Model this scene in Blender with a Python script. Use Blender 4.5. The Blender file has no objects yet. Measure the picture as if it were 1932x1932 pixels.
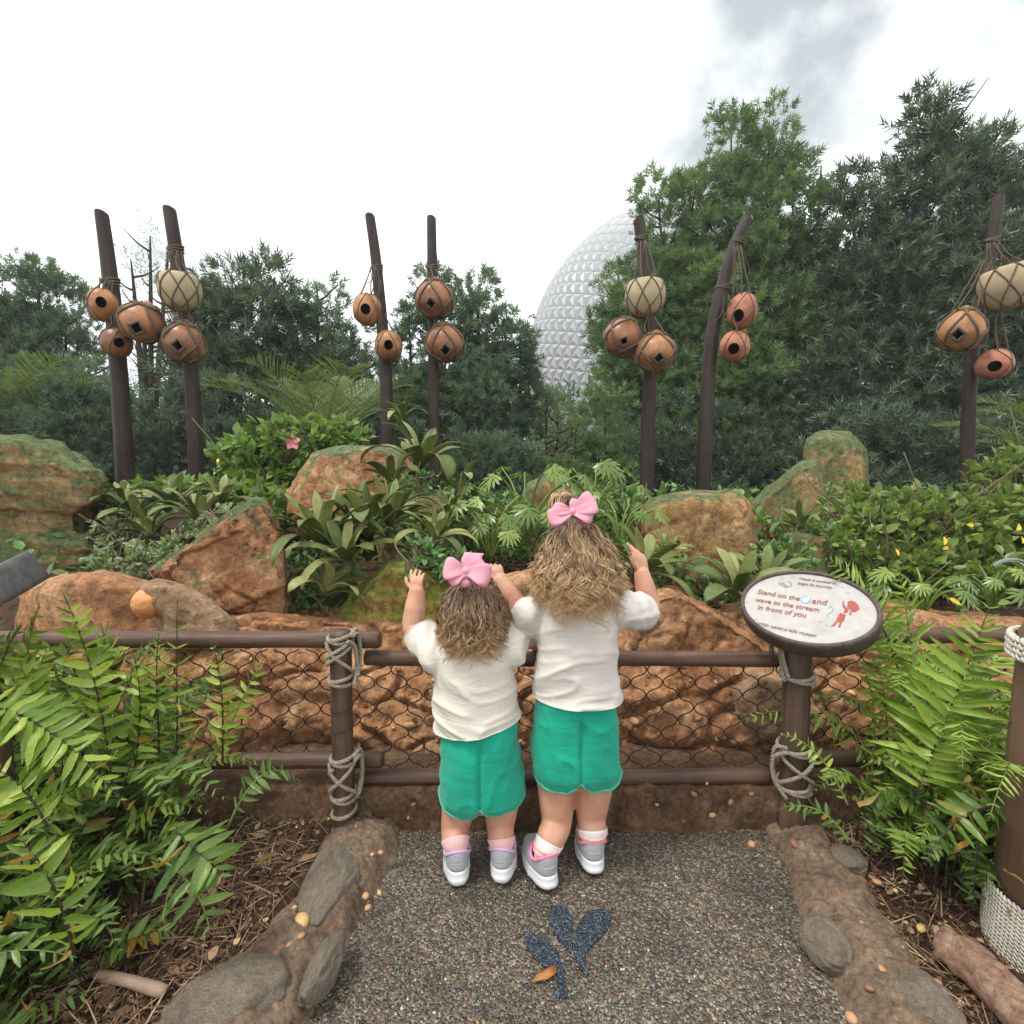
import bpy, bmesh, math, random
import numpy as np
from mathutils import Vector, Matrix

rnd = random.Random(7)
RS = np.random.RandomState(11)
scene = bpy.context.scene
col = scene.collection
R = math.radians

# ---------------------------------------------------------------- camera, sky, sun, exposure
CAM_H = 1.12
PITCH = R(5.5)
cam_data = bpy.data.cameras.new("camera")
cam_data.sensor_width = 36.0
cam_data.lens = 18.0
cam_data.clip_start = 0.02
cam_data.clip_end = 3000.0
camera = bpy.data.objects.new("camera", cam_data)
col.objects.link(camera)
camera.location = (0, 0, CAM_H)
camera.rotation_euler = (R(90) - PITCH, 0, 0)
scene.camera = camera

SUN_EL, SUN_AZ = R(64), R(-118)      # azimuth measured from +Y towards +X
world = bpy.data.worlds.new("World")
scene.world = world
world.use_nodes = True
wn, wl = world.node_tree.nodes, world.node_tree.links
wn.clear()
w_out = wn.new("ShaderNodeOutputWorld")
w_bg = wn.new("ShaderNodeBackground")
w_bg.inputs["Strength"].default_value = 0.09
w_sky = wn.new("ShaderNodeTexSky")
w_sky.sky_type = 'NISHITA'
w_sky.sun_disc = False
w_sky.sun_elevation = SUN_EL
w_sky.sun_rotation = SUN_AZ
w_tc = wn.new("ShaderNodeTexCoord")
w_map = wn.new("ShaderNodeMapping")
w_map.inputs["Scale"].default_value = (1.0, 1.0, 1.25)
w_map.inputs["Location"].default_value = (0.35, 0.2, 0.55)
w_noise = wn.new("ShaderNodeTexNoise")
w_noise.inputs["Scale"].default_value = 3.1
w_noise.inputs["Detail"].default_value = 10.0
w_noise.inputs["Roughness"].default_value = 0.55
w_noise.inputs["Distortion"].default_value = 0.0
# the darker bank of cloud stands up and to the right of the view
w_dot = wn.new("ShaderNodeVectorMath"); w_dot.operation = 'DOT_PRODUCT'
w_dot.inputs[1].default_value = Vector((0.72, 1.08, 0.98)).normalized()
w_bank = wn.new("ShaderNodeMapRange")
w_bank.inputs["From Min"].default_value = 0.87
w_bank.inputs["From Max"].default_value = 0.985
w_add = wn.new("ShaderNodeMath"); w_add.operation = 'MULTIPLY_ADD'
w_add.inputs[1].default_value = 0.20
w_ramp = wn.new("ShaderNodeValToRGB")
w_ramp.color_ramp.elements[0].position = 0.53
w_ramp.color_ramp.elements[0].color = (1, 1, 1, 1)
w_ramp.color_ramp.elements[1].position = 0.75
w_ramp.color_ramp.elements[1].color = (0.29, 0.31, 0.318, 1)
w_mul = wn.new("ShaderNodeMixRGB"); w_mul.blend_type = 'MULTIPLY'; w_mul.inputs[0].default_value = 1.0
w_mul.inputs[2].default_value = (11.6, 11.9, 12.0, 1)
w_mix = wn.new("ShaderNodeMixRGB"); w_mix.inputs[0].default_value = 0.92
wl.new(w_tc.outputs["Generated"], w_map.inputs["Vector"])
wl.new(w_map.outputs[0], w_noise.inputs["Vector"])
wl.new(w_tc.outputs["Generated"], w_dot.inputs[0])
wl.new(w_dot.outputs["Value"], w_bank.inputs["Value"])
wl.new(w_bank.outputs[0], w_add.inputs[0])
wl.new(w_noise.outputs["Fac"], w_add.inputs[2])
wl.new(w_add.outputs[0], w_ramp.inputs[0])
wl.new(w_ramp.outputs[0], w_mul.inputs[1])
wl.new(w_sky.outputs[0], w_mix.inputs[1])
wl.new(w_mul.outputs[0], w_mix.inputs[2])
wl.new(w_mix.outputs[0], w_bg.inputs["Color"])
wl.new(w_bg.outputs[0], w_out.inputs[0])

sun_data = bpy.data.lights.new("sun", 'SUN')
sun_data.energy = 1.5
sun_data.angle = R(12)
sun_data.color = (1.0, 0.96, 0.90)
sun = bpy.data.objects.new("sun", sun_data)
col.objects.link(sun)
sun_dir = Vector((math.sin(SUN_AZ) * math.cos(SUN_EL), math.cos(SUN_AZ) * math.cos(SUN_EL), math.sin(SUN_EL)))
sun.rotation_euler = (-sun_dir).to_track_quat('-Z', 'Y').to_euler()

scene.view_settings.view_transform = 'Standard'
scene.view_settings.look = 'None'
scene.view_settings.gamma = 1.0
scene.view_settings.use_curve_mapping = False
scene.view_settings.exposure = 0.92
scene.render.engine = 'CYCLES'
scene.cycles.use_denoising = True
scene.cycles.max_bounces = 6
scene.cycles.diffuse_bounces = 3
scene.cycles.glossy_bounces = 2
scene.cycles.transmission_bounces = 3
scene.cycles.caustics_reflective = False
scene.cycles.caustics_refractive = False

# ---------------------------------------------------------------- survey: photograph position + distance -> place
_c, _s = math.cos(PITCH), math.sin(PITCH)
def ray(px, py):
    x, v = (px - 966) / 966, (966 - py) / 966
    return Vector((x, _c + v * _s, -_s + v * _c))
def P(px, py, Y):
    d = ray(px, py)
    return Vector((0, 0, CAM_H)) + d * (Y / d.y)
def G(px, py, z=0.0):
    d = ray(px, py)
    return Vector((0, 0, CAM_H)) + d * ((z - CAM_H) / d.z)

# ---------------------------------------------------------------- noise
def _hash(ix, iy, iz, seed):
    h = (ix.astype(np.int64) * 374761393 + iy.astype(np.int64) * 668265263 + iz.astype(np.int64) * 2147483647 + seed * 974711) & 0xFFFFFFFF
    h = ((h ^ (h >> 13)) * 1274126177) & 0xFFFFFFFF
    h = ((h ^ (h >> 16)) * 2246822519) & 0xFFFFFFFF
    return ((h ^ (h >> 15)) & 0xFFFFFF) / float(0xFFFFFF)
def vnoise(p, seed=0):
    p = np.asarray(p, float)
    i = np.floor(p).astype(np.int64); f = p - i
    f = f * f * f * (f * (f * 6 - 15) + 10)
    out = 0
    for dx in (0, 1):
        wx = f[:, 0] if dx else 1 - f[:, 0]
        for dy in (0, 1):
            wy = f[:, 1] if dy else 1 - f[:, 1]
            for dz in (0, 1):
                wz = f[:, 2] if dz else 1 - f[:, 2]
                out = out + wx * wy * wz * _hash(i[:, 0] + dx, i[:, 1] + dy, i[:, 2] + dz, seed)
    return out * 2 - 1
def fbm(p, octv=4, seed=0, gain=0.5):
    p = np.asarray(p, float)
    a, s, t = 1.0, 0, 0
    for o in range(octv):
        s = s + a * vnoise(p * 2 ** o + 17.3 * o, seed + o); t += a; a *= gain
    return s / t
def crack(p, seed=0, width=0.16):
    """1 on the walls of a cellular pattern, falling to 0 inside cells"""
    p = np.asarray(p, float)
    i = np.floor(p).astype(np.int64)
    d1 = np.full(len(p), 9.0); d2 = np.full(len(p), 9.0)
    for dx in (-1, 0, 1):
        for dy in (-1, 0, 1):
            for dz in (-1, 0, 1):
                q = i + (dx, dy, dz)
                c = np.stack([_hash(q[:, 0], q[:, 1], q[:, 2], seed + k) for k in range(3)], 1) + q
                d = np.linalg.norm(p - c, axis=1)
                m = d < d1
                d2 = np.where(m, d1, np.minimum(d2, d)); d1 = np.where(m, d, d1)
    return np.clip(1 - (d2 - d1) / width, 0, 1)

# ---------------------------------------------------------------- mesh helpers
def mesh_data(name, V, F, mat=None, smooth=True, attrs=None):
    me = bpy.data.meshes.new(name)
    V = np.asarray(V, np.float32)
    if isinstance(F, np.ndarray):
        k = F.shape[1]
        me.vertices.add(len(V)); me.vertices.foreach_set("co", V.ravel())
        me.loops.add(F.size); me.loops.foreach_set("vertex_index", F.astype(np.int32).ravel())
        me.polygons.add(len(F)); me.polygons.foreach_set("loop_start", np.arange(0, F.size, k, dtype=np.int32))
        me.update(calc_edges=True)
    else:
        me.from_pydata([tuple(map(float, v)) for v in V], [], [tuple(map(int, f)) for f in F])
        me.update()
    if smooth:
        me.polygons.foreach_set("use_smooth", np.ones(len(me.polygons), bool))
    for an, vals in (attrs or {}).items():
        a = me.attributes.new(an, 'FLOAT', 'POINT')
        a.data.foreach_set("value", np.asarray(vals, np.float32))
    if mat is not None:
        me.materials.append(mat)
    return me
def link(name, me, parent=None):
    o = bpy.data.objects.new(name, me)
    col.objects.link(o)
    if parent is not None:
        o.parent = parent
        if parent.get("_wl") is not None:
            o.matrix_parent_inverse = Matrix.Translation(-Vector(parent["_wl"]))
    return o
def mesh(name, V, F, mat=None, parent=None, smooth=True, attrs=None):
    return link(name, mesh_data(name, V, F, mat, smooth, attrs), parent)
def thing(name, label, cat, loc=(0, 0, 0), group=None):
    o = bpy.data.objects.new(name, None)
    col.objects.link(o)
    o.empty_display_size = 0.05
    o.location = loc
    if tuple(loc) != (0, 0, 0):
        o["_wl"] = list(loc)
    tag(o, label, cat, group)
    return o
def tag(o, label=None, cat=None, group=None, kind=None):
    if label: o["label"] = label
    if cat: o["category"] = cat
    if group: o["group"] = group
    if kind: o["kind"] = kind
    return o
def rebase(o, loc):
    """put a one-mesh thing's origin at its base"""
    o.data.transform(Matrix.Translation(-Vector(loc)))
    o.location = loc
    return o
def copy_tree(o, parent=None):
    c = o.copy(); col.objects.link(c)
    if parent is not None:
        c.parent = parent
    for ch in list(o.children):
        copy_tree(ch, c)
    return c

class MB:
    """collects pieces of one mesh"""
    def __init__(self): self.v, self.f, self.n, self.a = [], [], 0, []
    def add(self, V, F, a=0.0):
        V = np.asarray(V, float)
        self.v.append(V)
        self.f += [[int(i) + self.n for i in f] for f in F]
        self.a.append(np.full(len(V), a) if np.isscalar(a) else np.asarray(a))
        self.n += len(V)
        return self
    def build(self, name, mat, parent=None, smooth=True):
        return mesh(name, np.concatenate(self.v), self.f, mat, parent, smooth, {"v": np.concatenate(self.a)})

def frames(path):
    path = np.asarray(path, float)
    T = np.gradient(path, axis=0)
    T /= np.linalg.norm(T, axis=1)[:, None] + 1e-12
    n = np.cross(T[0], (0, 0, 1.0))
    if np.linalg.norm(n) < 1e-3: n = np.cross(T[0], (0, 1.0, 0))
    n /= np.linalg.norm(n)
    N = [n]
    for i in range(1, len(T)):
        n = N[-1] - T[i] * np.dot(N[-1], T[i])
        n /= np.linalg.norm(n) + 1e-12
        N.append(n)
    N = np.array(N)
    return T, N, np.cross(T, N)
def tube(path, r, sides=8, cap=True, flat=1.0):
    path = np.asarray(path, float)
    k = len(path)
    r = np.broadcast_to(np.asarray(r, float), (k,))
    T, N, B = frames(path)
    ang = np.arange(sides) * 2 * math.pi / sides
    V = path[:, None, :] + r[:, None, None] * (np.cos(ang)[None, :, None] * N[:, None, :] + flat * np.sin(ang)[None, :, None] * B[:, None, :])
    V = V.reshape(-1, 3)
    F = []
    for i in range(k - 1):
        for j in range(sides):
            a, b = i * sides + j, i * sides + (j + 1) % sides
            F.append([a, b, b + sides, a + sides])
    if cap:
        F.append(list(range(sides))[::-1])
        F.append([(k - 1) * sides + j for j in range(sides)])
    return V, F
def rope(path, r, pitch=None, strands=3, sides=5, close=False):
    """a twisted rope along a path"""
    path = np.asarray([tuple(p) for p in path], float)
    seg = np.linalg.norm(np.diff(path, axis=0), axis=1)
    L = np.concatenate([[0], np.cumsum(seg)])
    pitch = pitch or r * 5.0
    n = max(6, int(L[-1] / pitch * 7))
    u = np.linspace(0, L[-1], n)
    q = np.stack([np.interp(u, L, path[:, k]) for k in range(3)], 1)
    T, N, B = frames(q)
    out = MB()
    for s in range(strands):
        a = u / pitch * 2 * math.pi + s * 2 * math.pi / strands
        h = q + 0.55 * r * (np.cos(a)[:, None] * N + np.sin(a)[:, None] * B)
        V, F = tube(h, r * 0.52, sides)
        out.add(V, F, s / strands)
    return out
def circle_path(c, r, n=28, axis=(0, 0, 1), a0=0, a1=2 * math.pi, tilt=(0, 0), ry=None):
    t = np.linspace(a0, a1, n)
    ry = r if ry is None else ry
    return np.stack([c[0] + r * np.cos(t), c[1] + ry * np.sin(t), c[2] + tilt[0] * np.cos(t) + tilt[1] * np.sin(t)], 1)
def catmull(pts, n=10):
    p = [np.array(tuple(q), float) for q in pts]
    p = [2 * p[0] - p[1]] + p + [2 * p[-1] - p[-2]]
    out = []
    for i in range(1, len(p) - 2):
        for t in np.linspace(0, 1, n, endpoint=False):
            a, b, c, d = p[i - 1:i + 3]
            out.append(0.5 * (2 * b + (c - a) * t + (2 * a - 5 * b + 4 * c - d) * t * t + (3 * b - 3 * c + d - a) * t ** 3))
    out.append(p[-2])
    return np.array(out)
def bez(p0, p1, p2, p3, n):
    t = np.linspace(0, 1, n)[:, None]
    p0, p1, p2, p3 = (np.array(tuple(p), float) for p in (p0, p1, p2, p3))
    return (1 - t) ** 3 * p0 + 3 * (1 - t) ** 2 * t * p1 + 3 * (1 - t) * t * t * p2 + t ** 3 * p3

def scatter(tv, tf, pos, M, val=None):
    """many copies of one small template (k verts) as arrays; M (N,3,3) rows are the local axes times scale"""
    tv = np.asarray(tv, float); tf = np.asarray(tf)
    N, k = len(pos), len(tv)
    V = np.einsum('kj,njc->nkc', tv, M) + pos[:, None, :]
    F = tf[None] + (np.arange(N) * k)[:, None, None]
    at = np.repeat(RS.rand(N) if val is None else val, k)
    return V.reshape(-1, 3), F.reshape(-1, tf.shape[1]), at
def basis(axis, roll, scale, hint=None):
    """local y along axis, z near-up, rolled"""
    axis = axis / (np.linalg.norm(axis, axis=1)[:, None] + 1e-9)
    up = np.tile(np.array([0.0, 0, 1.0]), (len(axis), 1)) if hint is None else hint
    up = up + 1e-3 * RS.randn(*up.shape)
    x = np.cross(axis, up); x /= np.linalg.norm(x, axis=1)[:, None] + 1e-9
    z = np.cross(x, axis)
    c, s = np.cos(roll)[:, None], np.sin(roll)[:, None]
    x2 = c * x + s * z; z2 = -s * x + c * z
    sc = np.asarray(scale)[:, None]
    return np.stack([x2 * sc, axis * sc, z2 * sc], 1)

def mesh_arrays(me):
    V = np.empty(len(me.vertices) * 3); me.vertices.foreach_get("co", V)
    N = np.empty(len(me.vertices) * 3); me.vertices.foreach_get("normal", N)
    return V.reshape(-1, 3), N.reshape(-1, 3)
def edges_of(me):
    E = np.empty(len(me.edges) * 2, np.int32); me.edges.foreach_get("vertices", E)
    return E.reshape(-1, 2)
def laplace(me, it=5, lam=0.5, mask=None):
    V, _ = mesh_arrays(me); E = edges_of(me)
    deg = np.bincount(E.ravel(), minlength=len(V))[:, None] + 1e-9
    for _ in range(it):
        S = np.stack([np.bincount(E[:, 0], V[E[:, 1], k], len(V)) + np.bincount(E[:, 1], V[E[:, 0], k], len(V)) for k in range(3)], 1)
        d = lam * (S / deg - V)
        V = V + (d if mask is None else d * mask[:, None])
    me.vertices.foreach_set("co", V.astype(np.float32).ravel()); me.update()
def remesh(V, F, voxel, smooth=4):
    me = bpy.data.meshes.new("tmp")
    me.from_pydata([tuple(v) for v in V], [], F)
    me.update()
    o = bpy.data.objects.new("tmp", me); col.objects.link(o)
    m = o.modifiers.new("r", 'REMESH'); m.mode = 'VOXEL'; m.voxel_size = voxel
    dg = bpy.context.evaluated_depsgraph_get(); dg.update()
    out = bpy.data.meshes.new_from_object(o.evaluated_get(dg))
    bpy.data.objects.remove(o); bpy.data.meshes.remove(me)
    out.polygons.foreach_set("use_smooth", np.ones(len(out.polygons), bool))
    if smooth: laplace(out, smooth)
    return out
def hull(pts):
    bm = bmesh.new()
    for p in pts: bm.verts.new(tuple(p))
    r = bmesh.ops.convex_hull(bm, input=bm.verts)
    bmesh.ops.delete(bm, geom=[g for g in set(r["geom_interior"]) | set(r["geom_unused"]) if isinstance(g, bmesh.types.BMVert)], context='VERTS')
    bm.verts.index_update()
    V = [tuple(v.co) for v in bm.verts]; F = [[v.index for v in f.verts] for f in bm.faces]
    bm.free()
    return V, F
def displace(me, fn):
    V, N = mesh_arrays(me)
    V = V + N * fn(V, N)[:, None]
    me.vertices.foreach_set("co", V.astype(np.float32).ravel()); me.update()

# ---------------------------------------------------------------- materials
MATS = {}
def nt(name, rough=0.7, spec=0.3):
    m = bpy.data.materials.new(name); m.use_nodes = True
    n, l = m.node_tree.nodes, m.node_tree.links
    b = n["Principled BSDF"]
    b.inputs["Roughness"].default_value = rough
    b.inputs["Specular IOR Level"].default_value = spec
    MATS[name] = m
    return m, n, l, b
def ramp(n, stops):
    r = n.new("ShaderNodeValToRGB")
    e = r.color_ramp.elements
    while len(e) > 1: e.remove(e[-1])
    for i, (p, c) in enumerate(stops):
        k = e[0] if i == 0 else e.new(p)
        k.position = p; k.color = (*c, 1)
    return r
def noise(n, l, scale, detail=4, rough=0.55, vec=None, dist=0.0):
    t = n.new("ShaderNodeTexNoise")
    t.inputs["Scale"].default_value = scale; t.inputs["Detail"].default_value = detail
    t.inputs["Roughness"].default_value = rough; t.inputs["Distortion"].default_value = dist
    if vec is not None: l.new(vec, t.inputs["Vector"])
    return t
def objco(n, l, scale=(1, 1, 1)):
    tc = n.new("ShaderNodeTexCoord"); mp = n.new("ShaderNodeMapping")
    mp.inputs["Scale"].default_value = scale
    l.new(tc.outputs["Object"], mp.inputs["Vector"])
    return mp.outputs[0]
def bump(n, l, h, strength, dist, b, chain=None):
    k = n.new("ShaderNodeBump"); k.inputs["Strength"].default_value = strength; k.inputs["Distance"].default_value = dist
    l.new(h, k.inputs["Height"])
    if chain is not None: l.new(chain.outputs[0], k.inputs["Normal"])
    l.new(k.outputs[0], b.inputs["Normal"])
    return k
def mix(n, l, fac, a, b, mode='MIX'):
    k = n.new("ShaderNodeMixRGB"); k.blend_type = mode
    for s, v in ((0, fac), (1, a), (2, b)):
        if isinstance(v, (int, float)): k.inputs[s].default_value = v
        elif isinstance(v, tuple): k.inputs[s].default_value = (*v, 1)
        else: l.new(v, k.inputs[s])
    return k.outputs[0]

def rock_mat(name, cols, moss=None, moss_amt=0.5, scale=1.0, strata=0.0, rough=0.92):
    """mottled stone; moss settles on faces that look up"""
    m, n, l, b = nt(name, rough, 0.2)
    v = objco(n, l)
    big = noise(n, l, 3.2 * scale, 5, 0.6, v, 0.4)
    r1 = ramp(n, [(0.28, cols[0]), (0.48, cols[1]), (0.7, cols[2])])
    l.new(big.outputs[0], r1.inputs[0])
    fine = noise(n, l, 17 * scale, 9, 0.80, v, 0.3)
    r2 = ramp(n, [(0.34, (0.30, 0.27, 0.25)), (0.46, (0.80, 0.77, 0.75)), (0.56, (1.12, 1.10, 1.06)), (0.68, (1.70, 1.62, 1.50))])
    l.new(fine.outputs[0], r2.inputs[0])
    c = mix(n, l, 1.0, r1.outputs[0], r2.outputs[0], 'MULTIPLY')
    spk = noise(n, l, 13 * scale, 5, 0.75, v, 0.8)
    rs = ramp(n, [(0.56, (0, 0, 0)), (0.64, (1, 1, 1))]); l.new(spk.outputs[0], rs.inputs[0])
    c = mix(n, l, rs.outputs[0], c, cols[3] if len(cols) > 3 else tuple(x * 0.5 for x in cols[1]))
    if moss:
        geo = n.new("ShaderNodeNewGeometry"); sep = n.new("ShaderNodeSeparateXYZ")
        l.new(geo.outputs["Normal"], sep.inputs[0])
        mn = noise(n, l, 5.5 * scale, 6, 0.68, v, 0.6)
        ma = n.new("ShaderNodeMath"); ma.operation = 'MULTIPLY_ADD'; ma.inputs[1].default_value = 0.30
        l.new(sep.outputs[2], ma.inputs[0]); l.new(mn.outputs[0], ma.inputs[2])
        rm = ramp(n, [(0.62 - 0.25 * moss_amt, (0, 0, 0)), (0.74 - 0.25 * moss_amt, (1, 1, 1))])
        l.new(ma.outputs[0], rm.inputs[0])
        mc = noise(n, l, 22 * scale, 8, 0.78, v)
        rc = ramp(n, [(0.36, tuple(x * 0.40 for x in moss)), (0.64, tuple(x * 1.65 for x in moss))])
        l.new(mc.outputs[0], rc.inputs[0])
        c = mix(n, l, rm.outputs[0], c, rc.outputs[0])
    l.new(c, b.inputs["Base Color"])
    k = bump(n, l, fine.outputs[0], 1.0, 0.035 / scale, b)
    k2 = n.new("ShaderNodeBump"); k2.inputs["Strength"].default_value = 0.5; k2.inputs["Distance"].default_value = 0.03 / scale
    l.new(spk.outputs[0], k2.inputs["Height"]); l.new(k2.outputs[0], k.inputs["Normal"])
    return m
def leaf_mat(name, c0, c1, c2, rough=0.4, spec=0.4, trans=0.25, old=None, vein=False):
    """leaf colours differ leaf by leaf (attribute v) and object by object"""
    m, n, l, b = nt(name, rough, spec)
    at = n.new("ShaderNodeAttribute"); at.attribute_name = "v"
    oi = n.new("ShaderNodeObjectInfo")
    ad = n.new("ShaderNodeMath"); ad.operation = 'ADD'
    l.new(at.outputs["Fac"], ad.inputs[0]); l.new(oi.outputs["Random"], ad.inputs[1])
    fr = n.new("ShaderNodeMath"); fr.operation = 'FRACT'; l.new(ad.outputs[0], fr.inputs[0])
    st = [(0.0, c0), (0.5, c1), (0.93, c2)]
    if old: st += [(0.965, c2), (0.972, old)]
    r = ramp(n, st); l.new(fr.outputs[0], r.inputs[0])
    v = objco(n, l)
    mo = noise(n, l, 14, 4, 0.6, v)
    rr = ramp(n, [(0.3, (0.78, 0.80, 0.78)), (0.72, (1.2, 1.16, 1.1))]); l.new(mo.outputs[0], rr.inputs[0])
    c = mix(n, l, 1.0, r.outputs[0], rr.outputs[0], 'MULTIPLY')
    geo = n.new("ShaderNodeNewGeometry")
    c = mix(n, l, geo.outputs["Backfacing"], c, mix(n, l, 0.35, c, (0.20, 0.26, 0.13)))
    l.new(c, b.inputs["Base Color"])
    tr = n.new("ShaderNodeBsdfTranslucent"); l.new(mix(n, l, 1.0, c, (1.5, 1.7, 0.7), 'MULTIPLY'), tr.inputs[0])
    ms = n.new("ShaderNodeMixShader"); ms.inputs[0].default_value = trans
    l.new(b.outputs[0], ms.inputs[1]); l.new(tr.outputs[0], ms.inputs[2])
    l.new(ms.outputs[0], n["Material Output"].inputs[0])
    return m
def wood_mat(name, c0, c1, rough=0.55, spec=0.35, ax=(30, 30, 2)):
    m, n, l, b = nt(name, rough, spec)
    v = objco(n, l, ax)
    g = noise(n, l, 1.0, 6, 0.65, v, 1.2)
    r = ramp(n, [(0.3, c0), (0.7, c1)]); l.new(g.outputs[0], r.inputs[0])
    v2 = objco(n, l)
    g2 = noise(n, l, 7, 4, 0.6, v2)
    r2 = ramp(n, [(0.3, (0.72, 0.72, 0.72)), (0.72, (1.25, 1.22, 1.2))]); l.new(g2.outputs[0], r2.inputs[0])
    l.new(mix(n, l, 1.0, r.outputs[0], r2.outputs[0], 'MULTIPLY'), b.inputs["Base Color"])
    bump(n, l, g.outputs[0], 0.6, 0.004, b)
    return m
def plain_mat(name, c, rough=0.6, spec=0.3, var=0.15, scale=30, bmp=0.0, bdist=0.002, c2=None):
    m, n, l, b = nt(name, rough, spec)
    v = objco(n, l)
    g = noise(n, l, scale, 5, 0.6, v)
    r = ramp(n, [(0.3, tuple(x * (1 - var) for x in c)), (0.7, tuple(x * (1 + var) for x in (c2 or c)))])
    l.new(g.outputs[0], r.inputs[0]); l.new(r.outputs[0], b.inputs["Base Color"])
    if bmp: bump(n, l, g.outputs[0], bmp, bdist, b)
    return m
# ---------------------------------------------------------------- colours of the place
M_BANK = rock_mat("red_conglomerate", [(0.267, 0.127, 0.060), (0.508, 0.262, 0.128), (0.660, 0.410, 0.227), (0.242, 0.125, 0.066)], scale=1.6)
M_RED = rock_mat("red_rock", [(0.287, 0.130, 0.062), (0.532, 0.268, 0.131), (0.676, 0.434, 0.244), (0.234, 0.123, 0.067)], scale=1.2)
M_RED_MOSS = rock_mat("red_rock_with_moss", [(0.287, 0.130, 0.062), (0.532, 0.268, 0.131), (0.676, 0.434, 0.244), (0.234, 0.123, 0.067)], moss=(0.118, 0.162, 0.075), moss_amt=0.10, scale=1.2)
M_TAN = rock_mat("tan_rock", [(0.368, 0.218, 0.121), (0.552, 0.368, 0.218), (0.655, 0.483, 0.322), (0.322, 0.190, 0.103)])
M_OCHRE = rock_mat("ochre_rock", [(0.322, 0.172, 0.069), (0.506, 0.299, 0.132), (0.621, 0.414, 0.213), (0.265, 0.144, 0.063)], moss=(0.149, 0.172, 0.074), moss_amt=-0.05)
M_MOSSY = rock_mat("mossy_rock", [(0.275, 0.179, 0.075), (0.398, 0.275, 0.124), (0.509, 0.358, 0.186), (0.193, 0.138, 0.062)], moss=(0.144, 0.172, 0.072), moss_amt=0.62)
M_MOSSY2 = rock_mat("yellow_moss_rock", [(0.276, 0.184, 0.057), (0.437, 0.322, 0.098), (0.483, 0.345, 0.161), (0.172, 0.127, 0.046)], moss=(0.241, 0.259, 0.052), moss_amt=0.72, scale=1.6)
M_GREY = rock_mat("grey_stone", [(0.30, 0.235, 0.175), (0.42, 0.35, 0.275), (0.50, 0.435, 0.355), (0.27, 0.19, 0.135)], scale=2.2, rough=0.8)
M_KERB = rock_mat("kerb_concrete", [(0.137, 0.094, 0.062), (0.227, 0.166, 0.117), (0.325, 0.240, 0.169), (0.299, 0.163, 0.091)], scale=3.5)
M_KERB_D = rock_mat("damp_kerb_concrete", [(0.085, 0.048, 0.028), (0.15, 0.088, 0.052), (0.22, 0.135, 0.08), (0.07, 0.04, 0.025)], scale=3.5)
M_LOGSTONE = rock_mat("reddish_stone", [(0.300, 0.174, 0.120), (0.384, 0.240, 0.168), (0.432, 0.300, 0.228), (0.240, 0.144, 0.102)], scale=3.0)
M_POST = wood_mat("dark_post_wood", (0.035, 0.020, 0.013), (0.125, 0.078, 0.054), 0.5, 0.4)
M_RAIL = wood_mat("rail_wood", (0.055, 0.029, 0.019), (0.135, 0.080, 0.055), 0.5, 0.28, (2, 45, 45))
M_POLE = wood_mat("pole_wood", (0.019, 0.012, 0.011), (0.053, 0.035, 0.028), 0.6, 0.3, (14, 14, 0.7))
M_BIGPOST = wood_mat("brown_post_wood", (0.11, 0.062, 0.043), (0.165, 0.098, 0.068), 0.5, 0.35, (14, 14, 1))
M_ENDGRAIN = plain_mat("cut_end_wood", (0.33, 0.27, 0.20), 0.8, 0.2, 0.2, 60)
M_ROPE = plain_mat("hemp_rope", (0.281, 0.234, 0.183), 0.95, 0.1, 0.3, 120, 0.5, 0.001)
M_ROPE_D = plain_mat("weathered_cord", (0.13, 0.098, 0.070), 0.95, 0.1, 0.3, 120)
M_ROPE_W = plain_mat("pale_rope", (0.527, 0.484, 0.408), 0.9, 0.1, 0.15, 150, 0.4, 0.001)
M_NET = plain_mat("netting_wire", (0.030, 0.018, 0.013), 0.6, 0.3, 0.2, 80)

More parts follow.
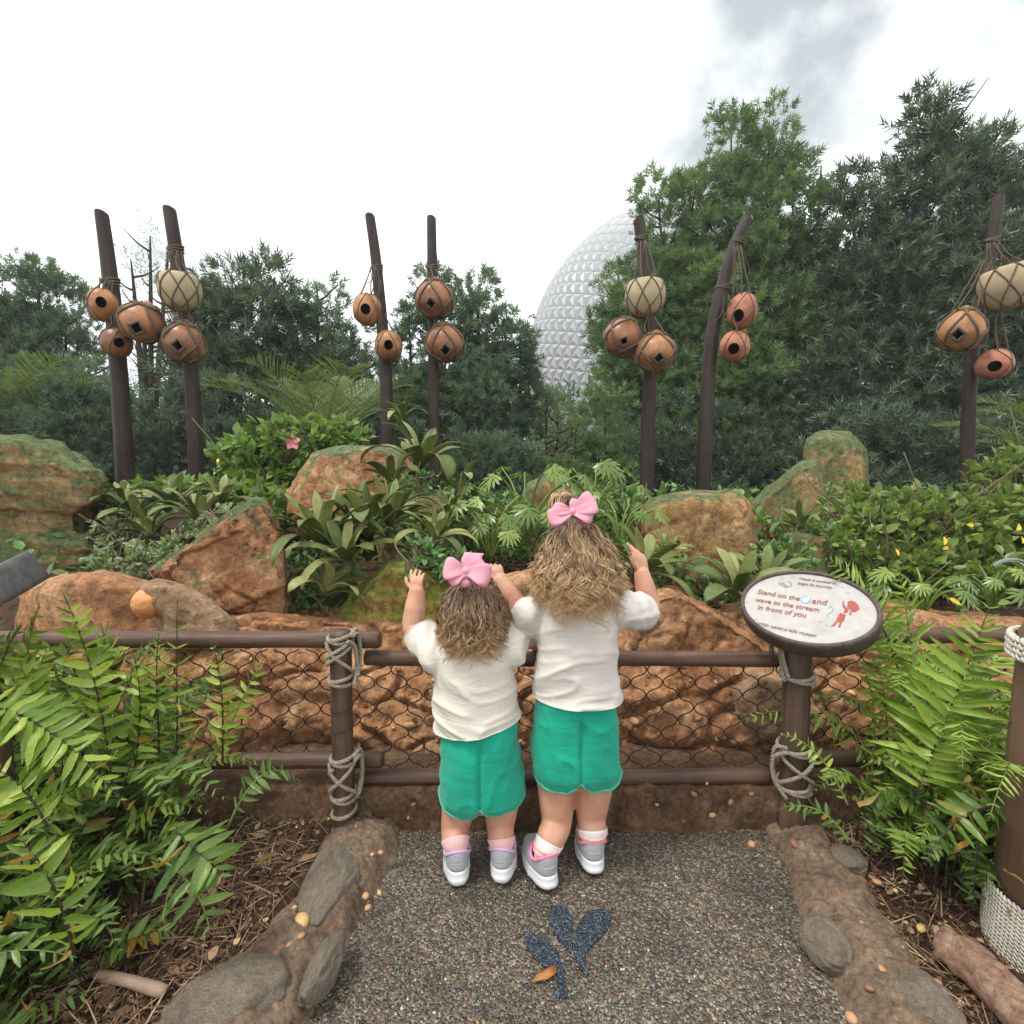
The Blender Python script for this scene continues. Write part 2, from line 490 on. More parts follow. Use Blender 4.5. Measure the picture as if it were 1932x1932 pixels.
def boulder(name, label, outs, mat, voxel=None, disp=0.05, freq=3.0, strata=0.0, cracks=0.0, cfreq=6.0, grit=0.0035, front=0.82, smooth=3, cat="boulder", seed=0, warp=None):
    """outs: list of (outline in the photograph, distance, thickness)"""
    mb = MB(); zs = []
    for out, Y, th in outs:
        cx = sum(p[0] for p in out) / len(out); cy = sum(p[1] for p in out) / len(out)
        pts = []
        for px, py in out:
            pts.append(P(cx + (px - cx) * front, cy + (py - cy) * front, Y))
            pts.append(P(px, py, Y + 0.28 * th))
            pts.append(P(cx + (px - cx) * 0.97, cy + (py - cy) * 0.95, Y + 0.7 * th))
            pts.append(P(cx + (px - cx) * 0.72, cy + (py - cy) * 0.80, Y + th))
        V, F = hull(pts); mb.add(V, F)
    V = np.concatenate(mb.v)
    size = V.max(0) - V.min(0)
    voxel = voxel or max(0.008, float(size.max()) / 66)
    me = remesh(V, mb.f, voxel, smooth)
    c = V.mean(0)
    def fn(p, n):
        q = p * freq + seed * 3.7
        d = disp * fbm(q, 4, seed) + disp * 0.25 * fbm(q * 5, 3, seed + 5) + grit * fbm(p * 55, 3, seed + 6) + grit * 1.5 * np.abs(fbm(p * 22, 3, seed + 8))
        if strata:
            w = p[:, 2] * 9 + 1.3 * fbm(p * 1.7, 3, seed + 9) + p[:, 0] * 0.8
            d = d + strata * (np.abs((w % 1) - 0.5) * 2 - 0.5) * (0.6 + 0.4 * fbm(p * 2.1, 2, seed + 3))
        if cracks:
            wv = np.stack([fbm(p * 7, 3, seed + 21), fbm(p * 7, 3, seed + 22), fbm(p * 7, 3, seed + 23)], 1) * 0.03
            pr_ = p + wv; pr_ = np.stack([pr_[:, 0] + 0.6 * pr_[:, 2], pr_[:, 1], pr_[:, 2] * 1.7 - 0.7 * pr_[:, 0]], 1)
            cm_ = np.clip(0.35 + 1.7 * fbm(p * 4.5, 2, seed + 41), 0.05, 1)
            d = d - cracks * cm_ * crack(pr_ * cfreq, seed, 0.07) - 0.35 * cracks * crack(pr_ * cfreq * 2.3, seed + 2, 0.07) * (fbm(p * 3, 2, seed + 31) > -0.1) + 0.6 * cracks * vnoise(np.round(pr_ * cfreq * 0.8), seed)
        return d
    displace(me, fn)
    me.materials.append(mat)
    o = link(name, me)
    base = Vector((c[0], c[1], V[:, 2].min()))
    rebase(o, base)
    return tag(o, label, cat)

def pebble_data(name, mat, seed, sub=2, sq=(1, 0.8, 0.65), lump=0.22):
    bm = bmesh.new(); bmesh.ops.create_icosphere(bm, subdivisions=sub, radius=1)
    V = np.array([v.co for v in bm.verts]); F = [[v.index for v in f.verts] for f in bm.faces]; bm.free()
    V = V * (1 + lump * fbm(V * 1.4 + seed * 9.1, 3, seed) + (0.10 * np.abs(fbm(V * 2.5 + seed, 3, seed + 1)) + 0.02 * fbm(V * 12, 3, seed) - 0.05 * crack(V * 1.3 + seed, seed, 0.06) if sub > 3 else 0))[:, None] * np.array(sq)
    return mesh_data(name, V, F, mat)

# ---------------------------------------------------------------- ground, path, kerbs
def path_l(y): return -0.521 + 0.1426 * y
def path_r(y): return 0.463 + 0.205 * y
def sstep(a, b, x):
    t = np.clip((x - a) / (b - a), 0, 1); return t * t * (3 - 2 * t)
def ground_z(x, y):
    x = np.asarray(x, float); y = np.asarray(y, float)
    z = np.full(np.broadcast(x, y).shape, 0.03)
    behind = sstep(1.55, 1.75, y)
    bank = -0.02 + 0.42 * sstep(1.9, 2.6, y) + 0.16 * sstep(2.8, 4.5, y) - 0.35 * sstep(9, 20, y) - 0.2 * sstep(20, 60, y)
    z = z * (1 - behind) + bank * behind
    q = np.stack([x * 3, y * 3, 0 * x + 0 * y], -1).reshape(-1, 3)
    z = z + 0.015 * fbm(q, 3, 3).reshape(z.shape) * (np.abs(x) < 8)
    on_path = (x > path_l(y) - 0.08) & (x < path_r(y) + 0.08) & (y < 1.56)
    return np.where(on_path, -0.04, z)
gx = np.concatenate([-np.geomspace(160, 3.2, 20), np.linspace(-3, 3, 101), np.geomspace(3.2, 160, 20)])
gy = np.concatenate([-np.geomspace(20, 0.6, 12), np.linspace(-0.4, 5, 91), np.geomspace(5.2, 190, 26)])
X, Y_ = np.meshgrid(gx, gy)
GV = np.stack([X, Y_, ground_z(X, Y_)], -1).reshape(-1, 3)
nx, ny = len(gx), len(gy)
ii = (np.arange(ny - 1)[:, None] * nx + np.arange(nx - 1)[None]).ravel()
GF = np.stack([ii, ii + 1, ii + nx + 1, ii + nx], 1)
m_soil, n, l, b = nt("mulch_soil", 0.95, 0.15)
v = objco(n, l)
g1 = noise(n, l, 60, 6, 0.75, v, 1.0); g2 = noise(n, l, 9, 4, 0.6, v)
r1 = ramp(n, [(0.3, (0.028, 0.016, 0.010)), (0.5, (0.080, 0.048, 0.030)), (0.72, (0.16, 0.10, 0.062))]); l.new(g1.outputs[0], r1.inputs[0])
r2 = ramp(n, [(0.3, (0.7, 0.7, 0.7)), (0.7, (1.25, 1.2, 1.15))]); l.new(g2.outputs[0], r2.inputs[0])
l.new(mix(n, l, 1.0, r1.outputs[0], r2.outputs[0], 'MULTIPLY'), b.inputs["Base Color"])
bump(n, l, g1.outputs[0], 0.9, 0.02, b)
tag(mesh("ground", GV, GF, m_soil), "dark mulch covered ground under the planting", kind="structure")

m_path, n, l, b = nt("path_aggregate", 0.5, 0.5)
v = objco(n, l)
vo = n.new("ShaderNodeTexVoronoi"); vo.inputs["Scale"].default_value = 210; l.new(v, vo.inputs["Vector"])
sepc = n.new("ShaderNodeSeparateColor"); l.new(vo.outputs["Color"], sepc.inputs[0])
rg = ramp(n, [(0.0, (0.0262, 0.0204, 0.0165)), (0.3, (0.0636, 0.0504, 0.0378)), (0.62, (0.1271, 0.1023, 0.0758)), (0.86, (0.1944, 0.1691, 0.1319)), (0.97, (0.3365, 0.3225, 0.2803))])
l.new(sepc.outputs[0], rg.inputs[0])
lo = noise(n, l, 4.5, 4, 0.6, v)
rl = ramp(n, [(0.3, (0.45, 0.40, 0.35)), (0.68, (1.15, 1.05, 0.95))]); l.new(lo.outputs[0], rl.inputs[0])
l.new(mix(n, l, 1.0, rg.outputs[0], rl.outputs[0], 'MULTIPLY'), b.inputs["Base Color"])
bump(n, l, vo.outputs["Distance"], 0.8, 0.004, b).invert = True
py_ = np.concatenate([np.linspace(-4, 0.5, 8), np.linspace(0.6, 1.47, 24)])
PV, PF = [], []
for i, y in enumerate(py_):
    for j in range(17):
        t = j / 16; x = path_l(y) - 0.03 + t * (path_r(y) - path_l(y) + 0.06)
        PV.append((x, y, 0.0))
for i in range(len(py_) - 1):
    for j in range(16):
        a = i * 17 + j; PF.append([a, a + 1, a + 18, a + 17])
path = mesh("path", PV, PF, m_path)
tag(path, "speckled aggregate footpath leading up to the fence", kind="structure")

# embedded grains and glass chips of the path, real but uncountable
m_grain, n, l, b = nt("path_grains", 0.25, 0.5)
at = n.new("ShaderNodeAttribute"); at.attribute_name = "v"
rg = ramp(n, [(0.0, (0.0242, 0.0185, 0.0147)), (0.2, (0.0564, 0.0420, 0.0304)), (0.5, (0.1452, 0.1125, 0.0783)), (0.78, (0.2258, 0.1847, 0.1305)), (0.9, (0.2903, 0.2686, 0.2262)), (0.965, (0.5806, 0.5541, 0.4785)), (0.985, (0.0403, 0.1343, 0.1218)), (0.995, (0.0403, 0.0588, 0.1131))])
l.new(at.outputs["Fac"], rg.inputs[0]); l.new(rg.outputs[0], b.inputs["Base Color"])
octv = np.array([(1, 0, 0), (0, 1, 0), (-1, 0, 0), (0, -1, 0), (0, 0, 1.0), (0.2, 0.2, -1)])
octf = np.array([(0, 1, 4), (1, 2, 4), (2, 3, 4), (3, 0, 4), (1, 0, 5), (2, 1, 5), (3, 2, 5), (0, 3, 5)])
grv, grf = np.array([(1, 0, -0.2), (-0.45, 0.8, 0.1), (-0.55, -0.75, 0), (0.1, 0.05, 0.9)]), np.array([(0, 1, 3), (1, 2, 3), (2, 0, 3), (1, 0, 2)])
def rand_rot(N, sc):
    A = RS.randn(N, 3, 3)
    q, _ = np.linalg.qr(A)
    return q * sc
N = 26000
yy = 0.80 + 0.66 * RS.rand(N); tt = RS.rand(N)
pos = np.stack([path_l(yy) + tt * (path_r(yy) - path_l(yy)), yy, np.full(N, -0.0006)], 1)
sc = (0.0012 + 0.0032 * RS.rand(N) ** 2.5)
Mx = rand_rot(N, sc[:, None, None] * np.array([1.2, 1.0, 0.75])[None, :, None])
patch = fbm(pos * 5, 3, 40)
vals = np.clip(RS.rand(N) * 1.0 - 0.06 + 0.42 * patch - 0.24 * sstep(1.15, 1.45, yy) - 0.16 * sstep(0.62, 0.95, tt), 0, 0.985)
sel = RS.rand(N) < 0.012
vals = np.where(sel, np.where(RS.rand(N) < 0.5, 0.985, 1.0), vals)
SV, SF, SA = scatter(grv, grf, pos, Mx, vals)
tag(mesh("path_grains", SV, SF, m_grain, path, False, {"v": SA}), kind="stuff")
# bigger glass pieces and grit
m_glass, n, l, b = nt("glass_chips", 0.15, 0.8)
at = n.new("ShaderNodeAttribute"); at.attribute_name = "v"
rg = ramp(n, [(0.0, (0.02, 0.12, 0.10)), (0.3, (0.05, 0.22, 0.19)), (0.45, (0.02, 0.035, 0.09)), (0.7, (0.035, 0.06, 0.13)), (0.8, (0.40, 0.22, 0.10)), (0.9, (0.55, 0.48, 0.36)), (1.0, (0.25, 0.38, 0.38))])
rg.color_ramp.interpolation = 'CONSTANT'
l.new(at.outputs["Fac"], rg.inputs[0]); l.new(rg.outputs[0], b.inputs["Base Color"])
N = 420
yy = 0.82 + 0.60 * RS.rand(N); tt = RS.rand(N)
pos = np.stack([path_l(yy) + tt * (path_r(yy) - path_l(yy)), yy, np.full(N, 0.0)], 1)
Mx = rand_rot(N, (0.0028 + 0.0035 * RS.rand(N))[:, None, None] * np.array([1, 0.8, 0.5])[None, :, None])
SV, SF, SA = scatter(octv, octf, pos, Mx)
tag(mesh("glass_chips", SV, SF, m_glass, path, False, {"v": SA}), kind="stuff")

# the blue leaf emblem set into the path
def crop4(cx, cy): return ((1250 + cx * 0.3623) * 0.7731, (1900 + cy * 0.3623) * 0.7731)
PETALS = [
    [(245, 940), (250, 890), (290, 868), (345, 872), (385, 905), (408, 960), (405, 1050), (400, 1175), (372, 1165), (330, 1110), (280, 1040)],
    [(412, 1105), (430, 1040), (470, 950), (520, 905), (600, 890), (665, 900), (668, 950), (655, 1000), (600, 1070), (540, 1130), (515, 1160), (495, 1185), (490, 1230), (505, 1340), (470, 1300), (430, 1230), (415, 1170)],
    [(78, 1050), (95, 1038), (180, 1070), (250, 1110), (300, 1170), (332, 1240), (352, 1330), (362, 1400), (368, 1480), (290, 1470), (300, 1390), (298, 1310), (240, 1290), (160, 1230), (110, 1160)]]
m_blue, n, l, b = nt("blue_glass_inlay", 0.3, 0.6)
v = objco(n, l)
vo = n.new("ShaderNodeTexVoronoi"); vo.inputs["Scale"].default_value = 260; l.new(v, vo.inputs["Vector"])
sepc = n.new("ShaderNodeSeparateColor"); l.new(vo.outputs["Color"], sepc.inputs[0])
rg = ramp(n, [(0.0, (0.0066, 0.0099, 0.0180)), (0.6, (0.0121, 0.0209, 0.0372)), (0.85, (0.0275, 0.0468, 0.0660)), (0.97, (0.1375, 0.1815, 0.2160))])
l.new(sepc.outputs[0], rg.inputs[0]); l.new(rg.outputs[0], b.inputs["Base Color"])
bump(n, l, vo.outputs["Distance"], 0.8, 0.003, b).invert = True
m_bgrain, n, l, b = nt("blue_glass_grains", 0.2, 0.8)
at = n.new("ShaderNodeAttribute"); at.attribute_name = "v"
rg = ramp(n, [(0.0, (0.0055, 0.0088, 0.0186)), (0.6, (0.0132, 0.0231, 0.0434)), (0.85, (0.0275, 0.0550, 0.0744)), (0.96, (0.1650, 0.2090, 0.2480))])
l.new(at.outputs["Fac"], rg.inputs[0]); l.new(rg.outputs[0], b.inputs["Base Color"])
def in_poly(x, y, poly):
    c = np.zeros(len(x), bool); k = len(poly)
    for i in range(k):
        x1, y1 = poly[i]; x2, y2 = poly[i - 1]
        c ^= ((y1 > y) != (y2 > y)) & (x < (x2 - x1) * (y - y1) / (y2 - y1 + 1e-12) + x1)
    return c
for k, pl in enumerate(PETALS):
    w = [G(*crop4(*q)) for q in pl]
    w = catmull([*w, w[0]], 5)[:-1]
    top = [(p[0], p[1], 0.004) for p in w]; bot = [(p[0], p[1], -0.004) for p in w]
    nn = len(w)
    F = [list(range(nn))] + [[i, (i + 1) % nn, nn + (i + 1) % nn, nn + i] for i in range(nn)]
    if (w[0][0] - w[nn // 3][0]) * (w[2 * nn // 3][1] - w[nn // 3][1]) - (w[0][1] - w[nn // 3][1]) * (w[2 * nn // 3][0] - w[nn // 3][0]) > 0: pass
    o = mesh("emblem_petal", top + bot, F, m_blue, path, False)
    N = 900
    bx = RS.rand(N * 4, 2) * (w.max(0)[:2] - w.min(0)[:2]) + w.min(0)[:2]
    bx = bx[in_poly(bx[:, 0], bx[:, 1], [(p[0], p[1]) for p in w])][:N]
    pos = np.concatenate([bx, np.full((len(bx), 1), 0.0036)], 1)
    Mx = rand_rot(len(bx), (0.0012 + 0.0018 * RS.rand(len(bx)))[:, None, None] * np.ones((1, 3, 1)))
    SV, SF, SA = scatter(grv, grf, pos, Mx)
    tag(mesh("glass_grains", SV, SF, m_bgrain, o, False, {"v": SA}), kind="stuff")

def kerb(name, label, xs_in, xs_out, y0, y1, h, mat, seed, ny=150, nv=34):
    ys = np.linspace(y0, y1, ny); vv = np.linspace(0, 1, nv)
    Yg, Vg = np.meshgrid(ys, vv, indexing='ij')
    Xg = xs_in(Yg) + (xs_out(Yg) - xs_in(Yg)) * Vg
    q = np.stack([Xg, Yg, 0 * Xg], -1).reshape(-1, 3)
    edge = fbm(q * 6, 3, seed).reshape(Yg.shape)
    t = np.clip(np.minimum(Vg, 1 - Vg) * 2, 0, 1)
    prof = 1 - (1 - t) ** 3.2
    Zg = -0.05 + (h + 0.05) * prof * (1 + 0.22 * edge)
    Zg += 0.022 * fbm(q * 14, 4, seed + 4).reshape(Yg.shape) * prof + 0.010 * fbm(q * 50, 4, seed + 8, 0.65).reshape(Yg.shape) - 0.012 * np.clip(fbm(q * 30, 2, seed + 12).reshape(Yg.shape) - 0.25, 0, 1) + 0.010 * (1 - crack(q * 28, seed + 20, 0.9).reshape(Yg.shape)) * np.clip(fbm(q * 6, 2, seed + 22).reshape(Yg.shape) * 3 + 0.3, 0, 1) * prof
    Xg = Xg + 0.022 * edge * (1 - prof) + 0.012 * edge
    V = np.stack([Xg, Yg, Zg], -1).reshape(-1, 3)
    ii = (np.arange(ny - 1)[:, None] * nv + np.arange(nv - 1)[None]).ravel()
    F = np.stack([ii, ii + nv, ii + nv + 1, ii + 1], 1)
    if xs_out(1.0) > xs_in(1.0): F = F[:, ::-1].copy()
    o = mesh(name, V, F, mat)
    return tag(o, label, kind="structure")
kerb_l = kerb("kerb", "lumpy cast kerb with embedded stones beside the left planting", path_l, lambda y: path_l(y) - 0.27 - 0.03 * np.sin(y * 9), 0.4, 1.56, 0.058, M_KERB, 3, 260, 56)
kerb_r = kerb("kerb", "lumpy cast kerb with embedded stones beside the right planting", path_r, lambda y: path_r(y) + 0.235 + 0.02 * np.sin(y * 8), 0.4, 1.56, 0.050, M_KERB, 7, 260, 56)
# low damp kerb the fence stands on: along x
def back_kerb():
    nxk, nv = 360, 46
    xs = np.linspace(-1.5, 2.0, nxk)
    prof_y = np.concatenate([np.linspace(0, 0.035, 16), np.linspace(0.05, 0.30, 30)])
    prof_z = np.concatenate([np.linspace(-0.04, 0.125, 16), 0.125 + 0.012 * np.sin(np.linspace(0, 3.1, 30))])
    Xg = np.repeat(xs[:, None], nv, 1); Yg = 1.452 + prof_y[None] + 0 * Xg; Zg = prof_z[None] + 0 * Xg
    q = np.stack([Xg, Yg, Zg], -1).reshape(-1, 3)
    n1 = fbm(q * 7, 4, 51).reshape(Xg.shape); n2 = fbm(q * 26, 4, 52).reshape(Xg.shape)
    pbk = 1 - crack(q * 30, 53, 0.9).reshape(Xg.shape); pmk = np.clip(fbm(q * 8, 2, 54).reshape(Xg.shape) * 3, 0, 1)
    Yg = Yg - 0.026 * n1 - 0.016 * n2 - 0.014 * pbk * pmk
    Zg = Zg + 0.016 * n1 + 0.012 * n2
    V = np.stack([Xg, Yg, Zg], -1).reshape(-1, 3)
    ii = (np.arange(nxk - 1)[:, None] * nv + np.arange(nv - 1)[None]).ravel()
    F = np.stack([ii, ii + nv, ii + nv + 1, ii + 1], 1)
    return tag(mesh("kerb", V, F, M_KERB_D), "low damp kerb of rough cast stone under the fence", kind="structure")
kerb_b = back_kerb()

M_PEB_O = plain_mat("orange_pebble", (0.36, 0.18, 0.085), 0.55, 0.35, 0.3, 25, 0.2, 0.003, (0.46, 0.27, 0.145))
M_PEB_Y = plain_mat("yellow_pebble", (0.56, 0.36, 0.14), 0.5, 0.35, 0.25, 25, 0.2, 0.003)
M_PEB_R = plain_mat("brown_pebble", (0.24, 0.115, 0.065), 0.6, 0.3, 0.3, 25, 0.2, 0.003)
PEBS = [pebble_data("pebble", m, 3 + i, 2) for i, m in enumerate((M_PEB_O, M_PEB_Y, M_PEB_R))]
STONES = [pebble_data("stone", M_GREY, 20 + i, 5, (1, 1, 1), 0.30) for i in range(4)]
def place(name, me, parent, loc, size, yaw=0, tilt=0):
    o = link(name, me, parent)
    o.matrix_basis = Matrix.Translation(loc) @ Matrix.Rotation(yaw, 4, 'Z') @ Matrix.Rotation(tilt, 4, 'X') @ Matrix.Diagonal((*size, 1))
    return o
place("stone", STONES[0], kerb_l, G(622, 1672, 0.04), (0.062, 0.118, 0.052), R(-4), R(5))
place("stone", STONES[1], kerb_l, G(613, 1828, 0.05), (0.030, 0.078, 0.042), R(-8))
place("stone", STONES[2], kerb_l, G(428, 1915, 0.02), (0.118, 0.092, 0.078), R(18))
place("stone", STONES[3], kerb_r, G(1562, 1787, 0.035), (0.044, 0.060, 0.050), R(22), R(8))
place("stone", STONES[1], kerb_r, G(1738, 1900, 0.025), (0.064, 0.072, 0.055), R(30))
place("stone", STONES[0], kerb_r, G(1600, 1622, 0.06), (0.034, 0.042, 0.03), R(30))
def kerb_pebble(px, py, r, k, parent, z=0.058):
    s = r * 0.00108
    place("pebble", PEBS[k], parent, G(px, py, z), (s, s, s * 0.9), rnd.random() * 6, rnd.random() * 0.5)
for a in [(570, 1737, 20, 1), (568, 1766, 9, 0), (538, 1768, 12, 2), (556, 1712, 5, 1), (675, 1560, 10, 0), (690, 1580, 9, 0), (655, 1590, 7, 1), (668, 1605, 9, 0), (645, 1612, 12, 1), (702, 1612, 6, 1), (718, 1608, 8, 0), (690, 1690, 10, 0), (694, 1712, 8, 0), (716, 1684, 7, 1), (560, 1560, 4, 1), (620, 1545, 5, 1), (760, 1500, 8, 0), (520, 1800, 9, 2), (546, 1782, 8, 0), (600, 1570, 8, 2), (658, 1555, 7, 2)]:
    kerb_pebble(*a, kerb_l)
for a in [(1418, 1592, 11, 0, 0.03), (1500, 1592, 15, 2), (1545, 1622, 12, 2), (1572, 1666, 15, 0), (1622, 1662, 16, 2), (1655, 1664, 11, 0), (1628, 1745, 10, 0), (1738, 1752, 10, 1), (1660, 1766, 8, 0), (1660, 1832, 16, 0), (1712, 1850, 10, 1), (1765, 1858, 15, 0), (1606, 1920, 11, 0), (1640, 1864, 9, 2), (1702, 1788, 5, 1), (1530, 1600, 8, 2), (1690, 1680, 6, 1)]:
    kerb_pebble(*a[:4], kerb_r, *(a[4:] or (0.05,)))
for a in [(1310, 1500, 12, 2, 0.10), (1380, 1515, 14, 2, 0.08), (1345, 1540, 12, 0, 0.05), (1240, 1520, 7, 0, 0.07), (900, 1540, 9, 2, 0.05), (780, 1520, 9, 2, 0.07), (1420, 1500, 10, 2, 0.1), (1290, 1550, 8, 2, 0.04), (1335, 1480, 7, 0, 0.125), (770, 1545, 7, 0, 0.04)]:
    p = P(a[0], a[1], 1.452); s = a[2] * 0.00095
    place("pebble", PEBS[a[3]], kerb_b, p + Vector((0, 0.004, 0)), (s, s * 0.7, s), rnd.random() * 6)

# ---------------------------------------------------------------- the rocky bank and the boulders
def rock_bank():
    nxk, nv = 560, 110
    xs = np.linspace(-1.45, 1.95, nxk); u = np.linspace(0, 1, nv)
    base = catmull([(0, 1.64, -0.06), (0, 1.66, 0.10), (0, 1.73, 0.27), (0, 1.83, 0.40), (0, 1.98, 0.475), (0, 2.25, 0.47), (0, 2.6, 0.42)], 20)
    L = np.linspace(0, len(base) - 1, nv)
    by = np.interp(L, np.arange(len(base)), base[:, 1]); bz = np.interp(L, np.arange(len(base)), base[:, 2])
    Xg = np.repeat(xs[:, None], nv, 1); Yg = by[None] + 0 * Xg; Zg = bz[None] + 0 * Xg
    q = np.stack([Xg, Yg, Zg], -1).reshape(-1, 3)
    n0 = fbm(q * np.array([2.2, 2, 3]), 3, 60).reshape(Xg.shape)
    n1 = fbm(q * np.array([6, 6, 9]), 4, 61).reshape(Xg.shape); n2 = fbm(q * 24, 4, 62).reshape(Xg.shape)
    wv = np.stack([fbm(q * 5, 2, 71), fbm(q * 5, 2, 72), fbm(q * 5, 2, 73)], 1) * 0.05
    ck = crack((q + wv) * np.array([4.5, 4.5, 7.5]), 75).reshape(Xg.shape)
    fade = np.clip((bz + 0.06) / 0.2, 0, 1)[None]
    pb1 = 1 - crack((q + wv * 0.3) * 17, 81, 0.9).reshape(Xg.shape); pb2 = 1 - crack(q * 38, 82, 0.9).reshape(Xg.shape)
    msk = np.clip(fbm(q * 4, 3, 84).reshape(Xg.shape) * 3 + 0.8, 0, 1)
    d = 0.085 * n0 + 0.030 * n1 + 0.022 * n2 - 0.040 * ck + msk * (0.007 * pb1 + 0.010 * pb2) + 0.008 * fbm(q * 80, 2, 86).reshape(Xg.shape)
    Yg = Yg - d * (0.4 + 0.6 * fade); Zg = Zg + 0.5 * d * fade + 0.05 * n0 * fade
    V = np.stack([Xg, Yg, Zg], -1).reshape(-1, 3)
    ii = (np.arange(nxk - 1)[:, None] * nv + np.arange(nv - 1)[None]).ravel()
    F = np.stack([ii, ii + nv, ii + nv + 1, ii + 1], 1)
    o = mesh("rock_bank", V, F, M_BANK)
    tag(o, "long rough bank of red conglomerate rock right behind the fence netting", "rock bank")
    me = o.data
    VV, NN = mesh_arrays(me)
    # pebbles sticking out of the conglomerate
    vis = np.where((VV[:, 0] > -1.0) & (VV[:, 0] < 1.2) & (VV[:, 2] > -0.02))[0]
    pick = RS.choice(vis, 190, replace=False)
    for i in pick:
        s = 0.006 + 0.017 * rnd.random() ** 2
        place("pebble", PEBS[rnd.choice((0, 0, 2, 2, 1))], o, Vector(VV[i]) + Vector(NN[i]) * s * 0.15, (s, s * 0.8, s * 0.75), rnd.random() * 6, rnd.random() * 3)
    return o
bank = rock_bank()

boulder("boulder", "huge layered boulder with a green mossy top at the photo's edge beside the poles",
        [([(-160, 850), (-60, 826), (30, 822), (110, 838), (180, 868), (216, 905), (214, 950), (180, 985), (60, 975), (-160, 960)], 3.2, 1.3),
         ([(-160, 950), (60, 965), (150, 975), (200, 1010), (190, 1060), (120, 1100), (-160, 1110)], 3.25, 1.1)], M_MOSSY, disp=0.10, freq=1.5, strata=0.085, seed=1)
boulder("boulder", "steep triangular cracked orange rock with a green streak near its peak",
        [([(285, 1075), (330, 1050), (400, 1000), (480, 942), (500, 942), (530, 1000), (542, 1090), (556, 1195), (440, 1200), (400, 1170), (320, 1110)], 2.12, 0.75)], M_RED_MOSS, disp=0.022, freq=3, cracks=0.030, cfreq=4.8, seed=2, voxel=0.0080, front=0.93, smooth=1)
boulder("boulder", "wide orange brown rock beneath the pale rosette plants and the twin poles",
        [([(545, 985), (542, 930), (560, 900), (585, 868), (592, 852), (650, 840), (735, 838), (775, 860), (795, 930), (790, 985), (700, 990)], 3.35, 0.9)], M_RED_MOSS, disp=0.04, freq=2.2, strata=0.02, seed=3)
boulder("boulder", "green mossy hump of rock under the tumbling ivy",
        [([(690, 970), (750, 920), (840, 925), (885, 985), (888, 1060), (870, 1120), (740, 1120)], 2.85, 0.8)], M_MOSSY, disp=0.06, freq=3, seed=4)
boulder("boulder", "low smooth red rock behind the near fence rail with an orange pebble on it",
        [([(40, 1110), (100, 1086), (200, 1082), (275, 1098), (330, 1130), (420, 1185), (440, 1260), (40, 1260)], 1.92, 0.6)], M_RED, disp=0.04, freq=4, seed=5)
boulder("boulder", "pale tan slab of rock lying just above the fence rail",
        [([(255, 1104), (300, 1097), (350, 1108), (385, 1125), (405, 1140), (440, 1180), (446, 1235), (330, 1235), (275, 1140)], 1.83, 0.4)], M_TAN, disp=0.03, freq=4, strata=0.015, seed=6)
boulder("boulder", "bright yellow green mossy rock below the large rosette plants",
        [([(632, 1170), (660, 1115), (700, 1085), (740, 1062), (800, 1058), (842, 1090), (850, 1180), (800, 1215), (720, 1215), (640, 1200)], 2.12, 0.5)], M_MOSSY2, disp=0.04, freq=4, seed=7, strata=0.02)
boulder("boulder", "broad flat-topped ochre boulder behind the taller girl's waving hand",
        [([(1195, 1000), (1205, 950), (1235, 934), (1300, 926), (1375, 925), (1405, 945), (1425, 985), (1444, 1020), (1445, 1095), (1330, 1105), (1230, 1075), (1198, 1030)], 3.05, 0.9)], M_OCHRE, disp=0.045, freq=2.0, cracks=0.012, cfreq=1.6, seed=8)
boulder("boulder", "sloping mossy rock leaning against the tall squarish rock",
        [([(1410, 990), (1420, 950), (1470, 905), (1510, 870), (1542, 866), (1556, 900), (1562, 1010), (1500, 1030), (1430, 1030)], 3.75, 0.8)], M_MOSSY, disp=0.05, freq=2.0, seed=9)
boulder("boulder", "tall squarish green and tan rock in front of the dark trees",
        [([(1518, 880), (1520, 828), (1548, 814), (1602, 816), (1636, 848), (1640, 900), (1625, 990), (1525, 990)], 4.05, 0.7)], M_MOSSY, disp=0.05, freq=2.0, seed=10)
boulder("boulder", "small dark mossy rock behind the taller girl's topknot",
        [([(985, 950), (995, 915), (1040, 895), (1075, 905), (1088, 950), (1080, 1010), (985, 1010)], 4.3, 0.7)], M_MOSSY, disp=0.05, freq=2.5, seed=11)
boulder("boulder", "rounded red conglomerate mound with a pale wet patch near the sign",
        [([(1150, 1270), (1175, 1170), (1210, 1120), (1262, 1102), (1300, 1115), (1335, 1150), (1400, 1180), (1455, 1215), (1490, 1240), (1500, 1300), (1150, 1300)], 1.80, 0.6)], M_BANK, disp=0.035, freq=5, cracks=0.012, cfreq=4, seed=12, voxel=0.008)
boulder("boulder", "red rock ledge between the two girls' heads",
        [([(905, 1210), (940, 1092), (1010, 1075), (1100, 1080), (1190, 1105), (1205, 1270), (905, 1270)], 1.98, 0.6)], M_RED, disp=0.04, freq=4, seed=13)
boulder("boulder", "smooth tan slab leaning behind the netting next to the sign post",
        [([(1385, 1300), (1430, 1268), (1500, 1285), (1520, 1400), (1440, 1400), (1392, 1345)], 1.62, 0.16)], M_TAN, disp=0.012, freq=6, seed=14, voxel=0.007)
boulder("boulder", "mossy ledge rock under the shrub with yellow leaves",
        [([(1438, 1040), (1480, 1000), (1565, 1010), (1580, 1120), (1450, 1120)], 2.6, 0.6)], M_MOSSY, disp=0.05, freq=3, seed=15)
boulder("boulder", "small lichen covered rock beside the rosette plant in front of the ochre boulder",
        [([(1265, 1095), (1290, 1062), (1335, 1070), (1360, 1130), (1280, 1140)], 2.3, 0.35)], M_MOSSY, disp=0.03, freq=5, seed=16)
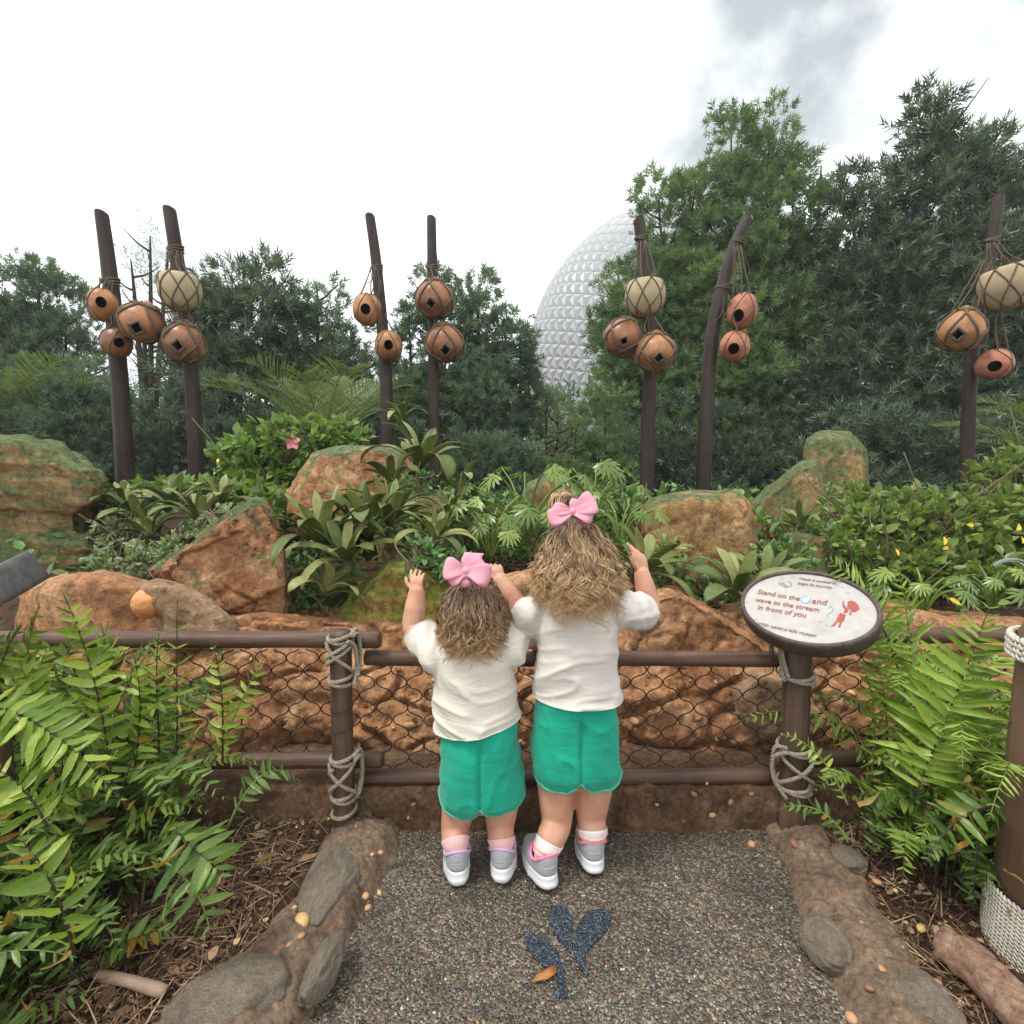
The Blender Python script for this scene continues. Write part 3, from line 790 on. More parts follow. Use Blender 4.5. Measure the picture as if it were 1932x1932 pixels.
boulder("boulder", "faint mossy rock half hidden by the flowering shrub",
        [([(608, 880), (622, 803), (662, 795), (692, 840), (695, 900), (608, 900)], 5.0, 0.7)], M_MOSSY, disp=0.05, freq=2, seed=17)
boulder("boulder", "orange ledge at the foot of the triangular cracked rock",
        [([(380, 1160), (520, 1150), (600, 1170), (640, 1230), (600, 1260), (400, 1260)], 2.0, 0.5)], M_RED, disp=0.04, freq=3, seed=18)
boulder("boulder", "red rock ridge far side of the ferns by the rope-wrapped post",
        [([(1600, 1190), (1680, 1165), (1800, 1160), (1932, 1175), (2000, 1260), (1620, 1260)], 2.0, 0.6)], M_BANK, disp=0.05, freq=4, seed=19)
lp = tag(link("pebble", pebble_data("pebble", plain_mat("smooth_orange_pebble", (0.60, 0.26, 0.10), 0.55, 0.3, 0.15, 20), 44, 4, (1, 1, 1), 0.05)), "round orange pebble resting on the low red rock", "pebble")
lp.location = P(281, 1137, 1.86); lp.scale = (0.056, 0.054, 0.055)
# reddish log-shaped stone by the rope-wrapped post
lv, lf = tube(catmull([G(1772, 1775, 0.07), G(1830, 1815, 0.07), G(1893, 1872, 0.07), G(1960, 1950, 0.06), G(2040, 2060, 0.05)], 8), [0.034] * 6 + [0.043] * 8 + [0.04] * 19, 14)
me = remesh(lv, lf, 0.006, 4)
displace(me, lambda p, n_: 0.016 * fbm(p * 14, 4, 90) + 0.004 * fbm(p * 60, 3, 91))
me.materials.append(M_LOGSTONE)
o = tag(link("stone", me), "long reddish stone lying against the rope-wrapped post", "stone"); rebase(o, G(1850, 1840, 0.03))

# wet pale patch where the water jets land, on the red mound: drops and a shallow puddle
m_water, n, l, b = nt("splash_water", 0.08, 0.6)
b.inputs["Base Color"].default_value = (0.62, 0.64, 0.63, 1)
b.inputs["Alpha"].default_value = 1.0

# ---------------------------------------------------------------- geodesic sphere building
SD = 100.0
sph_dir = Vector((0.29599662, 0.93971681, 0.17122592))
SC = Vector((0, 0, CAM_H)) + sph_dir * SD
SRAD = SD * math.sin(R(15.5407))
def geodesic(nf):
    bm = bmesh.new(); bmesh.ops.create_icosphere(bm, subdivisions=1, radius=1)
    V = [v.co.copy() for v in bm.verts]; T = [[v.index for v in f.verts] for f in bm.faces]; bm.free()
    rot = Matrix.Rotation(R(21), 3, 'Z') @ Matrix.Rotation(R(12), 3, 'X')
    tris = []
    for a, b_, c in T:
        A, B, C = V[a], V[b_], V[c]
        pt = lambda i, j: (rot @ (A + (B - A) * (i / nf) + (C - A) * (j / nf))).normalized()
        for i in range(nf):
            for j in range(nf - i):
                tris.append((pt(i, j), pt(i + 1, j), pt(i, j + 1)))
                if i + j < nf - 1: tris.append((pt(i + 1, j), pt(i + 1, j + 1), pt(i, j + 1)))
    return tris
m_ball = plain_mat("brushed_metal_panel", (0.320, 0.326, 0.333), 0.42, 0.5, 0.06, 3)
m_ballin = plain_mat("panel_joint", (0.16, 0.17, 0.18), 0.7, 0.2, 0.1, 3)
ball = thing("geodesic_sphere", "giant pale silver sphere of faceted triangular panels behind the trees", "building", (SC.x, SC.y, SC.z - SRAD))
to_cam = (Vector((0, 0, CAM_H)) - SC).normalized()
corner = (P(1110, 620, SC.y) - SC)
tris = geodesic(16)
def see(t):
    c = (t[0] + t[1] + t[2]).normalized()
    w = SC + c * SRAD
    d = w - Vector((0, 0, CAM_H))
    px = 966 + 966 * d.x / (d.y * _c - d.z * _s); py = 966 - 966 * (d.y * _s + d.z * _c) / (d.y * _c - d.z * _s)
    if c.dot(-d.normalized()) < 0.0: return 9
    return abs(px - 1110) / 140 + abs(py - 600) / 260
tris.sort(key=see)
def panel_geo(t):
    c = (t[0] + t[1] + t[2]) / 3
    e = (t[0] - t[1]).length
    sh = [c + (q - c) * 0.955 for q in t]
    q = [SC + s * SRAD for s in sh]; ap = SC + (c.normalized() * (1 + 0.13 * e) ) * SRAD
    deep = [SC + s * SRAD * 0.985 for s in sh]
    V = [*q, ap, *deep]
    F = [[0, 1, 3], [1, 2, 3], [2, 0, 3], [0, 4, 5, 1], [1, 5, 6, 2], [2, 6, 4, 0]]
    return V, F
bs = bmesh.new(); bmesh.ops.create_icosphere(bs, subdivisions=4, radius=SRAD * 0.975)
IV = [v.co + SC for v in bs.verts]; IF = [[v.index for v in f.verts] for f in bs.faces]; bs.free()
mesh("inner_shell", IV, IF, m_ballin, ball)
for t in tris[:290]:
    V, F = panel_geo(t); mesh("panel", V, F, m_ball, ball, False)
mb = MB()
for t in tris[290:]:
    V, F = panel_geo(t); mb.add(V, F)
tag(mb.build("far_panels", m_ball, ball, False), kind="stuff")
# ---------------------------------------------------------------- fence
FY = 1.475
def rail_geo(p0, p1, r, seed):
    n_ = 60
    t = np.linspace(0, 1, n_)[:, None]
    p = np.array(tuple(p0)) * (1 - t) + np.array(tuple(p1)) * t
    p = p + 0.0022 * np.stack([0 * t[:, 0], fbm(p * 6 + seed, 2, seed), fbm(p * 6 + seed + 5, 2, seed + 1)], 1)
    rr = r * (1 + 0.035 * fbm(p * 9, 2, seed + 2))
    rr[0] *= 0.86; rr[-1] *= 0.86
    p[0] += (p[1] - p[0]) * 0.75; p[-1] += (p[-2] - p[-1]) * 0.75
    return tube(p, rr, 18)
fence = thing("fence", "low fence of dark round wooden rails, rope lashings and wire netting before the girls", "fence", (0.1, FY, 0.12))
for (a, b_, Yr, r, sd) in [((-150, 1207), (729, 1206), 1.50, 0.0255, 1), ((679, 1241), (1478, 1244), 1.515, 0.0235, 2), ((1545, 1203), (2150, 1192), 1.515, 0.024, 3),
                           ((-150, 1440), (734, 1434), 1.505, 0.0235, 4), ((679, 1467), (1458, 1463), 1.515, 0.0235, 5), ((1450, 1432), (2150, 1425), 1.515, 0.025, 6)]:
    V, F = rail_geo(P(*a, Yr), P(*b_, Yr), r, sd)
    mesh("rail", V, F, M_RAIL, fence)
def post_geo(pts, r, seed, sides=20):
    p = catmull(pts, 12)
    rr = r * (1 + 0.04 * fbm(p * 9, 2, seed))
    rr[0] = r * 1.02
    rr[-1] *= 0.90; rr[-2] *= 0.985; p[-1] = p[-2] + (p[-1] - p[-2]) * 0.35
    V, F = tube(p, rr, sides)
    k = len(p)
    # shallow grooves running down the wood
    V = V.reshape(k, sides, 3)
    g = 1 + 0.035 * np.sin(np.arange(sides) * 2.7 + seed)[None, :, None]
    V = (p[:, None] + (V - p[:, None]) * g).reshape(-1, 3)
    return V, F
pl_top, pl_bot = P(642, 1180, 1.45), P(650, 1545, 1.44)
V, F = post_geo([pl_bot - Vector((0, 0, 0.06)), pl_bot, (pl_top + pl_bot) / 2, pl_top], 0.0305, 3); mesh("post", V, F, M_POST, fence)
# wire netting: wavy wires meeting side to side
def netting(px0, px1, pyt, pyb, Yn):
    z1, z0 = P(px0, pyt, Yn).z, P(px0, pyb, Yn).z
    x0, x1 = P(px0, pyt, Yn).x, P(px1, pyt, Yn).x
    w, per = 0.0500, 0.083
    n_ = int((x1 - x0) / w) + 1
    mb = MB()
    zz = np.linspace(z0, z1, int((z1 - z0) / per * 16))
    for k in range(n_ + 1):
        ph = zz / per * 2 * math.pi
        s = np.sin(ph); s = np.sign(s) * np.abs(s) ** 0.62
        xx = x0 + k * w + (1 if k % 2 else -1) * s * (w / 2 - 0.0012)
        pth = np.stack([xx + 0.0015 * np.sin(k * 1.7 + zz * 11), Yn + 0.004 * np.sin(k * 2.1 + zz * 7), zz], 1)
        V, F = tube(pth, 0.0020, 5); mb.add(V, F, rnd.random())
    return mb
netting(250, 640, 1225, 1425, 1.535).build("netting", M_NET, fence)
netting(662, 1490, 1254, 1455, 1.545).build("netting", M_NET, fence)
netting(1520, 2000, 1215, 1420, 1.545).build("netting", M_NET, fence)
# rope lashings
def lashing(c_top, c_bot, r, ry, ring_z, xz, mat, extra=()):
    mb = MB()
    ax = lambda z: np.array(tuple(c_bot)) + (np.array(tuple(c_top)) - np.array(tuple(c_bot))) * ((z - c_bot[2]) / (c_top[2] - c_bot[2]))
    for i, z in enumerate(ring_z):
        c = ax(z)
        p = circle_path(c, r, 34, tilt=(0.006 * (-1) ** i, 0.003), a0=0.3, a1=0.3 + 2 * math.pi, ry=ry)
        k = rope(p, 0.0062); mb.add(np.concatenate(k.v), k.f, np.concatenate(k.a))
    for (z0, z1, a0, a1) in xz:
        a = np.linspace(R(a0), R(a1), 22)
        c = np.array([ax(z) for z in np.linspace(z0, z1, 22)])
        p = c + np.stack([r * 1.12 * np.cos(a), ry * 1.12 * np.sin(a), 0 * a], 1)
        k = rope(p, 0.0060); mb.add(np.concatenate(k.v), k.f, np.concatenate(k.a))
    for pth in extra:
        k = rope(catmull(pth, 10), 0.0062); mb.add(np.concatenate(k.v), k.f, np.concatenate(k.a))
    return mb.build("rope_lashing", mat, fence)
zt = lambda py: P(645, py + 9, 1.42).z
X0 = pl_top.x
lashing(pl_top, pl_bot, 0.0345, 0.0345, [zt(1196), zt(1203), zt(1274), zt(1282)], [(zt(1205), zt(1262), 200, 345), (zt(1250), zt(1212), 195, 340), (zt(1236), zt(1203), 200, 335)], M_ROPE,
        [[(X0 + 0.040, 1.42, zt(1192)), (X0 + 0.045, 1.455, zt(1186)), (X0 + 0.048, 1.47, zt(1230)), (X0 + 0.048, 1.43, zt(1278))],
         [(X0 + 0.046, 1.42, zt(1190)), (X0 + 0.052, 1.45, zt(1196)), (X0 + 0.052, 1.46, zt(1240)), (X0 + 0.052, 1.43, zt(1270))],
         [(X0 + 0.03, 1.415, zt(1200)), (X0 + 0.045, 1.435, zt(1215)), (X0 + 0.048, 1.44, zt(1255)), (X0 + 0.045, 1.42, zt(1284))]])
lashing(pl_top, pl_bot, 0.0345, 0.0345, [zt(1424), zt(1431), zt(1494), zt(1500), zt(1528)], [(zt(1436), zt(1490), 190, 345), (zt(1490), zt(1432), 195, 345), (zt(1460), zt(1440), 185, 240)], M_ROPE,
        [[(X0 + 0.035, 1.42, zt(1420)), (X0 + 0.048, 1.45, zt(1416)), (X0 + 0.048, 1.46, zt(1460)), (X0 + 0.040, 1.43, zt(1500))],
         [(X0 + 0.04, 1.415, zt(1425)), (X0 + 0.052, 1.44, zt(1425)), (X0 + 0.050, 1.45, zt(1470)), (X0 + 0.045, 1.43, zt(1494))]])
mb = MB()
for py in (1330, 1368):
    p = circle_path(np.array(tuple(pl_bot + (pl_top - pl_bot) * ((1545 - py) / 365))), 0.0325, 24, tilt=(0.004, 0.003)); V, F = tube(p, 0.0013, 5); mb.add(V, F)
mb.build("wire_tie", M_NET, fence)

# ---------------------------------------------------------------- oval signs
m_face, n, l, b = nt("sign_face", 0.45, 0.4)
v = objco(n, l)
g = noise(n, l, 45, 5, 0.6, v); g2 = noise(n, l, 9, 4, 0.6, v)
r1 = ramp(n, [(0.3, (0.331, 0.314, 0.288)), (0.55, (0.387, 0.361, 0.331)), (0.75, (0.340, 0.340, 0.323))]); l.new(g2.outputs[0], r1.inputs[0])
r2 = ramp(n, [(0.35, (0.9, 0.9, 0.9)), (0.65, (1.04, 1.04, 1.04))]); l.new(g.outputs[0], r2.inputs[0])
l.new(mix(n, l, 1.0, r1.outputs[0], r2.outputs[0], 'MULTIPLY'), b.inputs["Base Color"])
M_FRAME = wood_mat("sign_frame_wood", (0.055, 0.038, 0.034), (0.115, 0.085, 0.078), 0.6, 0.35, (40, 40, 6))
M_FRAME_G = wood_mat("weathered_frame_wood", (0.056, 0.054, 0.053), (0.128, 0.124, 0.122), 0.75, 0.25, (60, 60, 4))
M_INK = plain_mat("red_brown_print", (0.272, 0.080, 0.068), 0.6, 0.2, 0.1)
M_INK_G = plain_mat("grey_print", (0.231, 0.196, 0.182), 0.6, 0.2, 0.1)
M_INK_B = plain_mat("pale_blue_print", (0.252, 0.336, 0.372), 0.6, 0.2, 0.15)
M_INK_W = plain_mat("white_print", (0.8, 0.82, 0.82), 0.6, 0.2, 0.05)
M_INK_R = plain_mat("red_print", (0.336, 0.080, 0.068), 0.6, 0.2, 0.1)

def oval_ring(a, b_, prof, M, n_=72):
    """prof: closed list of (offset outwards, height)"""
    V, F = [], []
    k = len(prof)
    for i in range(n_):
        t = i * 2 * math.pi / n_
        nrm = Vector((math.cos(t) / a, math.sin(t) / b_, 0)).normalized()
        for o_, h in prof:
            wob = 1 + 0.012 * math.sin(5 * t) + 0.01 * math.sin(11 * t + 1)
            V.append(M @ Vector((a * math.cos(t) + nrm.x * o_ * wob, b_ * math.sin(t) + nrm.y * o_ * wob, h)))
    for i in range(n_):
        for j in range(k):
            F.append([i * k + j, ((i + 1) % n_) * k + j, ((i + 1) % n_) * k + (j + 1) % k, i * k + (j + 1) % k])
    return V, F
def sign_base(root, M, a, b_, fmat, depth=0.055):
    V, F = oval_ring(a, b_, [(-0.001, 0.0), (0.0, 0.007), (0.004, 0.009), (0.010, 0.006), (0.0125, -0.005), (0.0125, -depth * 0.8), (0.010, -depth), (-0.004, -depth)], M)
    mesh("frame", V, F, fmat, root)
    n_ = 64
    ring = [M @ Vector((a * math.cos(t), b_ * math.sin(t), h)) for h in (0.002, -depth * 0.9) for t in np.linspace(0, 2 * math.pi, n_, endpoint=False)]
    F = [list(range(n_)), list(range(n_, 2 * n_))[::-1]] + [[i, n_ + i, n_ + (i + 1) % n_, (i + 1) % n_] for i in range(n_)]
    return mesh("panel", ring, F, m_face, root, False)
def lettering(panel, M, txt, u, v_, size, mat, z=0.0035, shear=0.0, bold=0.0):
    cu = bpy.data.curves.new("lettering", 'FONT'); cu.body = txt; cu.size = size; cu.shear = shear; cu.offset = bold
    cu.extrude = 0.0003
    tmp = bpy.data.objects.new("tmp", cu); col.objects.link(tmp)
    dg = bpy.context.evaluated_depsgraph_get(); dg.update()
    me = bpy.data.meshes.new_from_object(tmp.evaluated_get(dg))
    bpy.data.objects.remove(tmp)
    me.transform(M @ Matrix.Translation((u, v_, z)))
    me.materials.clear(); me.materials.append(mat)
    return link("lettering", me, panel)
def flat_shape(panel, name, M, pts, mat, z=0.0033):
    k = len(pts)
    V = [M @ Vector((p[0], p[1], z)) for p in pts] + [M @ Vector((p[0], p[1], z - 0.001)) for p in pts]
    F = [list(range(k))] + [[i, k + i, k + (i + 1) % k, (i + 1) % k] for i in range(k)]
    return mesh(name, V, F, mat, panel, False)

sc_ = P(1522, 1146, 1.415)
az = R(37)
U = Vector((math.cos(az), -math.sin(az), 0.0))
nh = Vector((-math.sin(az), -math.cos(az), 0))
el = R(45)
Nn = nh * math.cos(el) + Vector((0, 0, math.sin(el)))
Vv = Nn.cross(U)
MS = Matrix(((U.x, Vv.x, Nn.x, sc_.x), (U.y, Vv.y, Nn.y, sc_.y), (U.z, Vv.z, Nn.z, sc_.z), (0, 0, 0, 1)))
sa, sb = 0.163, 0.112
post_b = P(1494, 1530, 1.45)
sign = thing("sign", "oval wooden sign asking visitors to wave to the stream, on a rope-lashed post", "sign", tuple(post_b))
panel = sign_base(sign, MS, sa, sb, M_FRAME)
V, F = post_geo([post_b - Vector((0, 0, 0.06)), post_b, P(1500, 1370, 1.45), P(1506, 1205, 1.45)], 0.0375, 9); mesh("post", V, F, M_POST, sign)
# text measured on the photographed face: (x, y) crop -> panel u, v
INV = MS.inverted()
def on_panel(cx, cy):
    px, py = (1800 + cx * 0.3624) * 0.7731, (1300 + cy * 0.3624) * 0.7731
    d = ray(px, py); o_ = Vector((0, 0, CAM_H))
    t = (sc_ - o_).dot(Nn) / d.dot(Nn)
    q = INV @ (o_ + d * t)
    return q.x, q.y
def line(txt, x0, y0, x1, y1, mat, bold=0.0):
    """baseline from first to last letter"""
    (u0, v0), (u1, v1) = on_panel(x0, y0), on_panel(x1, y1)
    w = math.hypot(u1 - u0, v1 - v0)
    cu = bpy.data.curves.new("t", 'FONT'); cu.body = txt; cu.size = 1
    tmp = bpy.data.objects.new("t", cu); col.objects.link(tmp); bpy.context.view_layer.update()
    w1 = tmp.dimensions.x; bpy.data.objects.remove(tmp)
    Mt = MS @ Matrix.Translation((u0, v0, 0)) @ Matrix.Rotation(math.atan2(v1 - v0, u1 - u0), 4, 'Z')
    lettering(panel, Mt, txt, 0, 0, w / w1, mat, shear=0.12, bold=bold)
line("Water is excited to", 410, 318, 663, 352, M_INK_G, 0.0003)
line("begin its journey", 403, 350, 632, 380, M_INK_G, 0.0003)
line("Stand on the", 133, 412, 412, 462, M_INK, 0.0001)
line("and", 498, 478, 594, 492, M_INK, 0.0001)
line("wave to the stream", 117, 465, 545, 538, M_INK, 0.0001)
line("in front of you", 132, 518, 455, 574, M_INK, 0.0001)
line("Wish water a safe voyage!", 133, 622, 524, 706, M_INK_G, 0.0003)
def disc(cx, cy, rx, mat, z):
    u, v_ = on_panel(cx, cy); u2, _ = on_panel(cx + rx, cy)
    r_ = abs(u2 - u)
    return flat_shape(panel, "emblem", MS, [(u + r_ * math.cos(t), v_ + r_ * math.sin(t)) for t in np.linspace(0, 2 * math.pi, 28, endpoint=False)], mat, z)
disc(458, 454, 36, M_INK_B, 0.0033)
def crop_shape(pts, mat, z, name="emblem"):
    return flat_shape(panel, name, MS, [on_panel(*p) for p in pts], mat, z)
crop_shape([(452, 436), (446, 446), (452, 466), (460, 474), (461, 458)], M_INK_W, 0.0039)
crop_shape([(463, 458), (468, 440), (482, 436), (484, 446), (472, 462), (466, 478)], M_INK_W, 0.0039)
crop_shape([(430, 450), (440, 452), (452, 472), (456, 482), (444, 472)], M_INK_W, 0.0039)
# faint curls of water printed round the words
def curl(pts, mat, w=3.2):
    pts = catmull([(x, y, 0) for x, y in pts], 6)[:, :2]
    d = np.gradient(pts, axis=0); d /= np.linalg.norm(d, axis=1)[:, None] + 1e-9
    nn_ = np.stack([-d[:, 1], d[:, 0]], 1) * w
    crop_shape([tuple(q) for q in pts + nn_] + [tuple(q) for q in (pts - nn_)[::-1]], mat, 0.0031, "water_curl")
curl([(607, 572), (604, 556), (618, 545), (634, 538), (642, 518), (632, 500), (616, 502), (614, 516)], M_INK_B)
curl([(278, 340), (290, 352), (304, 342), (316, 352), (330, 366), (345, 372)], M_INK_G, 4)
curl([(300, 360), (318, 368), (330, 362)], M_INK_G, 3)
curl([(345, 330), (358, 340), (362, 356), (352, 366)], M_INK_G, 3)
for (x, y) in ((80, 575), (120, 588), (560, 600), (600, 625), (230, 650), (300, 660), (480, 315), (700, 370), (740, 410), (60, 470), (380, 300), (300, 310)):
    curl([(x - 14, y - 3), (x - 4, y + 5), (x + 4, y - 4), (x + 16, y + 4)], plain_mat("faint_print", (0.36, 0.37, 0.36), 0.5, 0.2, 0.1) if "faint_print" not in MATS else MATS["faint_print"], 1.3)
# plain red waving figure, drawn like a rock carving
for pts in ([(716, 542), (722, 512), (742, 505), (752, 512), (742, 530), (736, 545)], [(716, 512), (706, 498), (708, 466), (716, 462), (718, 490), (730, 502), (726, 512)],
            [(738, 498), (742, 470), (762, 460), (790, 468), (812, 490), (822, 516), (806, 528), (786, 538), (768, 536), (756, 520), (750, 504)],
            [(756, 528), (766, 548), (762, 560), (752, 556)], [(690, 545), (724, 552), (728, 560), (716, 600), (700, 598), (684, 606), (664, 590)],
            [(664, 596), (676, 602), (652, 632), (628, 634), (640, 624)], [(690, 604), (706, 602), (692, 638), (676, 640), (680, 628)]):
    crop_shape(pts, M_INK_R, 0.0034, "printed_figure")
# lashings of this post
fence_root, fence = fence, sign
zs = lambda py: P(1500, py, 1.41).z
ctop, cbot = P(1506, 1225, 1.45), P(1495, 1515, 1.45)
lashing(ctop, cbot, 0.0445, 0.044, [zs(1282), zs(1288)], [(zs(1225), zs(1282), 175, 215), (zs(1235), zs(1292), 172, 200)], M_ROPE)
lashing(ctop, cbot, 0.0455, 0.045, [zs(1420), zs(1426), zs(1492), zs(1499)], [(zs(1430), zs(1490), 190, 345), (zs(1490), zs(1430), 185, 340)], M_ROPE,
        [[(cbot.x - 0.04, 1.42, zs(1415)), (cbot.x - 0.062, 1.45, zs(1425)), (cbot.x - 0.062, 1.45, zs(1470)), (cbot.x - 0.04, 1.43, zs(1505))],
         [(cbot.x - 0.045, 1.41, zs(1420)), (cbot.x - 0.07, 1.44, zs(1440)), (cbot.x - 0.066, 1.44, zs(1480)), (cbot.x - 0.035, 1.42, zs(1512))]])
V, F = tube([P(1455, 1218, 1.45), P(1456, 1246, 1.45)], 0.007, 8); mesh("bracket", V, F, M_POST, sign)
fence = fence_root

# the other sign, only its rim reaches into view
sc2 = P(-72, 1106, 1.12)
az2 = R(60)
U = Vector((math.cos(az2), -math.sin(az2), 0.0)); nh = Vector((-math.sin(az2), -math.cos(az2), 0))
el2 = R(62); Nn2 = nh * math.cos(el2) + Vector((0, 0, math.sin(el2))); Vv = Nn2.cross(U)
M2 = Matrix(((U.x, Vv.x, Nn2.x, sc2.x), (U.y, Vv.y, Nn2.y, sc2.y), (U.z, Vv.z, Nn2.z, sc2.z), (0, 0, 0, 1)))
sb2 = Vector((sc2.x, sc2.y + 0.02, 0.03))
sign2 = thing("sign", "grey weathered oval sign of which only the ribbed rim shows at the photo's edge", "sign", tuple(sb2))
sign_base(sign2, M2, 0.17, 0.115, M_FRAME_G, 0.068)
V, F = post_geo([sb2 - Vector((0, 0, 0.06)), sb2 + Vector((0, 0, 0.2)), sb2 + Vector((0, 0, 0.5)), sc2 - Vector((0, 0, 0.05))], 0.04, 12); mesh("post", V, F, M_POST, sign2)

# ---------------------------------------------------------------- rope-wrapped post at the edge
bp_b = G(1868, 1800, 0.03); bp_b = Vector((bp_b.x + 0.150, bp_b.y, 0.03))
bigpost = thing("rope_wrapped_post", "thick brown wooden post with pale rope wound round its foot and top", "post", tuple(bp_b))
pr = 0.115
V, F = tube([bp_b + Vector((0, 0, -0.08)), bp_b + Vector((0, 0, 0.3)), bp_b + Vector((0, 0, 0.62)), bp_b + Vector((0.0, 0, 0.715)), bp_b + Vector((0, 0, 0.735))], [pr, pr * 0.985, pr * 0.97, pr * 0.965, pr * 0.9], 40)
mesh("post", V, F, M_BIGPOST, bigpost)
def wound(z0, z1, r, turns, rr, name):
    t = np.linspace(0, turns * 2 * math.pi, turns * 20)
    p = np.stack([bp_b.x + r * np.cos(t), bp_b.y + r * np.sin(t), bp_b.z + z0 + (z1 - z0) * t / t[-1]], 1)
    k = rope(p, rr, pitch=rr * 3.6, strands=2, sides=4)
    k.build(name, M_ROPE_W, bigpost)
wound(-0.03, 0.135, pr + 0.010, 17, 0.0055, "rope_wrap")
wound(0.665, 0.715, pr + 0.009, 4, 0.008, "rope_wrap")

# ---------------------------------------------------------------- gourd poles
M_G_OR = plain_mat("orange_gourd", (0.290, 0.110, 0.040), 0.42, 0.4, 0.42, 5.5, 0.3, 0.012, (0.352, 0.167, 0.066))
M_G_TC = plain_mat("terracotta_gourd", (0.352, 0.119, 0.063), 0.5, 0.35, 0.42, 5.5, 0.3, 0.012, (0.387, 0.158, 0.088))
M_G_BR = plain_mat("brown_gourd", (0.176, 0.063, 0.030), 0.38, 0.4, 0.42, 5.5, 0.3, 0.012, (0.264, 0.110, 0.048))
M_G_CR = plain_mat("cream_bowl", (0.387, 0.304, 0.189), 0.7, 0.25, 0.16, 7, 0.15, 0.01)
M_G_IN = plain_mat("dark_gourd_lining", (0.07, 0.046, 0.034), 0.9, 0.1, 0.2)
def pole(label, pts, Yp, wpx, rings):
    p = catmull([P(x, y, Yp) for x, y in pts], 14)
    foot = p[0].copy()
    p = np.concatenate([[p[0] + np.array([0, 0, -0.6])], p])
    r = np.linspace(wpx[0], wpx[1], len(p)) / 966 * Yp / 2 * 0.80
    root = thing("pole", label, "pole", tuple(p[0] + np.array([0, 0, 0.2])), "gourd poles")
    pp = p.copy()
    V, F = tube(pp, r, 22, cap=False)
    k = len(pp)
    V = V.reshape(k, 22, 3)
    g = 1 + 0.03 * np.sin(np.arange(22) * 1.9 + Yp * 7 + pts[0][0])[None, :, None] + 0.02 * fbm(V.reshape(-1, 3) * np.array([9, 9, 1.5]), 2, 5).reshape(k, 22, 1)
    V = (pp[:, None] + (V - pp[:, None]) * g)
    # slanting cut at the top
    top = V[-1] - V[-1].mean(0)
    V[-1, :, 2] += -top[:, 0] * 0.12 - top[:, 1] * 0.35
    mesh("shaft", V.reshape(-1, 3), F, M_POLE, root)
    tv = [tuple(q) for q in V[-1]]
    lo = [(q[0], q[1], q[2] - 0.02) for q in V[-1] * 0.98 + V[-1].mean(0) * 0.02]
    mesh("cut_end", tv + lo, [list(range(22)), list(range(22, 44))[::-1]] + [[i, 22 + i, 22 + (i + 1) % 22, (i + 1) % 22] for i in range(22)], M_ENDGRAIN, root, False)
    for (fx, fy) in rings:
        q = P(fx, fy, Yp)
        i = int(np.argmin(np.abs(pp[:, 2] - q.z)))
        mb = MB()
        for s in range(3):
            V, F = tube(circle_path(pp[i] + np.array([0, 0, (s - 1) * 0.017]), r[i] * 1.08, 26, tilt=(0.012 * (s - 1), 0.01)), 0.0085, 6); mb.add(V, F, s * 0.3)
        mb.build("rope_binding", M_ROPE_D, root)
    return root
Y1, Y3, Y5, Y6, Y7 = 5.0, 5.9, 5.7, 5.9, 5.3
pole("dark weathered pole with the round-holed gourds, furthest from the sphere", [(240, 950), (230, 780), (216, 600), (205, 500), (192, 403)], Y1, (40, 27), [(203, 535)])
pole("dark pole holding a cream bowl and a netted gourd, second from the photo's edge", [(372, 925), (365, 760), (350, 600), (336, 500), (320, 396)], Y1 + 0.15, (34, 27), [(332, 472)])
pole("slim leaning pole between the flowering shrub and the orange brown boulder", [(730, 840), (728, 700), (716, 560), (708, 480), (698, 408)], Y3, (29, 21), [(706, 505)])
pole("straight slim pole with two teardrop gourds rising above the pale rosette plants", [(819, 835), (818, 700), (816, 560), (815, 480), (814, 412)], Y3 + 0.2, (26, 20), [(815, 505)])
pole("upright pole with a cream bowl in front of the silver sphere", [(1220, 960), (1222, 800), (1226, 690), (1218, 520), (1205, 415)], Y5, (34, 25), [(1211, 452)])
pole("curved pole bending away from the sphere with two terracotta gourds", [(1326, 925), (1333, 780), (1343, 640), (1368, 520), (1390, 455), (1411, 412)], Y6, (34, 24), [(1390, 456), (1362, 545)])
pole("pole in front of the darkest trees with a large cream bowl", [(1822, 915), (1827, 780), (1838, 640), (1868, 480), (1884, 372)], Y7, (29, 22), [(1872, 455)])

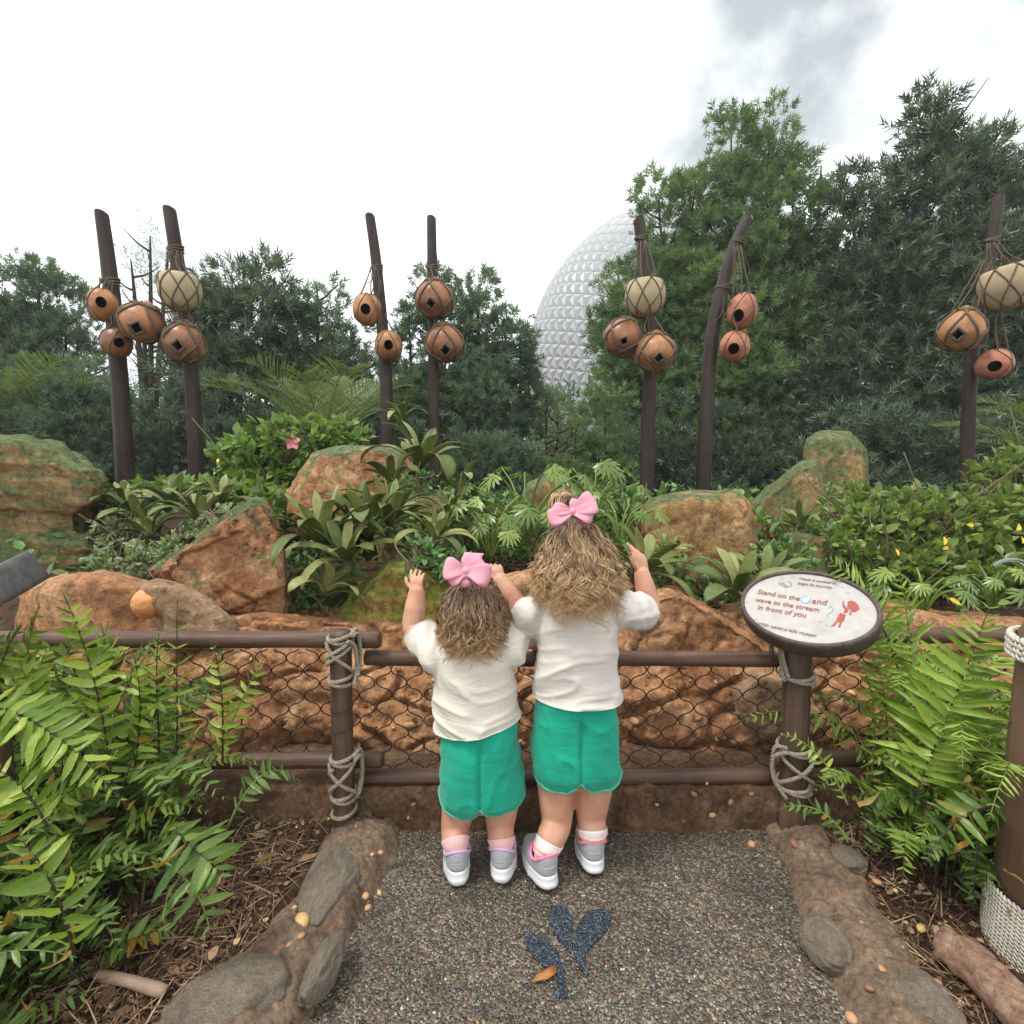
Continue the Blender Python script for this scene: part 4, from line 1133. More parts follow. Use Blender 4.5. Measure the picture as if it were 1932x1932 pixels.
def gourd(label, kind, px, py, w, h, Yg, mat, tie, hole=None, hs=0.2, lean=0.0, cords=5, straps=7):
    """kind round / tear / bowl; tie: where the cords run to"""
    c = P(px, py, Yg)
    s = Yg * 0.95 / 966
    rx, rz = w * s / 2 / math.sqrt(1 + ((px - 966) / 966) ** 2), h * s / 2
    root = thing("gourd", label, "gourd" if kind != "bowl" else "hanging bowl", (c.x, c.y, c.z - rz), "gourds and bowls hung on the poles")
    if kind == "bowl": root.name = "hanging_bowl"
    Rm = Matrix.Rotation(lean, 3, 'Y')
    def prof(d):
        """surface point for unit directions d (N,3)"""
        z = d[:, 2]; hr = np.hypot(d[:, 0], d[:, 1]) + 1e-9
        th_ = np.arccos(np.clip(z, -1, 1))
        if kind == "round": rad, zz = np.sin(th_) ** 0.95, np.cos(th_) * 1.0
        elif kind == "tear":
            neck = np.clip(1 - th_ / 1.15, 0, 1)
            rad = np.sin(th_) ** 0.95 * (1 - 0.50 * neck ** 0.9); zz = np.cos(th_) * 0.95 + 0.16 * neck - 0.06
            rad = rad * (1 + 0.08 * np.exp(-((th_ - 1.9) / 0.5) ** 2))
        else:
            rad = np.sin(th_) ** 0.62 * (1 - 0.16 * np.clip(-z, 0, 1)); zz = np.sign(z) * np.abs(z) ** 0.9
            zz = np.minimum(zz, 0.70) + 0.06
        lump = 1 + 0.035 * fbm(d * 1.6 + px, 2, int(px))
        q = np.stack([d[:, 0] / hr * rad * rx, d[:, 1] / hr * rad * rx, zz * rz], 1) * lump[:, None]
        return q @ np.array(Rm).T + np.array(tuple(c))
    # shell around the hole axis
    if hole:
        hd = (P(hole[0], hole[1], Yg) - c); tc = (Vector((0, 0, CAM_H)) - c).normalized(); ax = (tc * 0.92 + Vector((hd.x / rx * 0.8, 0, hd.z / rz * 0.9))).normalized()
    else: ax = Vector((0, 0, -1))
    e1 = ax.cross(Vector((0, 0, 1)) if hole else Vector((1, 0, 0))).normalized(); e2 = ax.cross(e1)
    n1, n2 = 28, 20
    D = []
    for i in range(n2 + 1):
        for j in range(n1):
            ph = j * 2 * math.pi / n1
            p0 = 0.0 if not hole else (hs if kind == "round" else hs * 1.05 / (abs(math.cos(ph)) * 1.15 + abs(math.sin(ph))))
            psi = p0 + (math.pi - p0) * (i / n2)
            D.append(ax * math.cos(psi) + (e1 * math.cos(ph) + e2 * math.sin(ph)) * math.sin(psi))
    D = np.array([tuple(d) for d in D])
    V = prof(D)
    F = [[i * n1 + j, i * n1 + (j + 1) % n1, (i + 1) * n1 + (j + 1) % n1, (i + 1) * n1 + j] for i in range(n2) for j in range(n1)]
    mesh("shell", V, F, mat, root)
    if hole:
        V2 = prof(D); V2 = np.array(tuple(c)) + (V2 - np.array(tuple(c))) * 0.93
        V2[:n1] = np.array(tuple(c)) + (V[:n1] - np.array(tuple(c))) * 0.995
        mesh("lining", V2, [f[::-1] for f in F], M_G_IN, root)
    # net of cords following the surface
    mb = MB()
    if kind == "bowl": fam, tw, r_ = 7, 0.85, 0.0068
    elif straps: fam, tw, r_ = straps, 0.9, 0.0130
    else: fam, tw, r_ = 5, 0.5, 0.0048
    t0_, t1_ = (0.55, 2.75) if kind != "round" else (0.25, 2.9)
    for sgn in (1, -1):
        for k in range(fam):
            tt_ = np.linspace(t0_, t1_, 22)
            lo = k * 2 * math.pi / fam + sgn * tw * (tt_ - 1.6) / 1.2 * (math.pi / fam) * 2.0 + px
            d = np.stack([np.sin(tt_) * np.cos(lo), np.sin(tt_) * np.sin(lo), np.cos(tt_)], 1)
            V, F = tube(np.array(tuple(c)) + (prof(d) - np.array(tuple(c))) * 1.015, r_, 5)
            if hole and kind != "bowl":
                keep = (d @ np.array(tuple(ax))) > math.cos(hs * 1.15)
                if keep.any(): continue
            mb.add(V, F, rnd.random())
    if kind == "tear":
        for zc in (0.72,):
            lo = np.linspace(0, 2 * math.pi, 26); d = np.stack([np.sin(zc) * np.cos(lo), np.sin(zc) * np.sin(lo), 0 * lo + np.cos(zc)], 1)
            V, F = tube(np.array(tuple(c)) + (prof(d) - np.array(tuple(c))) * 1.02, 0.016, 6); mb.add(V, F, 0.4)
        if hole:
            V, F = tube(np.array(tuple(c)) + (np.concatenate([V_ for V_ in [prof(D[:n1])]] + [prof(D[:1])]) - np.array(tuple(c))) * 1.015, 0.014, 5); mb.add(V, F, 0.1)
    mb.build("net", M_ROPE_D, root)
    # hanging cords
    mb = MB()
    tp = P(tie[0], tie[1], Yg + 0.02)
    for k in range(cords):
        a = k * 2 * math.pi / cords + 0.4
        q = Vector((c.x + rx * 0.62 * math.cos(a), c.y + rx * 0.62 * math.sin(a), c.z + rz * 0.78))
        t3 = tp + Vector((0.04 * math.cos(a), 0.04 * math.sin(a), rnd.uniform(-0.02, 0.02)))
        m_ = (q + t3) / 2 + Vector((rnd.uniform(-0.03, 0.03), 0, -0.02))
        V, F = tube(catmull([q, m_, t3], 5), 0.0065, 5); mb.add(V, F, rnd.random())
    for k in range(3):
        a = rnd.random() * 6; q = tp + Vector((0.05 * math.cos(a), -0.03, 0)); e = q + Vector((rnd.uniform(-0.12, 0.12), 0.02, -rnd.uniform(0.15, 0.35)))
        V, F = tube(catmull([q, (q + e) / 2 + Vector((0.03, 0, -0.04)), e], 5), 0.0045, 4); mb.add(V, F, rnd.random())
    mb.build("cord", M_ROPE_D, root)
    return root
ya, yb, yc, yd, ye, yf, yg_ = Y1 - 0.20, Y1 - 0.05, Y3 - 0.18, Y3 + 0.02, Y5 - 0.25, Y6 - 0.2, Y7 - 0.25
gourd("round orange gourd with a dark round hole, upper of two on the outermost pole", "round", 194, 575, 66, 62, ya, M_G_OR, (203, 525), (190, 569), 0.34, straps=0)
gourd("small brown round-holed gourd, lower of two on the outermost pole", "round", 220, 646, 66, 56, ya, M_G_BR, (214, 590), (226, 646), 0.33, straps=0, cords=3)
gourd("big netted gourd with diamond hole hung between the first two poles", "tear", 268, 606, 90, 80, ya - 0.05, M_G_OR, (318, 590), (264, 612), 0.36, lean=R(20), cords=3)
gourd("cream bowl in a cord net on the second pole", "bowl", 340, 550, 88, 76, yb - 0.15, M_G_CR, (332, 476))
gourd("reddish netted gourd with a diamond hole below the cream bowl", "tear", 347, 644, 82, 82, yb - 0.12, M_G_BR, (352, 590), (338, 648), 0.34, lean=R(10), cords=3)
gourd("round gourd with a hole, beside the slim leaning pole's upper half", "round", 693, 584, 56, 60, yc, M_G_OR, (706, 508), (689, 582), 0.34, straps=0)
gourd("round orange gourd on the slim leaning pole, below another round one", "round", 733, 652, 54, 58, yc + 0.02, M_G_OR, (722, 598), (733, 650), 0.32, straps=0)
gourd("teardrop gourd wrapped in straps, upper one on the straight slim pole", "tear", 820, 562, 70, 76, yd, M_G_BR, (815, 510), (812, 572), 0.30, cords=3)
gourd("teardrop gourd with an orange neck, lower one on the straight slim pole", "tear", 839, 645, 70, 78, yd, M_G_BR, (824, 590), (838, 662), 0.32, lean=R(-5), cords=2)
gourd("cream bowl in a cord net next to the silver sphere", "bowl", 1217, 562, 79, 77, ye, M_G_CR, (1211, 458))
gourd("netted brown gourd tilted against the pole, under the bowl by the sphere", "tear", 1177, 634, 72, 76, ye + 0.05, M_G_BR, (1214, 600), (1186, 644), 0.26, lean=R(24), cords=2)
gourd("orange gourd in a strap net with diamond opening, lowest by the sphere", "tear", 1237, 662, 76, 78, ye - 0.08, M_G_OR, (1228, 600), (1244, 676), 0.30, cords=4)
gourd("terracotta gourd with a round hole, upper one on the curved pole", "round", 1400, 587, 60, 68, yf, M_G_TC, (1392, 466), (1394, 599), 0.36, straps=0, lean=R(10))
gourd("terracotta gourd with a round hole, lower one beside the curved pole", "round", 1386, 654, 61, 60, yf, M_G_TC, (1372, 560), (1384, 658), 0.36, straps=0, cords=3)
gourd("large cream bowl in a cord net cut off by the photo's edge", "bowl", 1898, 540, 116, 92, yg_ - 0.1, M_G_CR, (1872, 462), lean=R(-14))
gourd("tan netted gourd with a diamond hole beside the large cut-off bowl", "tear", 1815, 620, 94, 84, yg_, M_G_OR, (1862, 490), (1808, 634), 0.32, lean=R(6), cords=4)
gourd("flattened terracotta gourd with a round hole under the large cut-off bowl", "round", 1876, 687, 82, 58, yg_, M_G_TC, (1876, 590), (1876, 687), 0.36, straps=0, lean=R(-12))
# twig tying the netted gourd to the second pole
# ---------------------------------------------------------------- the two girls
m_skin, n, l, b = nt("skin", 0.5, 0.35)
v = objco(n, l)
g = noise(n, l, 16, 5, 0.65, v)
r1 = ramp(n, [(0.3, (0.490, 0.202, 0.133)), (0.5, (0.516, 0.275, 0.176)), (0.7, (0.568, 0.331, 0.224))]); l.new(g.outputs[0], r1.inputs[0])
l.new(r1.outputs[0], b.inputs["Base Color"])
b.inputs["Subsurface Weight"].default_value = 0.12
b.inputs["Subsurface Radius"].default_value = (0.012, 0.005, 0.003)
b.inputs["Subsurface Scale"].default_value = 0.5
M_SKIN = m_skin
def cloth_mat(name, c, var=0.06, weave=900, rough=0.9, crease=0.007):
    m, n, l, b = nt(name, rough, 0.15)
    v = objco(n, l)
    g = noise(n, l, 16, 4, 0.6, v); w = noise(n, l, weave, 2, 0.5, v)
    r = ramp(n, [(0.3, tuple(x * (1 - var) for x in c)), (0.7, tuple(x * (1 + var) for x in c))]); l.new(g.outputs[0], r.inputs[0])
    r2 = ramp(n, [(0.3, (0.93, 0.93, 0.93)), (0.7, (1.05, 1.05, 1.05))]); l.new(w.outputs[0], r2.inputs[0])
    l.new(mix(n, l, 1.0, r.outputs[0], r2.outputs[0], 'MULTIPLY'), b.inputs["Base Color"])
    k = bump(n, l, w.outputs[0], 0.25, 0.0012, b)
    cr = noise(n, l, 1.0, 5, 0.6, objco(n, l, (7, 7, 22)), 1.6)
    k2 = n.new("ShaderNodeBump"); k2.inputs["Strength"].default_value = 0.45; k2.inputs["Distance"].default_value = crease
    l.new(cr.outputs[0], k2.inputs["Height"]); l.new(k2.outputs[0], k.inputs["Normal"])
    b.inputs["Sheen Weight"].default_value = 0.15
    return m
M_SHIRT = cloth_mat("cream_cotton", (0.600, 0.548, 0.474))
M_SHIRT2 = cloth_mat("white_cotton", (0.600, 0.557, 0.500))
M_SHORTS = cloth_mat("green_terry", (0.010, 0.320, 0.209), 0.1, 600)
M_PIPING = cloth_mat("pale_green_trim", (0.057, 0.394, 0.283), 0.05, 900)
M_BOW = cloth_mat("pink_ribbon", (0.705, 0.310, 0.378), 0.05, 500, 0.6)
M_SHOE = cloth_mat("grey_shoe_fabric", (0.340, 0.353, 0.357), 0.06, 700, 0.75)
M_SHOE_L = cloth_mat("lilac_grey_fabric", (0.391, 0.374, 0.408), 0.06, 700, 0.75)
M_SOLE = plain_mat("white_sole", (0.686, 0.686, 0.686), 0.5, 0.35, 0.03)
M_TREAD = plain_mat("dark_tread", (0.06, 0.065, 0.07), 0.7, 0.3, 0.1)
M_PINK = cloth_mat("pink_lining", (0.720, 0.216, 0.378), 0.06, 700)
M_LILAC = cloth_mat("lilac_lining", (0.504, 0.324, 0.540), 0.06, 700)
M_SOCK_W = cloth_mat("white_sock", (0.686, 0.642, 0.634), 0.05, 500)
M_SOCK_P = cloth_mat("pink_sock", (0.702, 0.414, 0.396), 0.05, 500)
M_STRIPE = cloth_mat("coral_stripe", (0.76, 0.36, 0.30), 0.05, 500)
M_NAIL = plain_mat("red_nail_varnish", (0.55, 0.06, 0.06), 0.25, 0.5, 0.05)
M_EYE = plain_mat("eye", (0.75, 0.74, 0.72), 0.2, 0.5, 0.03)
M_LIP = plain_mat("lip", (0.50, 0.20, 0.17), 0.5, 0.3, 0.1)

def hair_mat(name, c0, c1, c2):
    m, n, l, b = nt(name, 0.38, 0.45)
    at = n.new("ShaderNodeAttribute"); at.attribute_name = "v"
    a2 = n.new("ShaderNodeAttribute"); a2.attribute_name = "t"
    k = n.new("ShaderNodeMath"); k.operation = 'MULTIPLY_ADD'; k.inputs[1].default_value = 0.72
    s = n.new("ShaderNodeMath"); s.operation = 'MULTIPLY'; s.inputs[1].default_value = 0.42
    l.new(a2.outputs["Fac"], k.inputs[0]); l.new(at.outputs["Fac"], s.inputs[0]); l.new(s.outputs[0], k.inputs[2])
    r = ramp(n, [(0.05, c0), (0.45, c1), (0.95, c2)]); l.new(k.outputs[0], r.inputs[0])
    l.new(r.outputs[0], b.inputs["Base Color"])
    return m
M_SCALP = plain_mat("hair_roots", (0.10, 0.058, 0.032), 0.9, 0.1, 0.25, 90, 0.3, 0.002)
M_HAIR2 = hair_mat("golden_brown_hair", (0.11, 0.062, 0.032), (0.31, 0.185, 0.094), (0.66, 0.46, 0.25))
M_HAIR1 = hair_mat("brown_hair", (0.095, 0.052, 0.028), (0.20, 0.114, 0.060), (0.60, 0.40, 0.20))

def loft(rings, n_=28, pw=2.0):
    """rings: (cx, cy, cz, rx, ry) stacked ellipses, closed"""
    V, F = [], []
    for cx, cy, cz, rx, ry in rings:
        for j in range(n_):
            a = j * 2 * math.pi / n_
            ca, sa_ = math.cos(a), math.sin(a)
            V.append((cx + rx * math.copysign(abs(ca) ** (2 / pw), ca), cy + ry * math.copysign(abs(sa_) ** (2 / pw), sa_), cz))
    k = len(rings)
    for i in range(k - 1):
        for j in range(n_):
            F.append([i * n_ + j, i * n_ + (j + 1) % n_, (i + 1) * n_ + (j + 1) % n_, (i + 1) * n_ + j])
    F.append(list(range(n_))[::-1]); F.append([(k - 1) * n_ + j for j in range(n_)])
    return V, F
def ball_geo(c, r, sub=3):
    bm = bmesh.new(); bmesh.ops.create_icosphere(bm, subdivisions=sub, radius=1)
    V = [(c[0] + v.co.x * r[0], c[1] + v.co.y * r[1], c[2] + v.co.z * r[2]) for v in bm.verts]
    F = [[v.index for v in f.verts] for f in bm.faces]; bm.free()
    return V, F
def limb(mb, pts, rad, n_=6, sides=16):
    p = catmull(pts, n_)
    k = np.linspace(0, len(pts) - 1, len(p))
    r = np.interp(k, np.arange(len(rad)), rad)
    V, F = tube(p, r, sides); mb.add(V, F)
    for q, rr in ((p[0], r[0]), (p[-1], r[-1])):
        V, F = ball_geo(q, (rr, rr, rr), 2); mb.add(V, F)
def hand(mb, wrist, fwd, back, side, size, curls, thumb=(0.5, 0.5), spread=0.12):
    """wrist point, direction of the fingers, normal of the back of the hand, direction towards the thumb"""
    fwd, back, side = fwd.normalized(), back.normalized(), side.normalized()
    L = size
    pc = wrist + fwd * L * 0.26
    M3 = np.array([tuple(side), tuple(back), tuple(fwd)])
    V, F = ball_geo((0, 0, 0), (L * 0.235, L * 0.125, L * 0.30), 3); mb.add(np.array(V) @ M3 + np.array(tuple(pc)), F)
    V, F = ball_geo((0, 0, 0), (L * 0.20, L * 0.12, L * 0.2), 2); mb.add(np.array(V) @ M3 + np.array(tuple(wrist + fwd * L * 0.08)), F)
    for i, (off, ln) in enumerate(((0.195, 0.44), (0.068, 0.49), (-0.062, 0.46), (-0.185, 0.37))):
        p0 = wrist + fwd * L * 0.42 + side * L * off
        d = (fwd + side * spread * off * 6).normalized()
        pts = [p0 - d * L * 0.06, p0]
        a = 0.0; p = p0
        for j, f in enumerate((0.45, 0.32, 0.26)):
            a += curls[i] * (0.9 if j == 0 else 1.15)
            q = d * math.cos(a) - back * math.sin(a)
            p = p + q * L * ln * f
            pts.append(p)
        limb(mb, pts, [L * 0.056, L * 0.058, L * 0.054, L * 0.050, L * 0.040], 4, 10)
    p0 = wrist + fwd * L * 0.14 + side * L * 0.17
    d1 = (side * 0.75 + fwd * 0.65 - back * thumb[0] * 0.5).normalized()
    p1 = p0 + d1 * L * 0.20
    d2 = (side * 0.35 + fwd * 0.9 - back * thumb[1] * 0.7).normalized()
    p2 = p1 + d2 * L * 0.17; p3 = p2 + (d2 - back * 0.2).normalized() * L * 0.10
    limb(mb, [p0, p1, p2, p3], [L * 0.085, L * 0.075, L * 0.066, L * 0.05], 4, 10)
    return p3

def cut_below(me, p, nrm, near=None, radius=1.0):
    """open the mesh along a plane: drop what lies on the +nrm side (only near a point when given)"""
    bm = bmesh.new(); bm.from_mesh(me)
    p, nrm = Vector(p), Vector(nrm).normalized()
    ok = (lambda c: True) if near is None else (lambda c: (c - Vector(near)).length < radius)
    fs = [f for f in bm.faces if ok(f.calc_center_median())]
    geom = list({e for f in fs for e in f.edges}) + list({v for f in fs for v in f.verts}) + fs
    bmesh.ops.bisect_plane(bm, geom=geom, plane_co=p, plane_no=nrm, dist=1e-6)
    dead = [f for f in bm.faces if ok(f.calc_center_median()) and (f.calc_center_median() - p).dot(nrm) > 1e-6]
    bmesh.ops.delete(bm, geom=dead, context='FACES')
    bmesh.ops.delete(bm, geom=[v for v in bm.verts if not v.link_faces], context='VERTS')
    bm.to_mesh(me); bm.free(); me.update()
def boundary_loops(me):
    bm = bmesh.new(); bm.from_mesh(me)
    nxt = {}
    for e in bm.edges:
        if len(e.link_faces) == 1:
            for a, b_ in ((0, 1), (1, 0)): nxt.setdefault(e.verts[a].index, []).append(e.verts[b_].index)
    co = {v.index: np.array(v.co) for v in bm.verts}
    bm.free()
    loops, seen = [], set()
    for s in nxt:
        if s in seen: continue
        lp_, cur, prev = [s], s, None
        seen.add(s)
        while True:
            c = [q for q in nxt[cur] if q != prev and (q not in seen)]
            if not c: break
            prev, cur = cur, c[0]; seen.add(cur); lp_.append(cur)
        loops.append(np.array([co[i] for i in lp_]))
    return loops
def smooth_loop(lp_, it=3):
    for _ in range(it): lp_ = (np.roll(lp_, 1, 0) + lp_ + np.roll(lp_, -1, 0)) / 3
    return np.concatenate([lp_, lp_[:2]])
def solidify(o, t, off=-1.0):
    m = o.modifiers.new("thickness", 'SOLIDIFY'); m.thickness = t; m.offset = off; m.use_rim = True

def strands(C, locks, per, S, wid, curl, wave, lock_fn, seed, rough=0.004, jit=0.012, conv=0.55, thick=0.001):
    """lock_fn(rs) -> control points (4) of one lock; returns vertex/face arrays of many thin hairs"""
    rs = np.random.RandomState(seed)
    s = np.linspace(0, 1, S)
    PTS, VV, TT = [], [], []
    for k in range(locks):
        c, amp, wl_ = lock_fn(rs)
        g = bez(*c, S)
        T = np.gradient(g, axis=0); T /= np.linalg.norm(T, axis=1)[:, None] + 1e-9
        a = np.cross(T, rs.randn(3)); a /= np.linalg.norm(a, axis=1)[:, None] + 1e-9
        bb = np.cross(T, a)
        L = np.concatenate([[0], np.cumsum(np.linalg.norm(np.diff(g, axis=0), axis=1))])
        ph0 = rs.rand() * 6.28; dirn = 1 if rs.rand() < 0.5 else -1
        vl = rs.rand()
        for _ in range(per):
            off = rs.randn(3) * jit
            ph = ph0 + rs.randn() * 0.22
            A = amp * (0.85 + 0.3 * rs.rand()) * s ** 1.55
            th_ = dirn * (L / wl_ * 6.283) + ph
            p = g + off[None] * (1 - conv * s)[:, None] + A[:, None] * (np.cos(th_)[:, None] * a + np.sin(th_)[:, None] * bb)
            p = p + rough * (s ** 0.8)[:, None] * np.stack([np.interp(s, np.linspace(0, 1, 6), rs.randn(6)) for _ in range(3)], 1)
            PTS.append(p[: max(4, int(S * (0.72 + 0.28 * rs.rand())))] if rs.rand() < 0.4 else p)
            VV.append(np.clip(0.65 * vl + 0.35 * rs.rand(), 0, 1))
    mbv, mbf, av, atv, n0 = [], [], [], [], 0
    ang = np.arange(3) * 2 * math.pi / 3
    for p, vv in zip(PTS, VV):
        k = len(p)
        T = np.gradient(p, axis=0); T /= np.linalg.norm(T, axis=1)[:, None] + 1e-9
        N_ = np.cross(T, (0.3, 0.9, 0.31)); N_ /= np.linalg.norm(N_, axis=1)[:, None] + 1e-9
        B_ = np.cross(T, N_)
        tt_ = np.linspace(0, 1, k)
        r = thick * (1.0 - 0.75 * tt_ ** 3)
        o_ = p - np.array(tuple(C)); sd_ = np.cross(T, o_); sd_ /= np.linalg.norm(sd_, axis=1)[:, None] + 1e-9
        sd_ = sd_ + 0.5 * np.cross(T, sd_) * np.sin(np.linspace(0, 9, k) + vv * 40)[:, None]
        V = np.stack([p + sd_ * r[:, None] * 1.15, p - sd_ * r[:, None] * 1.15], 1)
        i = np.arange(k - 1) * 2
        mbv.append(V.reshape(-1, 3)); mbf.append(np.stack([i, i + 1, i + 3, i + 2], 1) + n0); n0 += 2 * k
        av.append(np.full(2 * k, vv)); atv.append(np.repeat(tt_, 2))
    return np.concatenate(mbv), np.concatenate(mbf), np.concatenate(av), np.concatenate(atv)

def bow(parent, c, right, up, out, loops, knot, tails):
    """ribbon bow: loops (angle, length, width, puff), each a bent band that returns to the knot"""
    c, right, up, out = (np.array(tuple(x), float) for x in (c, right, up, out))
    root = None
    for k, (ang, L, wd, puff) in enumerate(loops):
        u = right * math.cos(R(ang)) + up * math.sin(R(ang)); w = -right * math.sin(R(ang)) + up * math.cos(R(ang))
        S, Wn = 26, 7
        V = []
        for i in range(S):
            t = i / (S - 1) * 2 * math.pi
            d = L * (1 - math.cos(t)) / 2
            h = puff * math.sin(t) * (0.4 + 0.6 * (1 - math.cos(t)) / 2)
            hw = wd / 2 * (0.28 + 0.72 * min(1.0, (d / L) * 1.5))
            for j in range(Wn):
                q = (j / (Wn - 1) - 0.5) * 2
                V.append(c + u * d + out * (h + 0.004 * q * q * math.sin(t)) + w * (q * hw) + u * (0.006 * (1 - q * q) * (d / L)))
        F = [[i * Wn + j, i * Wn + j + 1, (i + 1) * Wn + j + 1, (i + 1) * Wn + j] for i in range(S - 1) for j in range(Wn - 1)]
        o = mesh("bow_loop", V, F, M_BOW, parent); solidify(o, 0.0012)
    for ang, L, wd, bend in tails:
        u = right * math.cos(R(ang)) + up * math.sin(R(ang)); w = -right * math.sin(R(ang)) + up * math.cos(R(ang))
        V = []
        for i in range(10):
            t = i / 9; hw = wd / 2 * (0.4 + 0.6 * min(1, t * 2))
            for j in range(5):
                q = (j / 4 - 0.5) * 2
                V.append(c + u * (L * t - 0.008 * t * (q + 1)) + out * (bend * math.sin(t * 3) + 0.002 * q * q) + w * q * hw)
        F = [[i * 5 + j, i * 5 + j + 1, (i + 1) * 5 + j + 1, (i + 1) * 5 + j] for i in range(9) for j in range(4)]
        o = mesh("bow_tail", V, F, M_BOW, parent); solidify(o, 0.0012)
    V, F = ball_geo(c + out * 0.004, (knot, knot * 0.8, knot), 3)
    mesh("bow_knot", V, F, M_BOW, parent)

def shoe(root, heel, yaw, L, Wd, lining, upper, tread):
    """heel: ground point under the back of the sole; the foot points along yaw (0 = away from the camera)"""
    M4 = Matrix.Translation(heel + Vector((0, 0, 0.012))) @ Matrix.Rotation(yaw, 4, 'Z') @ Matrix.Rotation(-math.asin(0.011 / L), 4, 'X')
    t = np.linspace(0, 2 * math.pi, 44, endpoint=False)
    def outline(k=1.0, dx=0.0):
        x = Wd / 2 * np.cos(t); y = np.sin(t)
        yy = np.where(y > 0, L * 0.55 * y, L * 0.45 * y) + L * 0.45
        wx = np.where(yy < L * 0.35, 0.93, 1.0 - 0.10 * np.clip((yy - L * 0.7) / (L * 0.3), 0, 1))
        xs = np.sign(x) * np.abs(np.cos(t)) ** 0.72 * Wd / 2 * wx
        return np.stack([xs * k, (yy - L * 0.45) * k + L * 0.45, 0 * x], 1)
    def stack(levels, name, mat):
        V = []; k = len(t)
        for (sc, z, dz) in levels:
            o_ = outline(sc)
            zz = z + dz * np.clip((o_[:, 1] / L - 0.55) / 0.45, 0, 1) ** 2
            V += [M4 @ Vector((q[0], q[1], zq)) for q, zq in zip(o_, zz)]
        F = [[i * k + j, i * k + (j + 1) % k, (i + 1) * k + (j + 1) % k, (i + 1) * k + j] for i in range(len(levels) - 1) for j in range(k)]
        F += [list(range(k))[::-1], [(len(levels) - 1) * k + j for j in range(k)]]
        return mesh(name, V, F, mat, root)
    stack([(0.93, 0.0, 0.01), (0.95, 0.004, 0.01)], "tread", tread)
    sole = stack([(0.95, 0.0041, 0.01), (1.01, 0.007, 0.01), (1.0, 0.016, 0.008), (0.955, 0.021, 0.006), (0.975, 0.028, 0.002), (0.965, 0.036, -0.006), (0.93, 0.038, -0.006)], "sole", M_SOLE)
    # upper: from the sole's outline up to the collar round the ankle
    ac = np.array([0, L * 0.27]); ar = (Wd * 0.465, L * 0.225)
    col_ = np.stack([ac[0] + ar[0] * np.cos(t), ac[1] + ar[1] * np.sin(t)], 1)
    colz = 0.076 + 0.014 * np.clip(-np.sin(t), 0, 1) ** 2 + 0.010 * np.clip(np.sin(t), 0, 1) - 0.006 * np.abs(np.cos(t)) ** 3
    base = outline(0.945)
    V, k, lev = [], len(t), 9
    for i in range(lev):
        f = i / (lev - 1)
        front = np.clip(np.sin(t), 0, 1)
        fx = 1 - np.cos(f * math.pi / 2) ** (0.9 + 0.3 * front)
        xy = base[:, :2] * (1 - fx)[:, None] + col_ * fx[:, None]
        z = 0.034 - 0.006 * front + (colz - 0.034) * (np.sin(f * math.pi / 2) ** (1.0 - 0.25 * front))
        puff = 0.0025 * math.sin(f * math.pi)
        nrm_ = xy - ac; nrm_ /= np.linalg.norm(nrm_, axis=1)[:, None] + 1e-9
        xy = xy + nrm_ * puff
        V += [M4 @ Vector((a, b_, c)) for (a, b_), c in zip(xy, z)]
    F = [[i * k + j, i * k + (j + 1) % k, (i + 1) * k + (j + 1) % k, (i + 1) * k + j] for i in range(lev - 1) for j in range(k)]
    o = mesh("upper", V, F, upper, root); solidify(o, 0.003)
    rim = [M4 @ Vector((a, b_, c)) for (a, b_), c in zip(col_, colz)]
    V, F = tube(np.array([tuple(q) for q in rim + rim[:1]]), 0.0042, 8); mesh("collar", V, F, lining, root)
    inner = [M4 @ Vector((ac[0] + (a - ac[0]) * 0.93, ac[1] + (b_ - ac[1]) * 0.93, c - d)) for d in (0.001, 0.02) for (a, b_), c in zip(col_, colz)]
    mesh("lining", inner, [[j, (j + 1) % k, k + (j + 1) % k, k + j] for j in range(k)], lining, root)
    # stitched seam and heel tab
    sm = []
    for j in list(range(26, 41)):
        q = base[j] * 0.5 + np.array([*col_[j], 0]) * 0.5
        sm.append(M4 @ Vector((base[j][0] * 0.99, base[j][1] * 1.0 - 0.0012, 0.050 + 0.009 * math.sin((j - 26) / 14 * math.pi))))
    V, F = tube(np.array([tuple(q) for q in catmull(sm, 3)]), 0.0012, 5); mesh("seam", V, F, M_SHOE_L, root)
    tb = [M4 @ Vector((0, L * 0.065, 0.082)), M4 @ Vector((0, L * 0.045, 0.090)), M4 @ Vector((0, L * 0.028, 0.082)), M4 @ Vector((0, L * 0.026, 0.074))]
    V, F = tube(catmull(tb, 5), 0.0036, 8, flat=0.5); mesh("heel_tab", V, F, lining, root)
    return M4 @ Vector((0, L * 0.27, 0.06))

def face(root, C, r):
    for sx in (-1, 1):
        V, F = ball_geo((C.x + sx * r[0] * 0.42, C.y + r[1] * 0.80, C.z - r[2] * 0.02), (r[0] * 0.17, r[1] * 0.12, r[0] * 0.13), 2)
        mesh("eye", V, F, M_EYE, root)
    V, F = tube(catmull([C + Vector((-r[0] * 0.28, r[1] * 0.86, -r[2] * 0.56)), C + Vector((0, r[1] * 0.92, -r[2] * 0.60)), C + Vector((r[0] * 0.28, r[1] * 0.86, -r[2] * 0.56))], 6), r[0] * 0.055, 8)
    mesh("mouth", V, F, M_LIP, root)

